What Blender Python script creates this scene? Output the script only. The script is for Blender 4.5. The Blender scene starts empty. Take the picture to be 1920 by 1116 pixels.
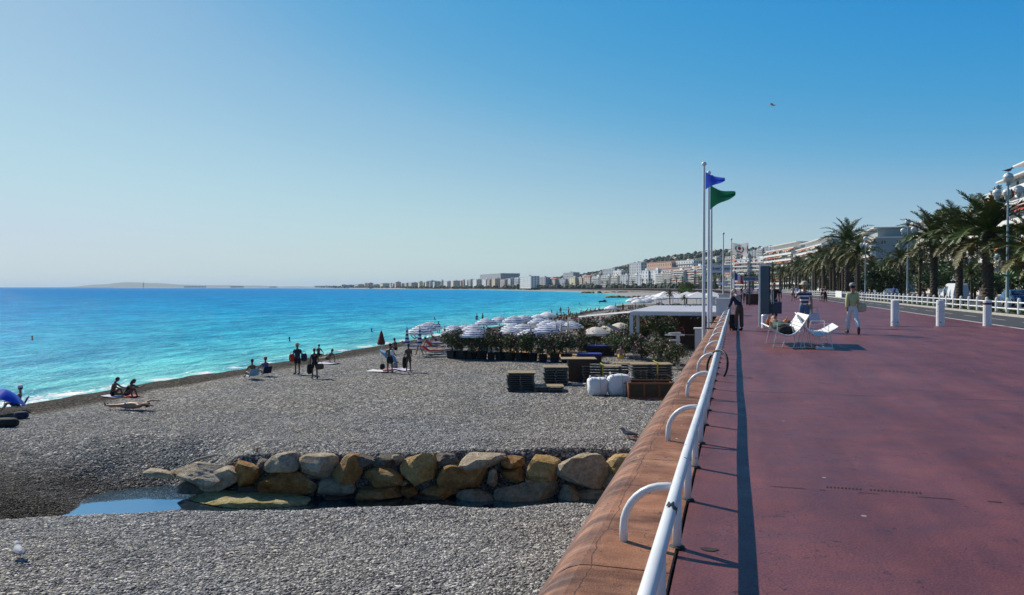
import bpy, bmesh, math, random
import numpy as np
from mathutils import Vector, Matrix, noise as mnoise
random.seed(7); np.random.seed(7)
R = math.radians
SC = bpy.context.scene
COL = SC.collection

# ------------------------------------------------------------------ camera, sky, sun, exposure
CAMH = 1.65
YAW, PITCH, FPX = R(15.7), R(0.75), 1920 * 28 / 36.0
cam_d = bpy.data.cameras.new('camera'); cam = bpy.data.objects.new('camera', cam_d); COL.objects.link(cam)
cam_d.lens = 28; cam_d.sensor_width = 36; cam_d.clip_start = 0.05; cam_d.clip_end = 80000
cam.location = (0, 0, CAMH); cam.rotation_euler = (R(90) - PITCH, 0, YAW)
SC.camera = cam
SUN_AZ, SUN_EL = R(60), R(38)          # azimuth measured from +Y towards -X (over the sea, ahead and to the left)
w = bpy.data.worlds.new('World'); SC.world = w; w.use_nodes = True
nt = w.node_tree; bg = nt.nodes['Background']
sky = nt.nodes.new('ShaderNodeTexSky'); sky.sky_type = 'NISHITA'; sky.sun_disc = False
sky.sun_elevation = SUN_EL; sky.sun_rotation = -SUN_AZ
sky.air_density = 1.0; sky.dust_density = 0.3; sky.ozone_density = 5.0; sky.altitude = 0
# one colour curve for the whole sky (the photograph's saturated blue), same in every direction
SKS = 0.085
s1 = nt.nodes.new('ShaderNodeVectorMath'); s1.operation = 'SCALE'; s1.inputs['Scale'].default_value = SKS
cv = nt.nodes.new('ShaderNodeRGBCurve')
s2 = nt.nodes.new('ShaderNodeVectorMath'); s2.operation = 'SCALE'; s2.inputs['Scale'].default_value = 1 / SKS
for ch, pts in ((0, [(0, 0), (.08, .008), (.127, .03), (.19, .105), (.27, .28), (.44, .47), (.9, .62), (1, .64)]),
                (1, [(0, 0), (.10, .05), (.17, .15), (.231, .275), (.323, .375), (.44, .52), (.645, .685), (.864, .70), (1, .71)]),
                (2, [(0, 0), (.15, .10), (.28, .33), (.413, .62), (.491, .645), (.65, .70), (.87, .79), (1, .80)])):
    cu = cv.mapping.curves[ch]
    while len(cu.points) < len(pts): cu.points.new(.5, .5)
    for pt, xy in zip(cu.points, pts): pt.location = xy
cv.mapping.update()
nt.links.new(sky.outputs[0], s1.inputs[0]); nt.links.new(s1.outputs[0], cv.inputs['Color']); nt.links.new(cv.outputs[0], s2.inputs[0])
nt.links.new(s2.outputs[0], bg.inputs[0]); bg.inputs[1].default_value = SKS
sun_d = bpy.data.lights.new('sun', 'SUN'); sun = bpy.data.objects.new('sun', sun_d); COL.objects.link(sun)
sun_d.energy = 5.0; sun_d.angle = R(0.53); sun_d.color = (1.0, 0.925, 0.81)
SDIR = Vector((-math.sin(SUN_AZ) * math.cos(SUN_EL), math.cos(SUN_AZ) * math.cos(SUN_EL), math.sin(SUN_EL)))
sun.rotation_euler = SDIR.to_track_quat('Z', 'Y').to_euler()
SC.view_settings.view_transform = 'Standard'; SC.view_settings.look = 'None'
SC.view_settings.exposure = 0.0; SC.view_settings.gamma = 1.0; SC.view_settings.use_curve_mapping = False
SC.render.engine = 'CYCLES'
SC.cycles.max_bounces = 6; SC.cycles.diffuse_bounces = 2; SC.cycles.glossy_bounces = 3
SC.cycles.transmission_bounces = 3; SC.cycles.volume_bounces = 0; SC.cycles.transparent_max_bounces = 8
SC.cycles.use_denoising = True
SC.cycles.sample_clamp_indirect = 6.0

# ------------------------------------------------------------------ geometry of the view, used to find where things stand
AX = Vector((-math.sin(YAW), math.cos(YAW), 0)); RT = Vector((math.cos(YAW), math.sin(YAW), 0))
FW = AX * math.cos(PITCH) + Vector((0, 0, -math.sin(PITCH))); UPV = AX * math.sin(PITCH) + Vector((0, 0, math.cos(PITCH)))
EYE = Vector((0, 0, CAMH))
def ray(px, py): return FW + RT * ((px - 960) / FPX) + UPV * ((558 - py) / FPX)
def gz(px, py, z=0.0):
    r = ray(px, py); return EYE + r * ((z - CAMH) / r.z)
def at(px, py, d): return EYE + ray(px, py) * d
def sm(a, b, x):
    t = min(1.0, max(0.0, (x - a) / (b - a))); return t * t * (3 - 2 * t)
def nz(x, y, z=0.0): return mnoise.noise(Vector((x, y, z)))

# coast: shoreline polyline, arc length s (s = Y on the straight stretch), offset inland
SEA_Z = -4.35
_cp = [(-36, -80), (-36, 100), (-36.5, 250), (-44, 390), (-62, 502), (-151, 860), (-337, 1300), (-666, 1860), (-1308, 2738), (-2335, 3995), (-3400, 5300)]
def _cr(p0, p1, p2, p3, t):
    return tuple(0.5 * (2 * p1[i] + (p2[i] - p0[i]) * t + (2 * p0[i] - 5 * p1[i] + 4 * p2[i] - p3[i]) * t * t + (3 * p1[i] - p0[i] - 3 * p2[i] + p3[i]) * t ** 3) for i in (0, 1))
_cl = []
for i in range(len(_cp) - 1):
    p0 = _cp[max(i - 1, 0)]; p3 = _cp[min(i + 2, len(_cp) - 1)]
    for k in range(40): _cl.append(_cr(p0, _cp[i], _cp[i + 1], p3, k / 40))
_cl.append(_cp[-1])
_cs = [-80.0]
for a, b in zip(_cl, _cl[1:]): _cs.append(_cs[-1] + math.hypot(b[0] - a[0], b[1] - a[1]))
_cs = np.array(_cs); _clx = np.array([p[0] for p in _cl]); _cly = np.array([p[1] for p in _cl])
def cst(s, off):
    x = float(np.interp(s, _cs, _clx)); y = float(np.interp(s, _cs, _cly))
    x2 = float(np.interp(s + 6, _cs, _clx)); y2 = float(np.interp(s + 6, _cs, _cly))
    x1 = float(np.interp(s - 6, _cs, _clx)); y1 = float(np.interp(s - 6, _cs, _cly))
    tx, ty = x2 - x1, y2 - y1; l = math.hypot(tx, ty); tx /= l; ty /= l
    return x + ty * off, y - tx * off, math.atan2(ty, tx)      # inland normal is to the right of the heading

# beach height
def dxc(x, y):
    v = Vector((x, y, 0)); return v.dot(AX), v.dot(RT)
def beach_z(x, y):
    u = -x
    z = -3.36 - 0.012 * max(0, u - 1.2) - 0.20 * sm(24, 31, u) - 0.66 * sm(30.5, 38.8, u) - 2.0 * sm(36, 60, u)
    z += 0.08 * nz(x * 0.25, y * 0.25) + 0.055 * nz(x * 0.8, y * 0.8, 3) + 0.022 * nz(x * 2.4, y * 2.4, 9)
    z += 0.07 * sm(22, 27, u) * (1 - sm(28, 32, u)) * (0.6 + nz(x * .1, y * .08, 5))
    d, c = dxc(x, y)
    if 12 < d < 32 and c < 8:
        cr = 18.6 + 0.45 * nz(c * 0.35, 0.7) + 0.03 * (c + 4)      # crest of the near bank
        lft = sm(-8.2, -10.5, c)                                   # 1 = open left end, no boulders
        near = sm(cr, cr + 2.3, d)
        farw = 1 - sm(24.2, 24.6, d)
        fars = 1 - sm(24.0 + 0.35 * nz(c * .6, 2), 28.6 + 0.5 * nz(c * .5, 7), d)
        far = farw * (1 - lft) + fars * lft
        depth = 1.55 - 0.95 * sm(-10.5, -16, c) - 0.25 * sm(-16, -23, c)
        m = near * far
        z -= depth * m
        z -= 0.12 * sm(13, 17.5, d) * (1 - sm(21, 23, d))
        if c > -9: z += 0.10 * math.exp(-((d - 26.0) / 1.0) ** 2)
    return z
def wet(x, y):
    d, c = dxc(x, y); u = -x
    e = .9 * sm(28.2 + 1.6 * nz(x * .15, y * .12) + .7 * nz(x * .6, y * .6), 30.4 + 1.2 * nz(y * .2, x * .2, 4), u) + .1 * sm(34, 35.6, u)
    if 16 < d < 32 and c < 8:
        cr = 18.8
        t = sm(cr + .4, cr + 1.6, d) * (1 - sm(24.0, (24.5 if c > -8 else 24.5 + 2.6 * sm(-8, -10.5, c)) + (.2 if c > -8 else 1.0) * nz(c * .5, 4), d)) * (1 - 0.55 * sm(-13, -20, c))
        e = max(e, t * (0.98 + 0.4 * nz(x * .6, y * .6, 2)))
    return max(0.0, min(1.0, e))
def gb(px, py, lift=0.0):
    z = -3.6; p = None
    for _ in range(14):
        p = gz(px, py, z + lift); z = 0.5 * z + 0.5 * beach_z(p.x, p.y)
    p.z = z; return p

# ------------------------------------------------------------------ mesh helpers
class MB:
    def __init__(s): s.v = []; s.f = []; s.m = []; s.cm = 0
    def face(s, idx): s.f.append(tuple(idx)); s.m.append(s.cm)
    def add(s, vs, fs):
        o = len(s.v); s.v.extend([tuple(v) for v in vs])
        for f in fs: s.face([o + i for i in f])
        return s
    def poly(s, *vs): return s.add(vs, [list(range(len(vs)))])
    def box(s, c, d, rz=0.0, top=None, M=None):
        x, y, z = d[0] / 2, d[1] / 2, d[2] / 2; tx, ty = (x, y) if top is None else (top[0] / 2, top[1] / 2)
        vs = [(-x, -y, -z), (x, -y, -z), (x, y, -z), (-x, y, -z), (-tx, -ty, z), (tx, -ty, z), (tx, ty, z), (-tx, ty, z)]
        if M is not None: vs = [M @ Vector(v) for v in vs]
        ca, sa = math.cos(rz), math.sin(rz)
        vs = [(c[0] + v[0] * ca - v[1] * sa, c[1] + v[0] * sa + v[1] * ca, c[2] + v[2]) for v in vs]
        return s.add(vs, [(3, 2, 1, 0), (4, 5, 6, 7), (0, 1, 5, 4), (1, 2, 6, 5), (2, 3, 7, 6), (3, 0, 4, 7)])
    def tube(s, pts, r, n=8, caps=True, flat=1.0):
        pts = [Vector(p) for p in pts]; k = len(pts)
        rr = r if isinstance(r, (list, tuple)) else [r] * k
        o = len(s.v); prev = None
        for i, p in enumerate(pts):
            t = (pts[min(i + 1, k - 1)] - pts[max(i - 1, 0)]).normalized()
            if prev is None:
                a = Vector((0, 0, 1)) if abs(t.z) < 0.9 else Vector((1, 0, 0)); nrm = t.cross(a).normalized()
            else:
                nrm = (prev - t * prev.dot(t)); nrm = nrm.normalized() if nrm.length > 1e-6 else t.orthogonal().normalized()
            prev = nrm; b = t.cross(nrm)
            for j in range(n):
                an = 2 * math.pi * j / n
                q = p + nrm * (math.cos(an) * rr[i]) + b * (math.sin(an) * rr[i] * flat); s.v.append(tuple(q))
        for i in range(k - 1):
            for j in range(n):
                j2 = (j + 1) % n
                s.face((o + i * n + j, o + i * n + j2, o + (i + 1) * n + j2, o + (i + 1) * n + j))
        if caps:
            s.face([o + j for j in range(n)][::-1]); s.face([o + (k - 1) * n + j for j in range(n)])
        return s
    def lathe(s, prof, n=16, c=(0, 0, 0), ph=0.0, mod=None):
        o = len(s.v); k = len(prof)
        for i, (r, z) in enumerate(prof):
            for j in range(n):
                an = 2 * math.pi * j / n + ph; q = r * (mod(j, i) if mod else 1.0)
                s.v.append((c[0] + q * math.cos(an), c[1] + q * math.sin(an), c[2] + z))
        for i in range(k - 1):
            for j in range(n):
                j2 = (j + 1) % n
                s.face((o + i * n + j, o + i * n + j2, o + (i + 1) * n + j2, o + (i + 1) * n + j))
        return s
    def blob(s, c, r, seg=10, rings=7, fn=None):
        o = len(s.v); rx, ry, rz = r if isinstance(r, (list, tuple)) else (r, r, r)
        s.v.append((c[0], c[1], c[2] - rz))
        for i in range(1, rings):
            th = -math.pi / 2 + math.pi * i / rings
            for j in range(seg):
                ph = 2 * math.pi * j / seg
                v = Vector((math.cos(th) * math.cos(ph), math.cos(th) * math.sin(ph), math.sin(th)))
                q = fn(v) if fn else 1.0
                s.v.append((c[0] + v.x * rx * q, c[1] + v.y * ry * q, c[2] + v.z * rz * q))
        s.v.append((c[0], c[1], c[2] + rz)); e = len(s.v) - 1
        for j in range(seg): s.face((o, o + 1 + (j + 1) % seg, o + 1 + j))
        for i in range(rings - 2):
            for j in range(seg):
                a = o + 1 + i * seg; j2 = (j + 1) % seg
                s.face((a + j, a + j2, a + seg + j2, a + seg + j))
        a = o + 1 + (rings - 2) * seg
        for j in range(seg): s.face((a + j, a + (j + 1) % seg, e))
        return s
    def mesh(s, name, mats, smooth=False):
        me = bpy.data.meshes.new(name); me.from_pydata(s.v, [], s.f)
        mats = mats if isinstance(mats, (list, tuple)) else [mats]
        for m in mats: me.materials.append(m)
        if len(mats) > 1: me.polygons.foreach_set('material_index', s.m)
        if smooth: me.polygons.foreach_set('use_smooth', [True] * len(me.polygons))
        me.update(); return me
    def build(s, name, mats, parent=None, smooth=False, loc=None):
        return link(name, s.mesh(name, mats, smooth), parent, loc)
def link(name, me, parent=None, loc=None, rz=None):
    o = bpy.data.objects.new(name, me); COL.objects.link(o)
    if parent is not None: o.parent = parent
    if loc is not None: o.location = loc
    if rz is not None: o.rotation_euler = (0, 0, rz)
    return o
def tag(o, label=None, cat=None, group=None, kind=None):
    if label: o['label'] = label
    if cat: o['category'] = cat
    if group: o['group'] = group
    if kind: o['kind'] = kind
    return o
def thing(name, label, cat, loc=(0, 0, 0), rz=0.0, group=None, scale=1.0):
    o = bpy.data.objects.new(name, None); COL.objects.link(o); o.empty_display_size = 0.1
    o.location = loc; o.rotation_euler = (0, 0, rz); o.scale = (scale,) * 3
    return tag(o, label, cat, group)
_kids = {}
def copy_tree(o, parent=None):
    c = o.copy(); COL.objects.link(c)
    if parent is not None: c.parent = parent
    for ch in o.children: copy_tree(ch, c)
    return c
def again(proto, label, loc, rz=0.0, scale=1.0, group=None):
    c = copy_tree(proto); c.location = loc; c.rotation_euler = (0, 0, rz)
    c.scale = (scale,) * 3 if not isinstance(scale, tuple) else scale
    c['label'] = label
    if group: c['group'] = group
    return c

# ------------------------------------------------------------------ materials
def C(r, g, b):
    f = lambda v: (v / 255) / 12.92 if v <= 10 else (((v / 255) + 0.055) / 1.055) ** 2.4
    return (f(r), f(g), f(b), 1.0)
class N:
    def __init__(s, name):
        s.m = bpy.data.materials.new(name); s.m.use_nodes = True; s.t = s.m.node_tree
        s.p = s.t.nodes['Principled BSDF']; s.out = s.t.nodes['Material Output']
    def n(s, typ, **kw):
        o = s.t.nodes.new('ShaderNode' + typ)
        for k, v in kw.items():
            if k.startswith('_'): setattr(o, k[1:], v)
            else: o.inputs[k.replace('__', ' ')].default_value = v
        return o
    def l(s, a, b): s.t.links.new(a, b)
    def set(s, **kw):
        for k, v in kw.items(): s.p.inputs[k.replace('_', ' ')].default_value = v
    def noise(s, co, scale, detail=3, rough=.55, dist=0.0):
        o = s.n('TexNoise', Scale=scale, Detail=detail, Roughness=rough, Distortion=dist)
        if co is not None: s.l(co, o.inputs['Vector'])
        return o.outputs['Fac']
    def ramp(s, fac, stops):
        o = s.n('ValToRGB'); e = o.color_ramp.elements
        while len(e) < len(stops): e.new(0.5)
        for el, (p, c) in zip(e, stops):
            el.position = p; el.color = c if len(c) == 4 else (*c, 1)
        s.l(fac, o.inputs['Fac']); return o.outputs['Color']
    def mix(s, fac, a, b, typ='MIX'):
        o = s.n('Mix', _data_type='RGBA', _blend_type=typ)
        for i, v in ((0, fac), (6, a), (7, b)):
            if hasattr(v, 'is_output'): s.l(v, o.inputs[i])
            else: o.inputs[i].default_value = v
        return o.outputs[2]
    def math(s, op, a, b=None, clamp=False):
        o = s.n('Math', _operation=op, _use_clamp=clamp)
        for i, v in ((0, a), (1, b)):
            if v is None: continue
            if hasattr(v, 'is_output'): s.l(v, o.inputs[i])
            else: o.inputs[i].default_value = v
        return o.outputs[0]
    def bump(s, h, strength=.3, dist=.02, nrm=None):
        o = s.n('Bump', Strength=strength, Distance=dist); s.l(h, o.inputs['Height'])
        if nrm is not None: s.l(nrm, o.inputs['Normal'])
        return o.outputs['Normal']
    def obj(s): return s.n('TexCoord').outputs['Object']
    def pos(s): return s.n('NewGeometry').outputs['Position']
def dk(c, f): return (c[0] * f, c[1] * f, c[2] * f, 1)
_mc = {}
def mat(name, col, rough=.6, var=.18, scale=6.0, bump=0.0, bdist=.01, metal=0.0, spec=.5, rnd=0.0, world=False, fine=0.0):
    if name in _mc: return _mc[name]
    q = N(name); co = q.pos() if world else q.obj()
    f = q.noise(co, scale, 4, .6)
    c = q.ramp(f, [(.25, dk(col, 1 - var)), (.75, dk(col, 1 + var * .8))])
    if fine:
        f2 = q.noise(co, scale * 9, 2, .6); c = q.mix(f2, c, q.mix(1.0, c, (1 + fine, 1 + fine, 1 + fine, 1), 'MULTIPLY'))
    if rnd:
        oi = q.n('ObjectInfo'); hs = q.n('HueSaturation')
        q.l(q.math('ADD', q.math('MULTIPLY', oi.outputs['Random'], rnd), 1 - rnd / 2), hs.inputs['Value']); q.l(c, hs.inputs['Color']); c = hs.outputs['Color']
    q.l(c, q.p.inputs['Base Color']); q.set(Roughness=rough, Metallic=metal); q.p.inputs['Specular IOR Level'].default_value = spec
    if bump: q.l(q.bump(q.noise(co, scale * 3, 4, .65), bump, bdist), q.p.inputs['Normal'])
    _mc[name] = q.m; return q.m

# ================================================================== SETTING
# ---- sea: one sheet to the horizon; distance to the shore drives the water's own colour
def sea_material():
    q = N('sea_water'); pos = q.pos()
    at_ = q.n('Attribute', _attribute_name='shore'); sh = at_.outputs['Fac']
    st = q.n('Mapping', _vector_type='POINT'); st.inputs['Rotation'].default_value = (0, 0, R(-35)); st.inputs['Scale'].default_value = (1.0, 0.38, 1.0)
    q.l(pos, st.inputs['Vector']); v = st.outputs['Vector']
    patch = q.noise(pos, 0.012, 3); patch2 = q.noise(v, 0.16, 5, .68)
    lg = q.math('LOGARITHM', q.math('ADD', sh, 1.0), 10.0)                # 0 .. 4
    wave_shading = q.noise(v, .75, 5, .7)
    lg = q.math('ADD', q.math('MULTIPLY', lg, .25), q.math('MULTIPLY', q.math('SUBTRACT', patch, .5), .10))
    col = q.ramp(lg, [(.0, (.24, .64, .62)), (.20, (.13, .58, .63)), (.36, (.045, .46, .64)), (.50, (.015, .35, .64)), (.64, (.011, .27, .59)), (.80, (.011, .22, .53)), (1.0, (.014, .20, .50))])
    col = q.mix(q.ramp(patch2, [(.36, (0, 0, 0)), (.66, (1, 1, 1))]), q.mix(1.0, col, (.55, .66, .76, 1), 'MULTIPLY'), q.mix(1.0, col, (1.35, 1.22, 1.12, 1), 'MULTIPLY'))
    col = q.mix(1.0, col, q.ramp(wave_shading, [(.34, (.46, .62, .76)), (.5, (.95, .97, .99)), (.66, (1.35, 1.36, 1.2))]), 'MULTIPLY')  # light and dark sides of wavelets painted into the water colour as streaks
    # foam at the very edge
    fn = q.noise(pos, 2.6, 7, .7); fn2 = q.noise(pos, 0.07, 2)
    edge = q.math('SUBTRACT', 1.0, q.math('DIVIDE', sh, q.math('ADD', 1.3, q.math('MULTIPLY', q.math('POWER', fn2, 4.5), 24.0))), True)
    foam = q.math('GREATER_THAN', q.math('ADD', q.math('MULTIPLY', edge, .62), fn), .93)
    foam = q.math('MULTIPLY', foam, q.math('GREATER_THAN', edge, 0.02))
    caps = q.math('GREATER_THAN', q.noise(v, 1.1, 5, .68), .725)  # small white sun sparkles painted into the water colour
    caps = q.math('MULTIPLY', caps, q.math('GREATER_THAN', q.noise(pos, .05, 2), .52))
    foam = q.math('MAXIMUM', foam, q.math('MULTIPLY', caps, .8))  # edge foam joined with the painted sparkles
    col = q.mix(foam, col, (.82, .86, .86, 1))
    w1 = q.noise(v, 0.35, 3, .55); w2 = q.noise(v, 1.5, 4, .6, .3); w3 = q.noise(pos, 6.0, 2, .5)
    h = q.math('ADD', q.math('ADD', q.math('MULTIPLY', w1, 1.0), q.math('MULTIPLY', w2, .75)), q.math('MULTIPLY', w3, .10))
    nb = q.bump(h, 1.0, .75)
    df = q.n('BsdfDiffuse'); q.l(col, df.inputs['Color']); q.l(nb, df.inputs['Normal'])
    gl = q.n('BsdfGlossy', Roughness=.10); q.l(nb, gl.inputs['Normal'])
    mx = q.n('MixShader', Fac=.085); q.l(df.outputs[0], mx.inputs[1]); q.l(gl.outputs[0], mx.inputs[2]); q.l(mx.outputs[0], q.out.inputs['Surface'])
    return q.m
def build_sea():
    rad = [0.0] + list(np.geomspace(18, 42000, 150)); ang = np.radians(np.linspace(-75, 125, 330))     # left of +Y positive
    pts = np.array([(-r * math.sin(a), r * math.cos(a)) for r in rad for a in ang])
    seg_a = np.stack([_clx[:-1], _cly[:-1]], 1)[::2]; idx = np.r_[0:len(_clx):2]
    P = np.stack([_clx, _cly], 1)[idx]; A_, B_ = P[:-1], P[1:]
    best = np.full(len(pts), 1e9)
    for a, b in zip(A_, B_):
        d = b - a; t = np.clip(((pts - a) @ d) / (d @ d), 0, 1); q = a + t[:, None] * d
        best = np.minimum(best, np.hypot(*(pts - q).T))
    nA = len(ang); faces = []
    for i in range(len(rad) - 1):
        for j in range(nA - 1):
            a = i * nA + j
            qd = pts[[a, a + nA, a + nA + 1, a + 1]]
            if qd[:, 0].min() > -31 and qd[:, 1].max() < 300: continue       # no water sheet under the dry beach
            faces.append((a, a + nA, a + nA + 1, a + 1))
    me = bpy.data.meshes.new('sea'); me.from_pydata([(p[0], p[1], SEA_Z) for p in pts], [], faces)
    me.attributes.new('shore', 'FLOAT', 'POINT').data.foreach_set('value', best.astype(np.float32))
    me.materials.append(sea_material()); me.update()
    return tag(link('sea', me), kind='structure')
build_sea()

# ---- beach
def beach_material():
    q = N('beach_gravel'); pos = q.pos()
    w_ = q.n('Attribute', _attribute_name='wet').outputs['Fac']
    vo = q.n('TexVoronoi', Scale=13.0); q.l(pos, vo.inputs['Vector']); vo.inputs['Randomness'].default_value = 1
    big = q.n('TexVoronoi', Scale=5.2); q.l(pos, big.inputs['Vector'])
    sep = q.n('SeparateColor'); q.l(vo.outputs['Color'], sep.inputs[0])
    sb = q.n('SeparateColor'); q.l(big.outputs['Color'], sb.inputs[0])
    g = q.ramp(sep.outputs[0], [(0.0, (.07, .07, .07)), (.4, (.18, .178, .172)), (.75, (.31, .305, .29)), (1.0, (.60, .58, .54))])
    g2 = q.ramp(sb.outputs[0], [(0, (.62, .62, .63)), (1, (1.25, 1.24, 1.2))])
    g = q.mix(1.0, g, g2, 'MULTIPLY')
    hue = q.ramp(q.noise(pos, .22, 3), [(.35, (.97, .98, .99)), (.65, (1.05, 1.0, .93))]); g = q.mix(1.0, g, hue, 'MULTIPLY')
    patches = q.ramp(q.noise(pos, .5, 4, .6), [(.3, (.78, .78, .78)), (.7, (1.12, 1.12, 1.12))]); g = q.mix(1.0, g, patches, 'MULTIPLY')
    dark = q.mix(1.0, g, (.24, .22, .19, 1), 'MULTIPLY')
    q.l(q.mix(w_, g, dark), q.p.inputs['Base Color'])
    q.set(Roughness=.9); q.l(q.math('SUBTRACT', .22, q.math('MULTIPLY', w_, .20)), q.p.inputs['Specular IOR Level'])
    h = q.math('ADD', q.math('MULTIPLY', vo.outputs['Distance'], -1.0), q.math('MULTIPLY', big.outputs['Distance'], -1.2))
    h = q.math('ADD', h, q.math('MULTIPLY', q.noise(pos, 1.3, 4, .7), 1.2))
    q.l(q.bump(h, .9, .11), q.p.inputs['Normal'])
    return q.m
M_beach = beach_material()
def grid_mesh(name, xs, ys, zf, wf):
    nx, ny = len(xs), len(ys); v = []; wv = []
    for y in ys:
        for x in xs: v.append((x, y, zf(x, y))); wv.append(wf(x, y))
    f = [(j * nx + i, j * nx + i + 1, (j + 1) * nx + i + 1, (j + 1) * nx + i) for j in range(ny - 1) for i in range(nx - 1)]
    me = bpy.data.meshes.new(name); me.from_pydata(v, [], f)
    me.attributes.new('wet', 'FLOAT', 'POINT').data.foreach_set('value', wv)
    me.materials.append(M_beach); me.polygons.foreach_set('use_smooth', [True] * len(f)); me.update(); return me
xs = list(np.arange(-62, -40, 1.5)) + list(np.arange(-40, -1.0, 0.2)) + [-1.0, -0.8]
ys = list(np.arange(-20, 9, 1.0)) + list(np.arange(9, 34, 0.2)) + list(np.arange(34, 70, 0.6)) + list(np.arange(70, 251, 2.0))
tag(link('beach', grid_mesh('beach', xs, ys, beach_z, wet)), kind='structure')
# the same beach further round the bay
def strip_mesh(name, offs_z, svals, m, noise_amp=0.0):
    mb = MB(); k = len(offs_z)
    for s in svals:
        for off, z in offs_z:
            x, y, _ = cst(s, off); mb.v.append((x, y, z + noise_amp * nz(x * .05, y * .05)))
    for i in range(len(svals) - 1):
        for j in range(k - 1):
            a = i * k + j; mb.face((a, a + 1, a + k + 1, a + k))
    return mb.mesh(name, m)
S_FAR = list(np.linspace(248, 700, 60)) + list(np.linspace(715, 3400, 120))
tag(link('beach_far', strip_mesh('beach_far', [(-22, -6), (-2, -4.45), (2, -4.1), (8, -3.75), (24, -3.5), (36.2, -3.3)], S_FAR, mat('far_gravel', (.30, .29, .27, 1), .9, .2, .25, world=True))), kind='structure')

# pebbles lying on the near gravel (uncountable): geometry-node scatter
def build_pebbles():
    mb = MB()
    rng = random.Random(3)
    bm = bmesh.new(); bmesh.ops.create_icosphere(bm, subdivisions=1, radius=1.0)
    for v in bm.verts: v.co = Vector((v.co.x * 1.15, v.co.y * .85, v.co.z * .5)) * rng.uniform(.85, 1.15)
    pm = bpy.data.meshes.new('pebble'); bm.to_mesh(pm); bm.free()
    pm.polygons.foreach_set('use_smooth', [True] * len(pm.polygons))
    q = N('pebble_stone'); oi = q.n('ObjectInfo')
    g = q.ramp(oi.outputs['Random'], [(0, (.11, .11, .11)), (.3, (.26, .255, .245)), (.65, (.42, .41, .385)), (.9, (.60, .58, .54)), (1, (.80, .77, .71))])
    wv = q.n('Attribute', _attribute_name='wet', _attribute_type='INSTANCER').outputs['Fac']
    g = q.mix(wv, g, q.mix(1.0, g, (.24, .22, .19, 1), 'MULTIPLY'))
    hue = q.ramp(q.noise(q.pos(), .22, 3), [(.35, (.97, .98, .99)), (.65, (1.05, 1.0, .93))]); g = q.mix(1.0, g, hue, 'MULTIPLY')
    q.l(g, q.p.inputs['Base Color']); q.set(Roughness=.75); q.p.inputs['Specular IOR Level'].default_value = .3
    pm.materials.append(q.m)
    po = bpy.data.objects.new('pebble_source', pm)          # mesh source only, never linked to the scene
    xs = list(np.arange(-33, -1.2, 0.3)); ys = list(np.arange(9.5, 41, 0.3))
    me = bpy.data.meshes.new('pebbles'); v = []; wv = []
    for y in ys:
        for x in xs: v.append((x, y, beach_z(x, y))); wv.append(wet(x, y))
    nx = len(xs); f = []
    for j in range(len(ys) - 1):
        for i in range(nx - 1):
            x, y = xs[i], ys[j]; d, c = dxc(x, y)
            if d < 12.0 or d > 40 or abs(c) > d * .70: continue
            f.append((j * nx + i, j * nx + i + 1, (j + 1) * nx + i + 1, (j + 1) * nx + i))
    me.from_pydata(v, [], f); me.attributes.new('wet', 'FLOAT', 'POINT').data.foreach_set('value', wv)
    me.attributes.new('dens', 'FLOAT', 'POINT').data.foreach_set('value', [500 * (1 - sm(20, 38.5, dxc(x, y)[0])) for y in ys for x in xs])
    o = link('pebbles', me)
    ng = bpy.data.node_groups.new('scatter_pebbles', 'GeometryNodeTree')
    ng.interface.new_socket('Geometry', in_out='INPUT', socket_type='NodeSocketGeometry'); ng.interface.new_socket('Geometry', in_out='OUTPUT', socket_type='NodeSocketGeometry')
    nd = ng.nodes; gi = nd.new('NodeGroupInput'); go = nd.new('NodeGroupOutput')
    dp = nd.new('GeometryNodeDistributePointsOnFaces'); na = nd.new('GeometryNodeInputNamedAttribute'); na.data_type = 'FLOAT'; na.inputs['Name'].default_value = 'dens'; ng.links.new(na.outputs[0], dp.inputs['Density'])
    io = nd.new('GeometryNodeInstanceOnPoints'); ob = nd.new('GeometryNodeObjectInfo'); ob.inputs['Object'].default_value = po
    rs = nd.new('FunctionNodeRandomValue'); rs.data_type = 'FLOAT'; rs.inputs[2].default_value = 0; rs.inputs[3].default_value = 1
    pw = nd.new('ShaderNodeMath'); pw.operation = 'POWER'; pw.inputs[1].default_value = 2.2
    ml = nd.new('ShaderNodeMath'); ml.operation = 'MULTIPLY_ADD'; ml.inputs[1].default_value = .026; ml.inputs[2].default_value = .012
    rr = nd.new('FunctionNodeRandomValue'); rr.data_type = 'FLOAT_VECTOR'; rr.inputs[0].default_value = (-.35, -.35, 0); rr.inputs[1].default_value = (.35, .35, 6.28)
    L = ng.links.new
    L(gi.outputs[0], dp.inputs['Mesh']); L(dp.outputs['Points'], io.inputs['Points']); L(ob.outputs['Geometry'], io.inputs['Instance'])
    L(rs.outputs[1], pw.inputs[0]); L(pw.outputs[0], ml.inputs[0]); L(ml.outputs[0], io.inputs['Scale']); L(rr.outputs[0], io.inputs['Rotation'])
    L(io.outputs[0], go.inputs[0])
    md = o.modifiers.new('scatter', 'NODES'); md.node_group = ng
    tag(o, 'grey rounded pebbles covering the near part of the beach', 'pebbles', kind='stuff')
build_pebbles()

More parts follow.
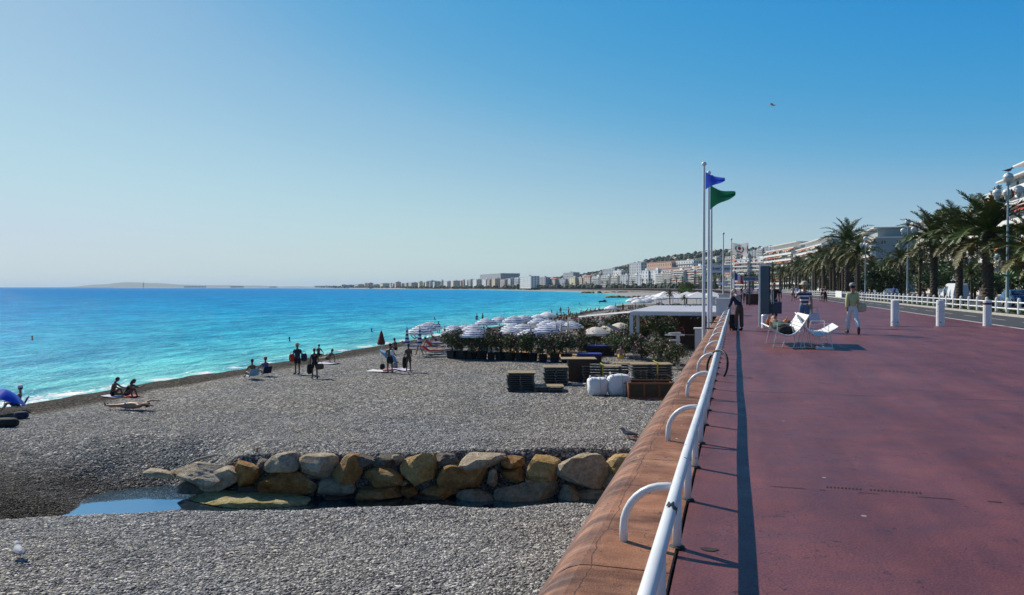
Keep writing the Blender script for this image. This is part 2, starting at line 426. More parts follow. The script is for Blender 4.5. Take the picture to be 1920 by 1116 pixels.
# ---- pool of standing water in the outlet channel, with its algae-covered floor slab
def poly_sheet(name, pts, z, m, kind=None, th=0.0):
    mb = MB(); mb.add([(p[0], p[1], z) for p in pts], [list(range(len(pts)))])
    return tag(mb.build(name, m), kind=kind)
q = N('pool_water'); q.l(q.ramp(q.noise(q.pos(), .8, 3), [(.4, (.010, .028, .042)), (.75, (.016, .036, .050))]), q.p.inputs['Base Color']); q.set(Roughness=.25)
gl = q.n('BsdfGlossy', Roughness=.02); gl.inputs['Color'].default_value = (.42, .74, 1.0, 1); q.l(q.bump(q.noise(q.pos(), 3.0, 2), .05, .02), gl.inputs['Normal'])
mx = q.n('MixShader', Fac=.58); q.l(q.p.outputs[0], mx.inputs[1]); q.l(gl.outputs[0], mx.inputs[2]); q.l(mx.outputs[0], q.out.inputs['Surface'])
POOL_Z = -4.74
pl = []
for c, dn, df in [(-15.5, 19.4, 27.6), (-11, 19.6, 27.2), (-8.5, 19.2, 25.4), (-5, 19.2, 24.6), (3.2, 19.2, 24.6)]: pl.append((c, dn, df))
ring = [AX * dn + RT * c for c, dn, df in pl] + [AX * df + RT * c for c, dn, df in reversed(pl)]
poly_sheet('pool', ring, POOL_Z, q.m, 'structure')

# ---- promenade, cycle path, verge, road, pavement, land (strips along the coast)
S_ALL = list(np.linspace(-40, 240, 57)) + list(np.linspace(246, 700, 60)) + list(np.linspace(715, 2600, 90))
def prom_material():
    q = N('promenade_red'); pos = q.pos()
    n1 = q.noise(pos, .35, 4, .6); n2 = q.noise(pos, 2.2, 5, .7); n3 = q.noise(pos, 60, 2, .5)
    base = q.ramp(n1, [(.3, (.135, .043, .043)), (.7, (.185, .070, .072))])
    st = q.n('Mapping'); st.inputs['Scale'].default_value = (1.6, .25, 1); q.l(pos, st.inputs['Vector'])
    base = q.mix(1.0, base, q.ramp(q.noise(st.outputs[0], .8, 4, .65), [(.33, (.72, .70, .76)), (.68, (1.22, 1.16, 1.12))]), 'MULTIPLY')
    base = q.mix(1.0, base, q.ramp(n2, [(.3, (.82, .82, .82)), (.7, (1.15, 1.15, 1.15))]), 'MULTIPLY')
    base = q.mix(1.0, base, q.ramp(n3, [(.3, (.72, .72, .72)), (.7, (1.25, 1.25, 1.25))]), 'MULTIPLY')
    # gum spots and small litter stains, dark blotches
    vo = q.n('TexVoronoi', Scale=1.5); q.l(pos, vo.inputs['Vector'])
    spot = q.math('LESS_THAN', vo.outputs['Distance'], .03); base = q.mix(q.math('MULTIPLY', spot, .75), base, (.42, .36, .36, 1))
    vo2 = q.n('TexVoronoi', Scale=.45); q.l(pos, vo2.inputs['Vector'])
    sp2 = q.ramp(vo2.outputs['Distance'], [(.02, (1, 1, 1)), (.075, (0, 0, 0))]); base = q.mix(q.math('MULTIPLY', sp2, .45), base, (.055, .03, .035, 1))
    # hairline crack
    wv = q.noise(pos, .6, 5, .6)
    crack = q.math('LESS_THAN', q.math('ABSOLUTE', q.math('SUBTRACT', wv, .5)), .0012); base = q.mix(q.math('MULTIPLY', crack, .7), base, (.03, .018, .02, 1))
    q.l(base, q.p.inputs['Base Color']); q.l(q.ramp(n2, [(.3, (.42, .42, .42)), (.7, (.62, .62, .62))]), q.p.inputs['Roughness'])
    q.p.inputs['Specular IOR Level'].default_value = .35
    q.l(q.bump(q.math('ADD', n3, q.math('MULTIPLY', n2, .8)), .25, .01), q.p.inputs['Normal']); return q.m
M_prom = prom_material()
M_asph = mat('asphalt', (.040, .041, .045, 1), .8, .25, 1.2, .2, .01, world=True, fine=.6)
M_whiteline = mat('line_paint', (.62, .60, .58, 1), .6, .25, 3, world=True)
M_conc = mat('kerb_concrete', (.42, .39, .35, 1), .85, .2, 2, .2, world=True)
M_pave = mat('far_pavement', (.20, .16, .15, 1), .85, .2, .8, world=True)
tag(link('promenade', strip_mesh('promenade', [(35.63, 0), (46.9, 0)], S_ALL, M_prom)), kind='structure')
tag(link('cycle_path', strip_mesh('cycle_path', [(46.9, -.004), (50.85, -.004)], S_ALL, M_asph)), kind='structure')
tag(link('edge_line', strip_mesh('edge_line', [(46.78, .004), (46.95, .004)], S_ALL, M_whiteline)), kind='structure')
tag(link('verge_kerb', strip_mesh('verge_kerb', [(50.84, -.1), (50.84, .12), (51.06, .12), (51.06, -.1)], S_ALL, M_conc)), kind='structure')
tag(link('verge_soil', strip_mesh('verge_soil', [(51.05, .06), (54.4, .06), (54.4, -.05)], S_ALL, mat('verge_soil', (.075, .085, .03, 1), .95, .5, 1.5, .4, world=True))), kind='structure')
tag(link('road', strip_mesh('road', [(54.35, -.02), (79.5, -.02)], S_ALL, M_asph)), kind='structure')
tag(link('road_line', strip_mesh('road_line', [(58.0, -.014), (58.14, -.014)], S_ALL, M_whiteline)), kind='structure')
tag(link('pavement', strip_mesh('pavement', [(79.5, -.1), (79.5, .1), (92, .1)], S_ALL, M_pave)), kind='structure')
tag(link('land', strip_mesh('land', [(36.5, -3.2), (37.5, -.4), (92, -.08), (700, -.08)], S_ALL + list(np.linspace(2650, 4200, 40)), mat('town_ground', (.16, .145, .13, 1), .95, .3, .05, world=True))), kind='structure')
# dashes on the cycle path, faded yellow line across the promenade
mbd = MB()
for k in range(40):
    y0 = 20 + k * 5.0
    mbd.poly((12.92, y0, 0), (13.02, y0, 0), (13.02, y0 + 2.4, 0), (12.92, y0 + 2.4, 0))
tag(mbd.build('cycle_lane_dash', M_whiteline), kind='structure')
mby = MB()
for a, b in ((3.6, 4.7), (5.2, 6.1), (7.0, 9.2), (9.6, 10.1)):
    mby.poly((a, 33.9, .005), (b, 34.05, .005), (b, 34.17, .005), (a, 34.02, .005))
tag(mby.build('faded_yellow_line', mat('faded_yellow', (.30, .17, .06, 1), .7, .35, 6, world=True)), kind='structure')
mbj = MB()
_rj = random.Random(6); xj = .25
while xj < 2.3:
    l_ = _rj.uniform(.05, .38); y = 6.9 - xj * .02 + _rj.uniform(-.012, .012); w_j = _rj.uniform(.004, .016)
    mbj.poly((xj, y, .004), (xj + l_, y - .015, .004), (xj + l_ * .9, y - .008 + w_j, .004), (xj + l_ * .15, y + w_j, .004)); xj += l_ + _rj.uniform(.02, .3)
for k in range(24): mbj.poly(*[(.72 + k * .028 + (.05 if k > 9 else 0), 6.98, .004), (.732 + k * .028 + (.05 if k > 9 else 0), 6.98, .004), (.742 + k * .028 + (.05 if k > 9 else 0), 7.03, .004), (.73 + k * .028 + (.05 if k > 9 else 0), 7.03, .004)])
for a, b, y in ((0.2, 2.2, 13.1), (3.0, 5.2, 13.05), (-0.05, 3.0, 25.4), (4, 7.0, 25.3)):
    mbj.poly((a, y, .004), (b, y - .03, .004), (b, y - .015, .004), (a, y + .012, .004))
hole = gz(1330, 1031); mbj.add([(hole.x + .055 * math.cos(a) * (1 + .2 * math.sin(3 * a)), hole.y + .035 * math.sin(a), .0045) for a in np.linspace(0, 6.0, 14)], [list(range(14))])
tag(mbj.build('paving_joint', mat('joint_tar', (.03, .02, .022, 1), .9, .4, 20, world=True)), kind='structure')
# tufts of verge grass
def build_grass():
    mb = MB(); rng = random.Random(5)
    for _ in range(5200):
        y = 40 + 110 * rng.random() ** 1.5; x = rng.uniform(15.1, 18.3); h = rng.uniform(.05, .16); a = rng.uniform(0, 6.28); wd = .02 + .0004 * y
        dx, dy = math.cos(a) * wd, math.sin(a) * wd
        mb.poly((x - dx, y - dy, .06), (x + dx, y + dy, .06), (x + rng.uniform(-.05, .05), y + rng.uniform(-.05, .05), .06 + h))
    tag(mb.build('verge_grass', mat('verge_grass', (.085, .12, .03, 1), .8, .5, 1.0, world=True)), 'short dry green grass under the white fence', 'grass', kind='stuff')
build_grass()

# ---- sea wall: face plus separate rounded coping slabs
def cap_material():
    q = N('terracotta_coping'); pos = q.pos()
    n1 = q.noise(pos, .9, 5, .65); n2 = q.noise(pos, 5, 4, .65); n3 = q.noise(pos, 70, 2)
    base = q.ramp(n1, [(.28, (.18, .075, .038)), (.52, (.34, .155, .082)), (.78, (.48, .26, .155))])
    base = q.mix(1.0, base, q.ramp(n2, [(.3, (.80, .78, .78)), (.7, (1.15, 1.15, 1.14))]), 'MULTIPLY')
    sb_ = q.n('Mapping'); sb_.inputs['Scale'].default_value = (.55, 1.5, 1); sb_.inputs['Rotation'].default_value = (0, 0, .12); q.l(pos, sb_.inputs['Vector'])
    base = q.mix(1.0, base, q.ramp(q.noise(sb_.outputs[0], 1.1, 5, .68), [(.36, (.42, .36, .33)), (.52, (.95, .93, .92)), (.68, (1.28, 1.24, 1.2))]), 'MULTIPLY')
    st = q.n('Mapping'); st.inputs['Scale'].default_value = (.8, 4.0, 1.5); st.inputs['Rotation'].default_value = (0, 0, .35); q.l(pos, st.inputs['Vector'])
    sep = q.n('SeparateXYZ'); q.l(pos, sep.inputs[0])
    lip = q.math('MULTIPLY', q.math('SUBTRACT', -.80, sep.outputs[0], True), 9.0, True)          # streaks of weathering on the rounded nose
    streak = q.ramp(q.noise(st.outputs[0], .9, 4, .6), [(.40, (0, 0, 0)), (.62, (1, 1, 1))])
    base = q.mix(q.math('MULTIPLY', q.math('MULTIPLY', streak, lip), .85), base, (.075, .034, .028, 1))
    pal = q.ramp(q.noise(st.outputs[0], 1.7, 4, .6), [(.5, (0, 0, 0)), (.75, (1, 1, 1))])
    base = q.mix(q.math('MULTIPLY', q.math('MULTIPLY', pal, lip), .5), base, (.46, .30, .24, 1))
    base = q.mix(1.0, base, q.ramp(n3, [(.3, (.85, .85, .85)), (.7, (1.12, 1.12, 1.12))]), 'MULTIPLY')
    vo = q.n('TexVoronoi', Scale=3.6); q.l(pos, vo.inputs['Vector'])
    lx = q.math('ADD', sep.outputs[0], q.math('MULTIPLY', q.math('SUBTRACT', q.noise(pos, 1.6, 5, .65), .5), .16)); base = q.mix(q.math('MULTIPLY', q.math('LESS_THAN', q.math('ABSOLUTE', q.math('ADD', lx, .83)), .0035), .85), base, (.03, .018, .014, 1))
    base = q.mix(q.math('MULTIPLY', q.math('LESS_THAN', vo.outputs['Distance'], .06), .8), base, (.66, .62, .58, 1))
    cr = q.noise(pos, 1.1, 5, .62); crack = q.math('LESS_THAN', q.math('ABSOLUTE', q.math('SUBTRACT', cr, .47)), .0022)
    base = q.mix(q.math('MULTIPLY', crack, .75), base, (.04, .022, .018, 1))
    q.l(base, q.p.inputs['Base Color']); q.set(Roughness=.7); q.p.inputs['Specular IOR Level'].default_value = .3
    q.l(q.bump(q.math('ADD', q.math('MULTIPLY', n2, 1.0), n3), .35, .012), q.p.inputs['Normal']); return q.m
M_cap = cap_material()
wall = thing('sea_wall', 'long terracotta coloured sea wall with rounded coping between beach and promenade', 'wall', (0, 0, 0))
mb = MB(); mb.box((-.62, 60, -2.35), (.92, 170, 4.5)); mb.build('wall_face', mat('wall_render', (.27, .165, .125, 1), .85, .3, .7, .3, world=True), wall)
def coping_mesh(L):
    prof = [(-.352, -.10), (-.352, .0), (-.36, .012), (-.80, .018), (-.88, .012), (-.95, -.012), (-1.01, -.05), (-1.06, -.10), (-1.09, -.17), (-1.095, -.26), (-1.06, -.30)]
    mb = MB(); ns = 9; k = len(prof)
    for i in range(ns + 1):
        y = L * i / ns
        for x, z in prof: mb.v.append((x + .006 * nz(y * 2, x * 9), y, z + .003 * nz(y * 3, x * 7, 2)))
    for i in range(ns):
        for j in range(k - 1): mb.face((i * k + j, i * k + j + 1, (i + 1) * k + j + 1, (i + 1) * k + j))
    mb.face(range(k)); mb.face([ns * k + j for j in range(k)][::-1])
    return mb.mesh('coping_slab', M_cap, False)
cme = coping_mesh(2.985)
for k in range(-2, 48): link('coping_slab', cme, wall, (0, 1.62 + k * 3.0, 0))

# ---- white tube railing with hoops
def rail_paint():
    q = N('chipped_white_paint'); pos = q.pos()
    n = q.noise(pos, 9, 4, .7); chip = q.math('GREATER_THAN', n, .665)
    n2 = q.noise(pos, 2.0, 3); base = q.ramp(n2, [(.3, (.70, .70, .70)), (.7, (.82, .82, .81))])
    rust = q.math('GREATER_THAN', n, .645); base = q.mix(rust, base, (.35, .25, .20, 1)); base = q.mix(chip, base, (.05, .05, .06, 1))
    q.l(base, q.p.inputs['Base Color']); q.set(Roughness=.35); return q.m
M_rail = rail_paint()
M_black = mat('black_rubber', (.012, .012, .013, 1), .6, .3, 20)
RX, RH = -.353, .385
railing = thing('tube_railing', 'white chipped tube railing with hoops along the sea wall', 'railing', (0, 0, 0))
mb = MB(); mb.tube([(RX + .004 * math.sin(y * .7), y, RH + .004 * math.sin(y * 1.3)) for y in np.linspace(.4, 46.0, 90)], .037, 14)
mb.build('top_rail', M_rail, railing, True)
hp = MB(); pts = [(-.69, 0, -.01), (-.69, 0, .11)]
for k in range(1, 9):
    a = math.pi / 2 * k / 8; pts.append((-.69 + .27 * (1 - math.cos(a)), 0, .11 + .275 * math.sin(a)))
pts.append((RX + .02, 0, .385)); hp.tube(pts, .027, 10); hoop_me = hp.mesh('hoop', M_rail, True)
pp = MB(); pp.tube([(RX, 0, -.02), (RX, 0, .38)], .029, 10); post_me = pp.mesh('post', M_rail, True)
for k in range(-1, 35): link('post', post_me, railing, (0, 5.11 + k * 1.163, 0))
for k in range(-1, 12): link('hoop', hoop_me, railing, (0, 5.11 + k * 3.49, 0))
fb = MB(); fb.lathe([(.05, 0), (.05, .012), (.03, .02)], 12); foot_me = fb.mesh('foot_ring', M_black)
for k in range(-1, 20): link('foot_ring', foot_me, railing, (RX, 5.11 + k * 1.163, .001))
for y, ln in ((4.50, .11),):
    tb = MB(); na_ = 12; rw = random.Random(4)
    for k in range(na_ + 1):
        a = R(-25 + 150 * k / na_); w0, w1 = rw.uniform(-.03, .05), ln + rw.uniform(-.06, .03)
        for yy in (w0, (w0 + w1) / 2, w1): tb.v.append((RX + .004 * math.sin(y * .7) + .0380 * math.cos(a), y + yy, RH + .001 + .0380 * math.sin(a)))
    for k in range(na_):
        for j in range(2): tb.face((k * 3 + j, k * 3 + j + 1, k * 3 + 4 + j, k * 3 + 3 + j))
    tb.build('worn_patch', M_black, railing)
ty = MB(); pp_ = [(0, .30 * math.cos(a), .30 * math.sin(a)) for a in np.linspace(0, 2 * math.pi, 33)]
ty.tube(pp_, .022, 8, False); o = ty.build('rubber_loop', M_black, None, True, (RX + .02, 15.4, .17)); o.rotation_euler = (0, R(12), R(38))
tag(o, 'black rubber loop hung round the white railing', 'loop')

# ---- boulder wall of the outlet channel
def boulder(rng, hx, hy, hz, seed, boxy=.5):
    bm = bmesh.new(); bmesh.ops.create_icosphere(bm, subdivisions=3 if hx < .9 else 4, radius=1.0)
    for v in bm.verts:
        p = v.co.normalized(); n = 2.6 + 3.2 * boxy
        k = (abs(p.x) ** n + abs(p.y) ** n + abs(p.z) ** n) ** (-1 / n); p = p * k
        # chisel with a few random planes
        v.co = p
    for _ in range(13):
        d = Vector((rng.gauss(0, 1), rng.gauss(0, 1), rng.gauss(0, 1))).normalized(); lim = rng.uniform(.66, .95)
        for v in bm.verts:
            e = v.co.dot(d) - lim
            if e > 0: v.co -= d * e
    for v in bm.verts:
        p = v.co; s = seed * 7.3
        v.co = p * (1 + .07 * nz(p.x * 1.6 + s, p.y * 1.6, p.z * 1.6) + .045 * nz(p.x * 4 + s, p.y * 4, p.z * 4) + .03 * nz(p.x * 10, p.y * 10 + s, p.z * 10))
        v.co = Vector((v.co.x * hx, v.co.y * hy, v.co.z * hz))
    me = bpy.data.meshes.new('boulder'); bm.to_mesh(me); bm.free()
    return me
def stone_mat(name, a, b, c):
    q = N(name); co = q.obj(); pos = q.pos()
    n1 = q.noise(pos, 1.6, 5, .7); n2 = q.noise(pos, 7, 5, .7); n3 = q.noise(pos, 34, 3, .6)
    base = q.ramp(n1, [(.32, a), (.5, b), (.7, c)])
    base = q.mix(1.0, base, q.ramp(n2, [(.32, (.60, .58, .56)), (.68, (1.22, 1.22, 1.2))]), 'MULTIPLY')
    base = q.mix(1.0, base, q.ramp(n3, [(.3, (.8, .8, .8)), (.7, (1.15, 1.15, 1.15))]), 'MULTIPLY')
    q.l(base, q.p.inputs['Base Color']); q.set(Roughness=.85); q.p.inputs['Specular IOR Level'].default_value = .2
    q.l(q.bump(q.math('ADD', q.math('MULTIPLY', n2, 1.5), n3), .95, .09), q.p.inputs['Normal']); return q.m
SB = stone_mat('stone_ochre', (.32, .15, .045), (.48, .265, .09), (.62, .43, .22))
SP = stone_mat('stone_pale', (.48, .37, .24), (.66, .54, .38), (.78, .67, .51))
SG = stone_mat('stone_greenish', (.26, .24, .16), (.40, .37, .25), (.52, .46, .33))
SY = stone_mat('stone_gold', (.48, .27, .08), (.66, .43, .16), (.76, .57, .31))
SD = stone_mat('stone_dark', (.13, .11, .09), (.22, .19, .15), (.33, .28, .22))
bw = thing('boulder_wall', 'rough wall of stacked limestone boulders lining the drain channel on the beach', 'wall', at(800, 900, 24.3))
BL = [(325, 869, 447, 906, SP, .9, .3), (275, 881, 330, 897, SP, .6, .2), (375, 874, 450, 916, SP, .5, .2), (441, 866, 490, 914, SB, .6, .1), (486, 885, 592, 923, SB, .7, 0),
      (500, 850, 562, 887, SP, .6, .1), (561, 853, 632, 896, SP, .65, .1), (592, 896, 667, 928, SG, .6, -.05), (626, 854, 682, 907, SB, .6, .05), (681, 871, 757, 919, SB, .7, 0),
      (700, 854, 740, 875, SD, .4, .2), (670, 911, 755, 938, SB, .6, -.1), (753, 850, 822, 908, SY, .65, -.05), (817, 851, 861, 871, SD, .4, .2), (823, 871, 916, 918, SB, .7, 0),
      (858, 846, 946, 879, SP, .7, 0), (913, 879, 932, 913, SP, .3, 0), (939, 857, 985, 879, SB, .5, .1), (938, 876, 984, 903, SB, .5, .1), (988, 857, 1052, 908, SY, .65, 0),
      (1046, 853, 1149, 916, SP, .8, -.1), (1134, 850, 1186, 890, SY, .6, .1), (931, 902, 1042, 949, SG, .7, -.15), (858, 916, 926, 952, SG, .6, -.1), (787, 910, 858, 933, SB, .5, 0),
      (753, 911, 784, 931, SB, .4, .1), (766, 929, 840, 945, SD, .5, 0), (1041, 908, 1090, 950, SG, .6, 0), (1079, 911, 1133, 944, SG, .5, .05), (1125, 888, 1180, 930, SP, .6, .1),
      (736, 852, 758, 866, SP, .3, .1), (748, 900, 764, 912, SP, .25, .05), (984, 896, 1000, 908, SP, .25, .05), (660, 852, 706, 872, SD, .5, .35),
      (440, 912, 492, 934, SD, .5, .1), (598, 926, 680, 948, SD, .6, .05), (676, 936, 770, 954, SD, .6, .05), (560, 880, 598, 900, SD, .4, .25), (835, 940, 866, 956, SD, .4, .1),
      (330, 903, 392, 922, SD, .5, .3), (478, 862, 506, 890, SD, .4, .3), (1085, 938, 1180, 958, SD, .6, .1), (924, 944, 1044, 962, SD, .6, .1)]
rng = random.Random(11)
for i, (x0, y0, x1, y1, m, dep, fwd) in enumerate(BL):
    d = 24.05 + fwd * .9 + dep * .35; c = at((x0 + x1) / 2, (y0 + y1) / 2, d); k = d / FPX
    me = boulder(rng, (x1 - x0) / 2 * k * 1.07, dep * .75, (y1 - y0) / 2 * k * 1.10, i + 1, rng.uniform(.2, .7) if i > 2 else .9); me.materials.append(m)
    o = link('boulder', me); o.rotation_euler = (rng.uniform(-.08, .08), rng.uniform(-.07, .07), YAW + rng.uniform(-.12, .12)); o.location = c - bw.location; o.parent = bw
# algae slab in the channel floor
me = boulder(random.Random(8), 1.9, .85, .17, 77, .25)
q = stone_mat('algae_stone', (.42, .34, .12), (.58, .48, .22), (.68, .58, .33)); me.materials.append(q)
o = link('algae_slab', me); o.location = gz(470, 936, -4.70); o.rotation_euler = (0, 0, YAW - .12); tag(o, 'flat yellow-green algae covered slab at the edge of the pool', 'stone')
sb = MB(); p0 = gb(352, 876) + Vector((0, 0, .10)); p1 = gb(408, 859) + Vector((0, 0, .10))
sb.tube([p0, p0.lerp(p1, .3) + Vector((0, 0, .05)), p0.lerp(p1, .7) + Vector((0, 0, .04)), p1], [.035, .05, .045, .03], 7); o = sb.build('driftwood', mat('driftwood', (.36, .30, .24, 1), .9, .3, 5), None, True)
tag(o, 'bleached driftwood branch lying above the pale slab', 'driftwood')
sb = MB(); p0 = gb(481, 857); sb.tube([p0, p0 + Vector((.03, 0, .22))], [.045, .03], 7); o = sb.build('wooden_stake', mat('stake_wood', (.30, .20, .11, 1), .9, .3, 9)); tag(o, 'short wooden stake stuck in gravel above the boulders', 'stake')

# ================================================================== TOWN SIDE
# ---- palms
M_trunk = mat('palm_trunk', (.085, .062, .045, 1), .95, .45, 7, .9, .06)
M_frond = mat('palm_frond', (.060, .092, .016, 1), .55, .35, 1.2, rnd=.5)
M_frond2 = mat('palm_frond_yellow', (.12, .11, .028, 1), .6, .4, 1.5, rnd=.4)
M_date = mat('orange_dates', (.42, .17, .03, 1), .6, .3, 9)
def frond_mesh(name, L, e0, droop, n, m, rng, lw=.05, ll=.56):
    mb = MB(); pts = []; a = e0; p = Vector((0, 0, 0)); k = 9
    for i in range(k + 1):
        pts.append(p.copy()); p = p + Vector((math.cos(a), 0, math.sin(a))) * (L / k); a -= droop * (0.35 + 1.3 * i / k) / k
    mb.tube(pts, [.035 * (1 - .85 * i / k) + .004 for i in range(k + 1)], 4, False)
    for i in range(n):
        t = .10 + .90 * i / (n - 1); f = t * k; j = min(int(f), k - 1); q = pts[j].lerp(pts[j + 1], f - j)
        tan = (pts[j + 1] - pts[j]).normalized(); up = Vector((-tan.z, 0, tan.x))
        l = ll * (math.sin(math.pi * min(.97, .12 + .86 * t)) ** .6 + .12) * rng.uniform(.85, 1.1)
        for s in (-1, 1):
            d = (Vector((0, s, 0)) * .80 + tan * (.62 + rng.uniform(-.15, .2)) + up * rng.uniform(.05, .45)).normalized()
            wv = tan * lw; e = q + d * l - Vector((0, 0, .10 * l * rng.random()))
            mb.poly(q - wv, q + wv, q + d * l * .55 + wv * .9, e, q + d * l * .5 - wv * .7)
    return mb.mesh(name, m)
_r = random.Random(21)
FROND = [frond_mesh('frond', 3.0, R(74), R(50), 26, M_frond, _r), frond_mesh('frond', 3.3, R(48), R(78), 28, M_frond, _r),
         frond_mesh('frond', 3.3, R(20), R(85), 28, M_frond, _r), frond_mesh('frond', 2.8, R(-15), R(60), 24, M_frond2, _r), frond_mesh('frond', 3.1, R(60), R(60), 26, M_frond2, _r)]
def trunk_mesh(h, r, seed):
    mb = MB(); k = int(h / .11); rg = random.Random(seed); prof = []
    for i in range(k + 1):
        t = i / k; rr = r * (1.25 - .3 * min(1, t * 5)) * (1 if t < .86 else 1 + 1.6 * (t - .86))
        prof.append((rr * (1.0 if i % 2 else .88), h * t))
    mb.lathe(prof, 14, mod=lambda j, i: 1 + .09 * (((j + i // 2) % 2) - .5) + .04 * nz(j * 1.7, i * .9, seed))
    mb.lathe([(prof[-1][0], h), (prof[-1][0] * .8, h + .35), (.05, h + .6)], 14)
    return mb.mesh('trunk', M_trunk)
def crown_core(h, r):
    mb = MB(); mb.blob((0, 0, h + .1), (r * 1.35, r * 1.35, .55), 12, 8, lambda v: 1 + .15 * nz(v.x * 4, v.y * 4, v.z * 4)); return mb.mesh('crown', M_trunk)
def palm(label, loc, h, r, nf, rng, size=1.0, dates=False, group='date palms along the verge'):
    t = thing('palm_tree', label, 'palm tree', loc, rng.uniform(0, 6.28), group)
    link('trunk', trunk_mesh(h, r, rng.randint(0, 999)), t)
    cr = link('crown', crown_core(h, r), t)
    for i in range(nf):
        u = i / nf; k = 0 if u < .16 else 1 if u < .42 else 2 if u < .74 else 3
        if k == 1 and rng.random() < .25: k = 4
        f = link('frond', FROND[k], cr); f.location = (0, 0, h + .35 - .35 * u)
        f.rotation_euler = (rng.uniform(-.25, .25), rng.uniform(-.16, .16), i * 2.3999 + rng.uniform(-.25, .25)); f.scale = (size * rng.uniform(.85, 1.15),) * 3
    if dates:
        for a in (rng.uniform(3, 4.2), rng.uniform(4.3, 5.5)):
            mb = MB()
            for _ in range(26):
                b = a + rng.uniform(-.25, .25); l = rng.uniform(.6, 1.0); z0 = h + .2
                mb.tube([(.25 * math.cos(b), .25 * math.sin(b), z0), (l * .8 * math.cos(b), l * .8 * math.sin(b), z0 - .15), (l * math.cos(b), l * math.sin(b), z0 - .55 - .4 * rng.random())], [.01, .02, .035], 4)
            mb.build('date_cluster', M_date, cr)
    return t
rng = random.Random(31)
NEARP = [(17.2, 54.2, 3.6, .40, 60, .85, True, 'thick date palm cut off by the right edge of the picture'),
         (17.0, 62.8, 5.1, .40, 72, 1.08, True, 'thickest date palm with orange dates, behind the banded white bollard'),
         (17.1, 70.6, 5.4, .29, 62, .92, False, 'slender date palm, second of the three nearest along the fence'),
         (17.3, 80.0, 5.7, .34, 66, 1.05, False, 'tall date palm in front of the pale hotel, alone beside the gap'),
         (30.5, 104, 5.2, .34, 46, .85, True, 'date palm on the far side of the road in front of the hotel'),
         (29.5, 88, 4.6, .34, 46, .85, True, 'date palm with yellow fronds across the road near the right edge')]
for (x, y, h, r, nf, sz, dt, lb) in NEARP: palm(lb, (x, y, .04), h, r, nf, rng, sz, dt, 'nearest date palms')
# further palms: one crown mesh, shared
def crown_mesh(nf, rng, nl=13, sz=1.0):
    mb = MB()
    for i in range(nf):
        u = i / nf; k = 0 if u < .16 else 1 if u < .42 else 2 if u < .74 else 3
        e0, dr, L = [(R(74), R(50), 3.0), (R(48), R(78), 3.3), (R(20), R(85), 3.3), (R(-18), R(60), 2.7)][k]
        sub = frond_mesh('tmp', L * sz, e0 + rng.uniform(-.2, .2), dr, nl, M_frond, rng, .07, .52)
        M = Matrix.Rotation(i * 2.4 + rng.uniform(-.3, .3), 4, 'Z') @ Matrix.Rotation(rng.uniform(-.25, .25), 4, 'X')
        o = len(mb.v); mb.v.extend([tuple(M @ v.co) for v in sub.vertices])
        for pl in sub.polygons:
            mb.face([o + q for q in pl.vertices])
            if k == 3 or (k == 1 and i % 4 == 0): mb.m[-1] = 1
        bpy.data.meshes.remove(sub)
    return mb.mesh('crown', [M_frond, M_frond2])
CROWN = [crown_mesh(46, random.Random(s), 15) for s in (1, 2, 3)]
CROWN_S = [crown_mesh(24, random.Random(s), 7) for s in (4, 5)]
TRK = trunk_mesh(6.3, .30, 4); TRK_S = MB().tube([(0, 0, 0), (.05, 0, 3), (0, 0, 6.6)], [.34, .27, .33], 7).mesh('trunk', M_trunk)
def palm_far(label, loc, sc, rng, group, small=False, h=6.3):
    t = thing('palm_tree', label, 'palm tree', loc, rng.uniform(0, 6.28), group, 1.0); t.scale = (sc, sc, sc * rng.uniform(.92, 1.08))
    link('trunk', TRK_S if small else TRK, t); link('crown', rng.choice(CROWN_S if small else CROWN), t, (0, 0, 6.45)); return t
def PS(s, off, z=0.0):
    x, y, a = cst(s, off); return (x, y, z)
ORD = 'first second third fourth fifth sixth seventh eighth ninth tenth eleventh twelfth thirteenth fourteenth fifteenth sixteenth seventeenth eighteenth nineteenth twentieth twenty-first twenty-second twenty-third twenty-fourth twenty-fifth twenty-sixth twenty-seventh twenty-eighth twenty-ninth thirtieth thirty-first thirty-second thirty-third thirty-fourth thirty-fifth thirty-sixth thirty-seventh thirty-eighth thirty-ninth fortieth'.split()
k = 0
for s in [129, 136, 144, 152, 161, 170, 180, 191, 203, 216, 230, 245, 262, 280, 300, 322, 346, 372, 400, 430, 462, 496]:
    k += 1; sc = rng.uniform(.98, 1.22) * (1.28 if s == 136 else 1.0)
    palm_far('tallest dark palm rising above the far row along the fence' if s == 136 else ORD[k - 1] + ' date palm from the right in the long row along the white fence', PS(s, 53.2 + rng.uniform(-.5, .5), .04), sc, rng, None if s == 136 else 'row of palms along the verge')
for i, s in enumerate([56, 62, 69, 76, 84, 92, 150, 166, 184, 204, 228, 255, 285, 318, 355, 396, 440]):
    palm_far(ORD[i] + ' date palm from the right in the second row across the road', PS(s, 66.5 + rng.uniform(-.6, .6), 0), rng.uniform(.85, 1.1), rng, 'second row of palms across the road')
for s, off in [(118, 66), (126, 68), (134, 72), (112, 75), (98, 72)]:
    palm_far('short palm in the gardens below the grey-green block', PS(s, off, 0), rng.uniform(.50, .66), rng, 'short garden palms')
for i in range(64):
    s = 530 + 2000 * (i / 63) ** 1.25
    palm_far('distant palm on the seafront round the bay', PS(s, 56 + rng.uniform(-3, 9), -.05), rng.uniform(1.0, 1.35), rng, 'distant palms round the bay', True)

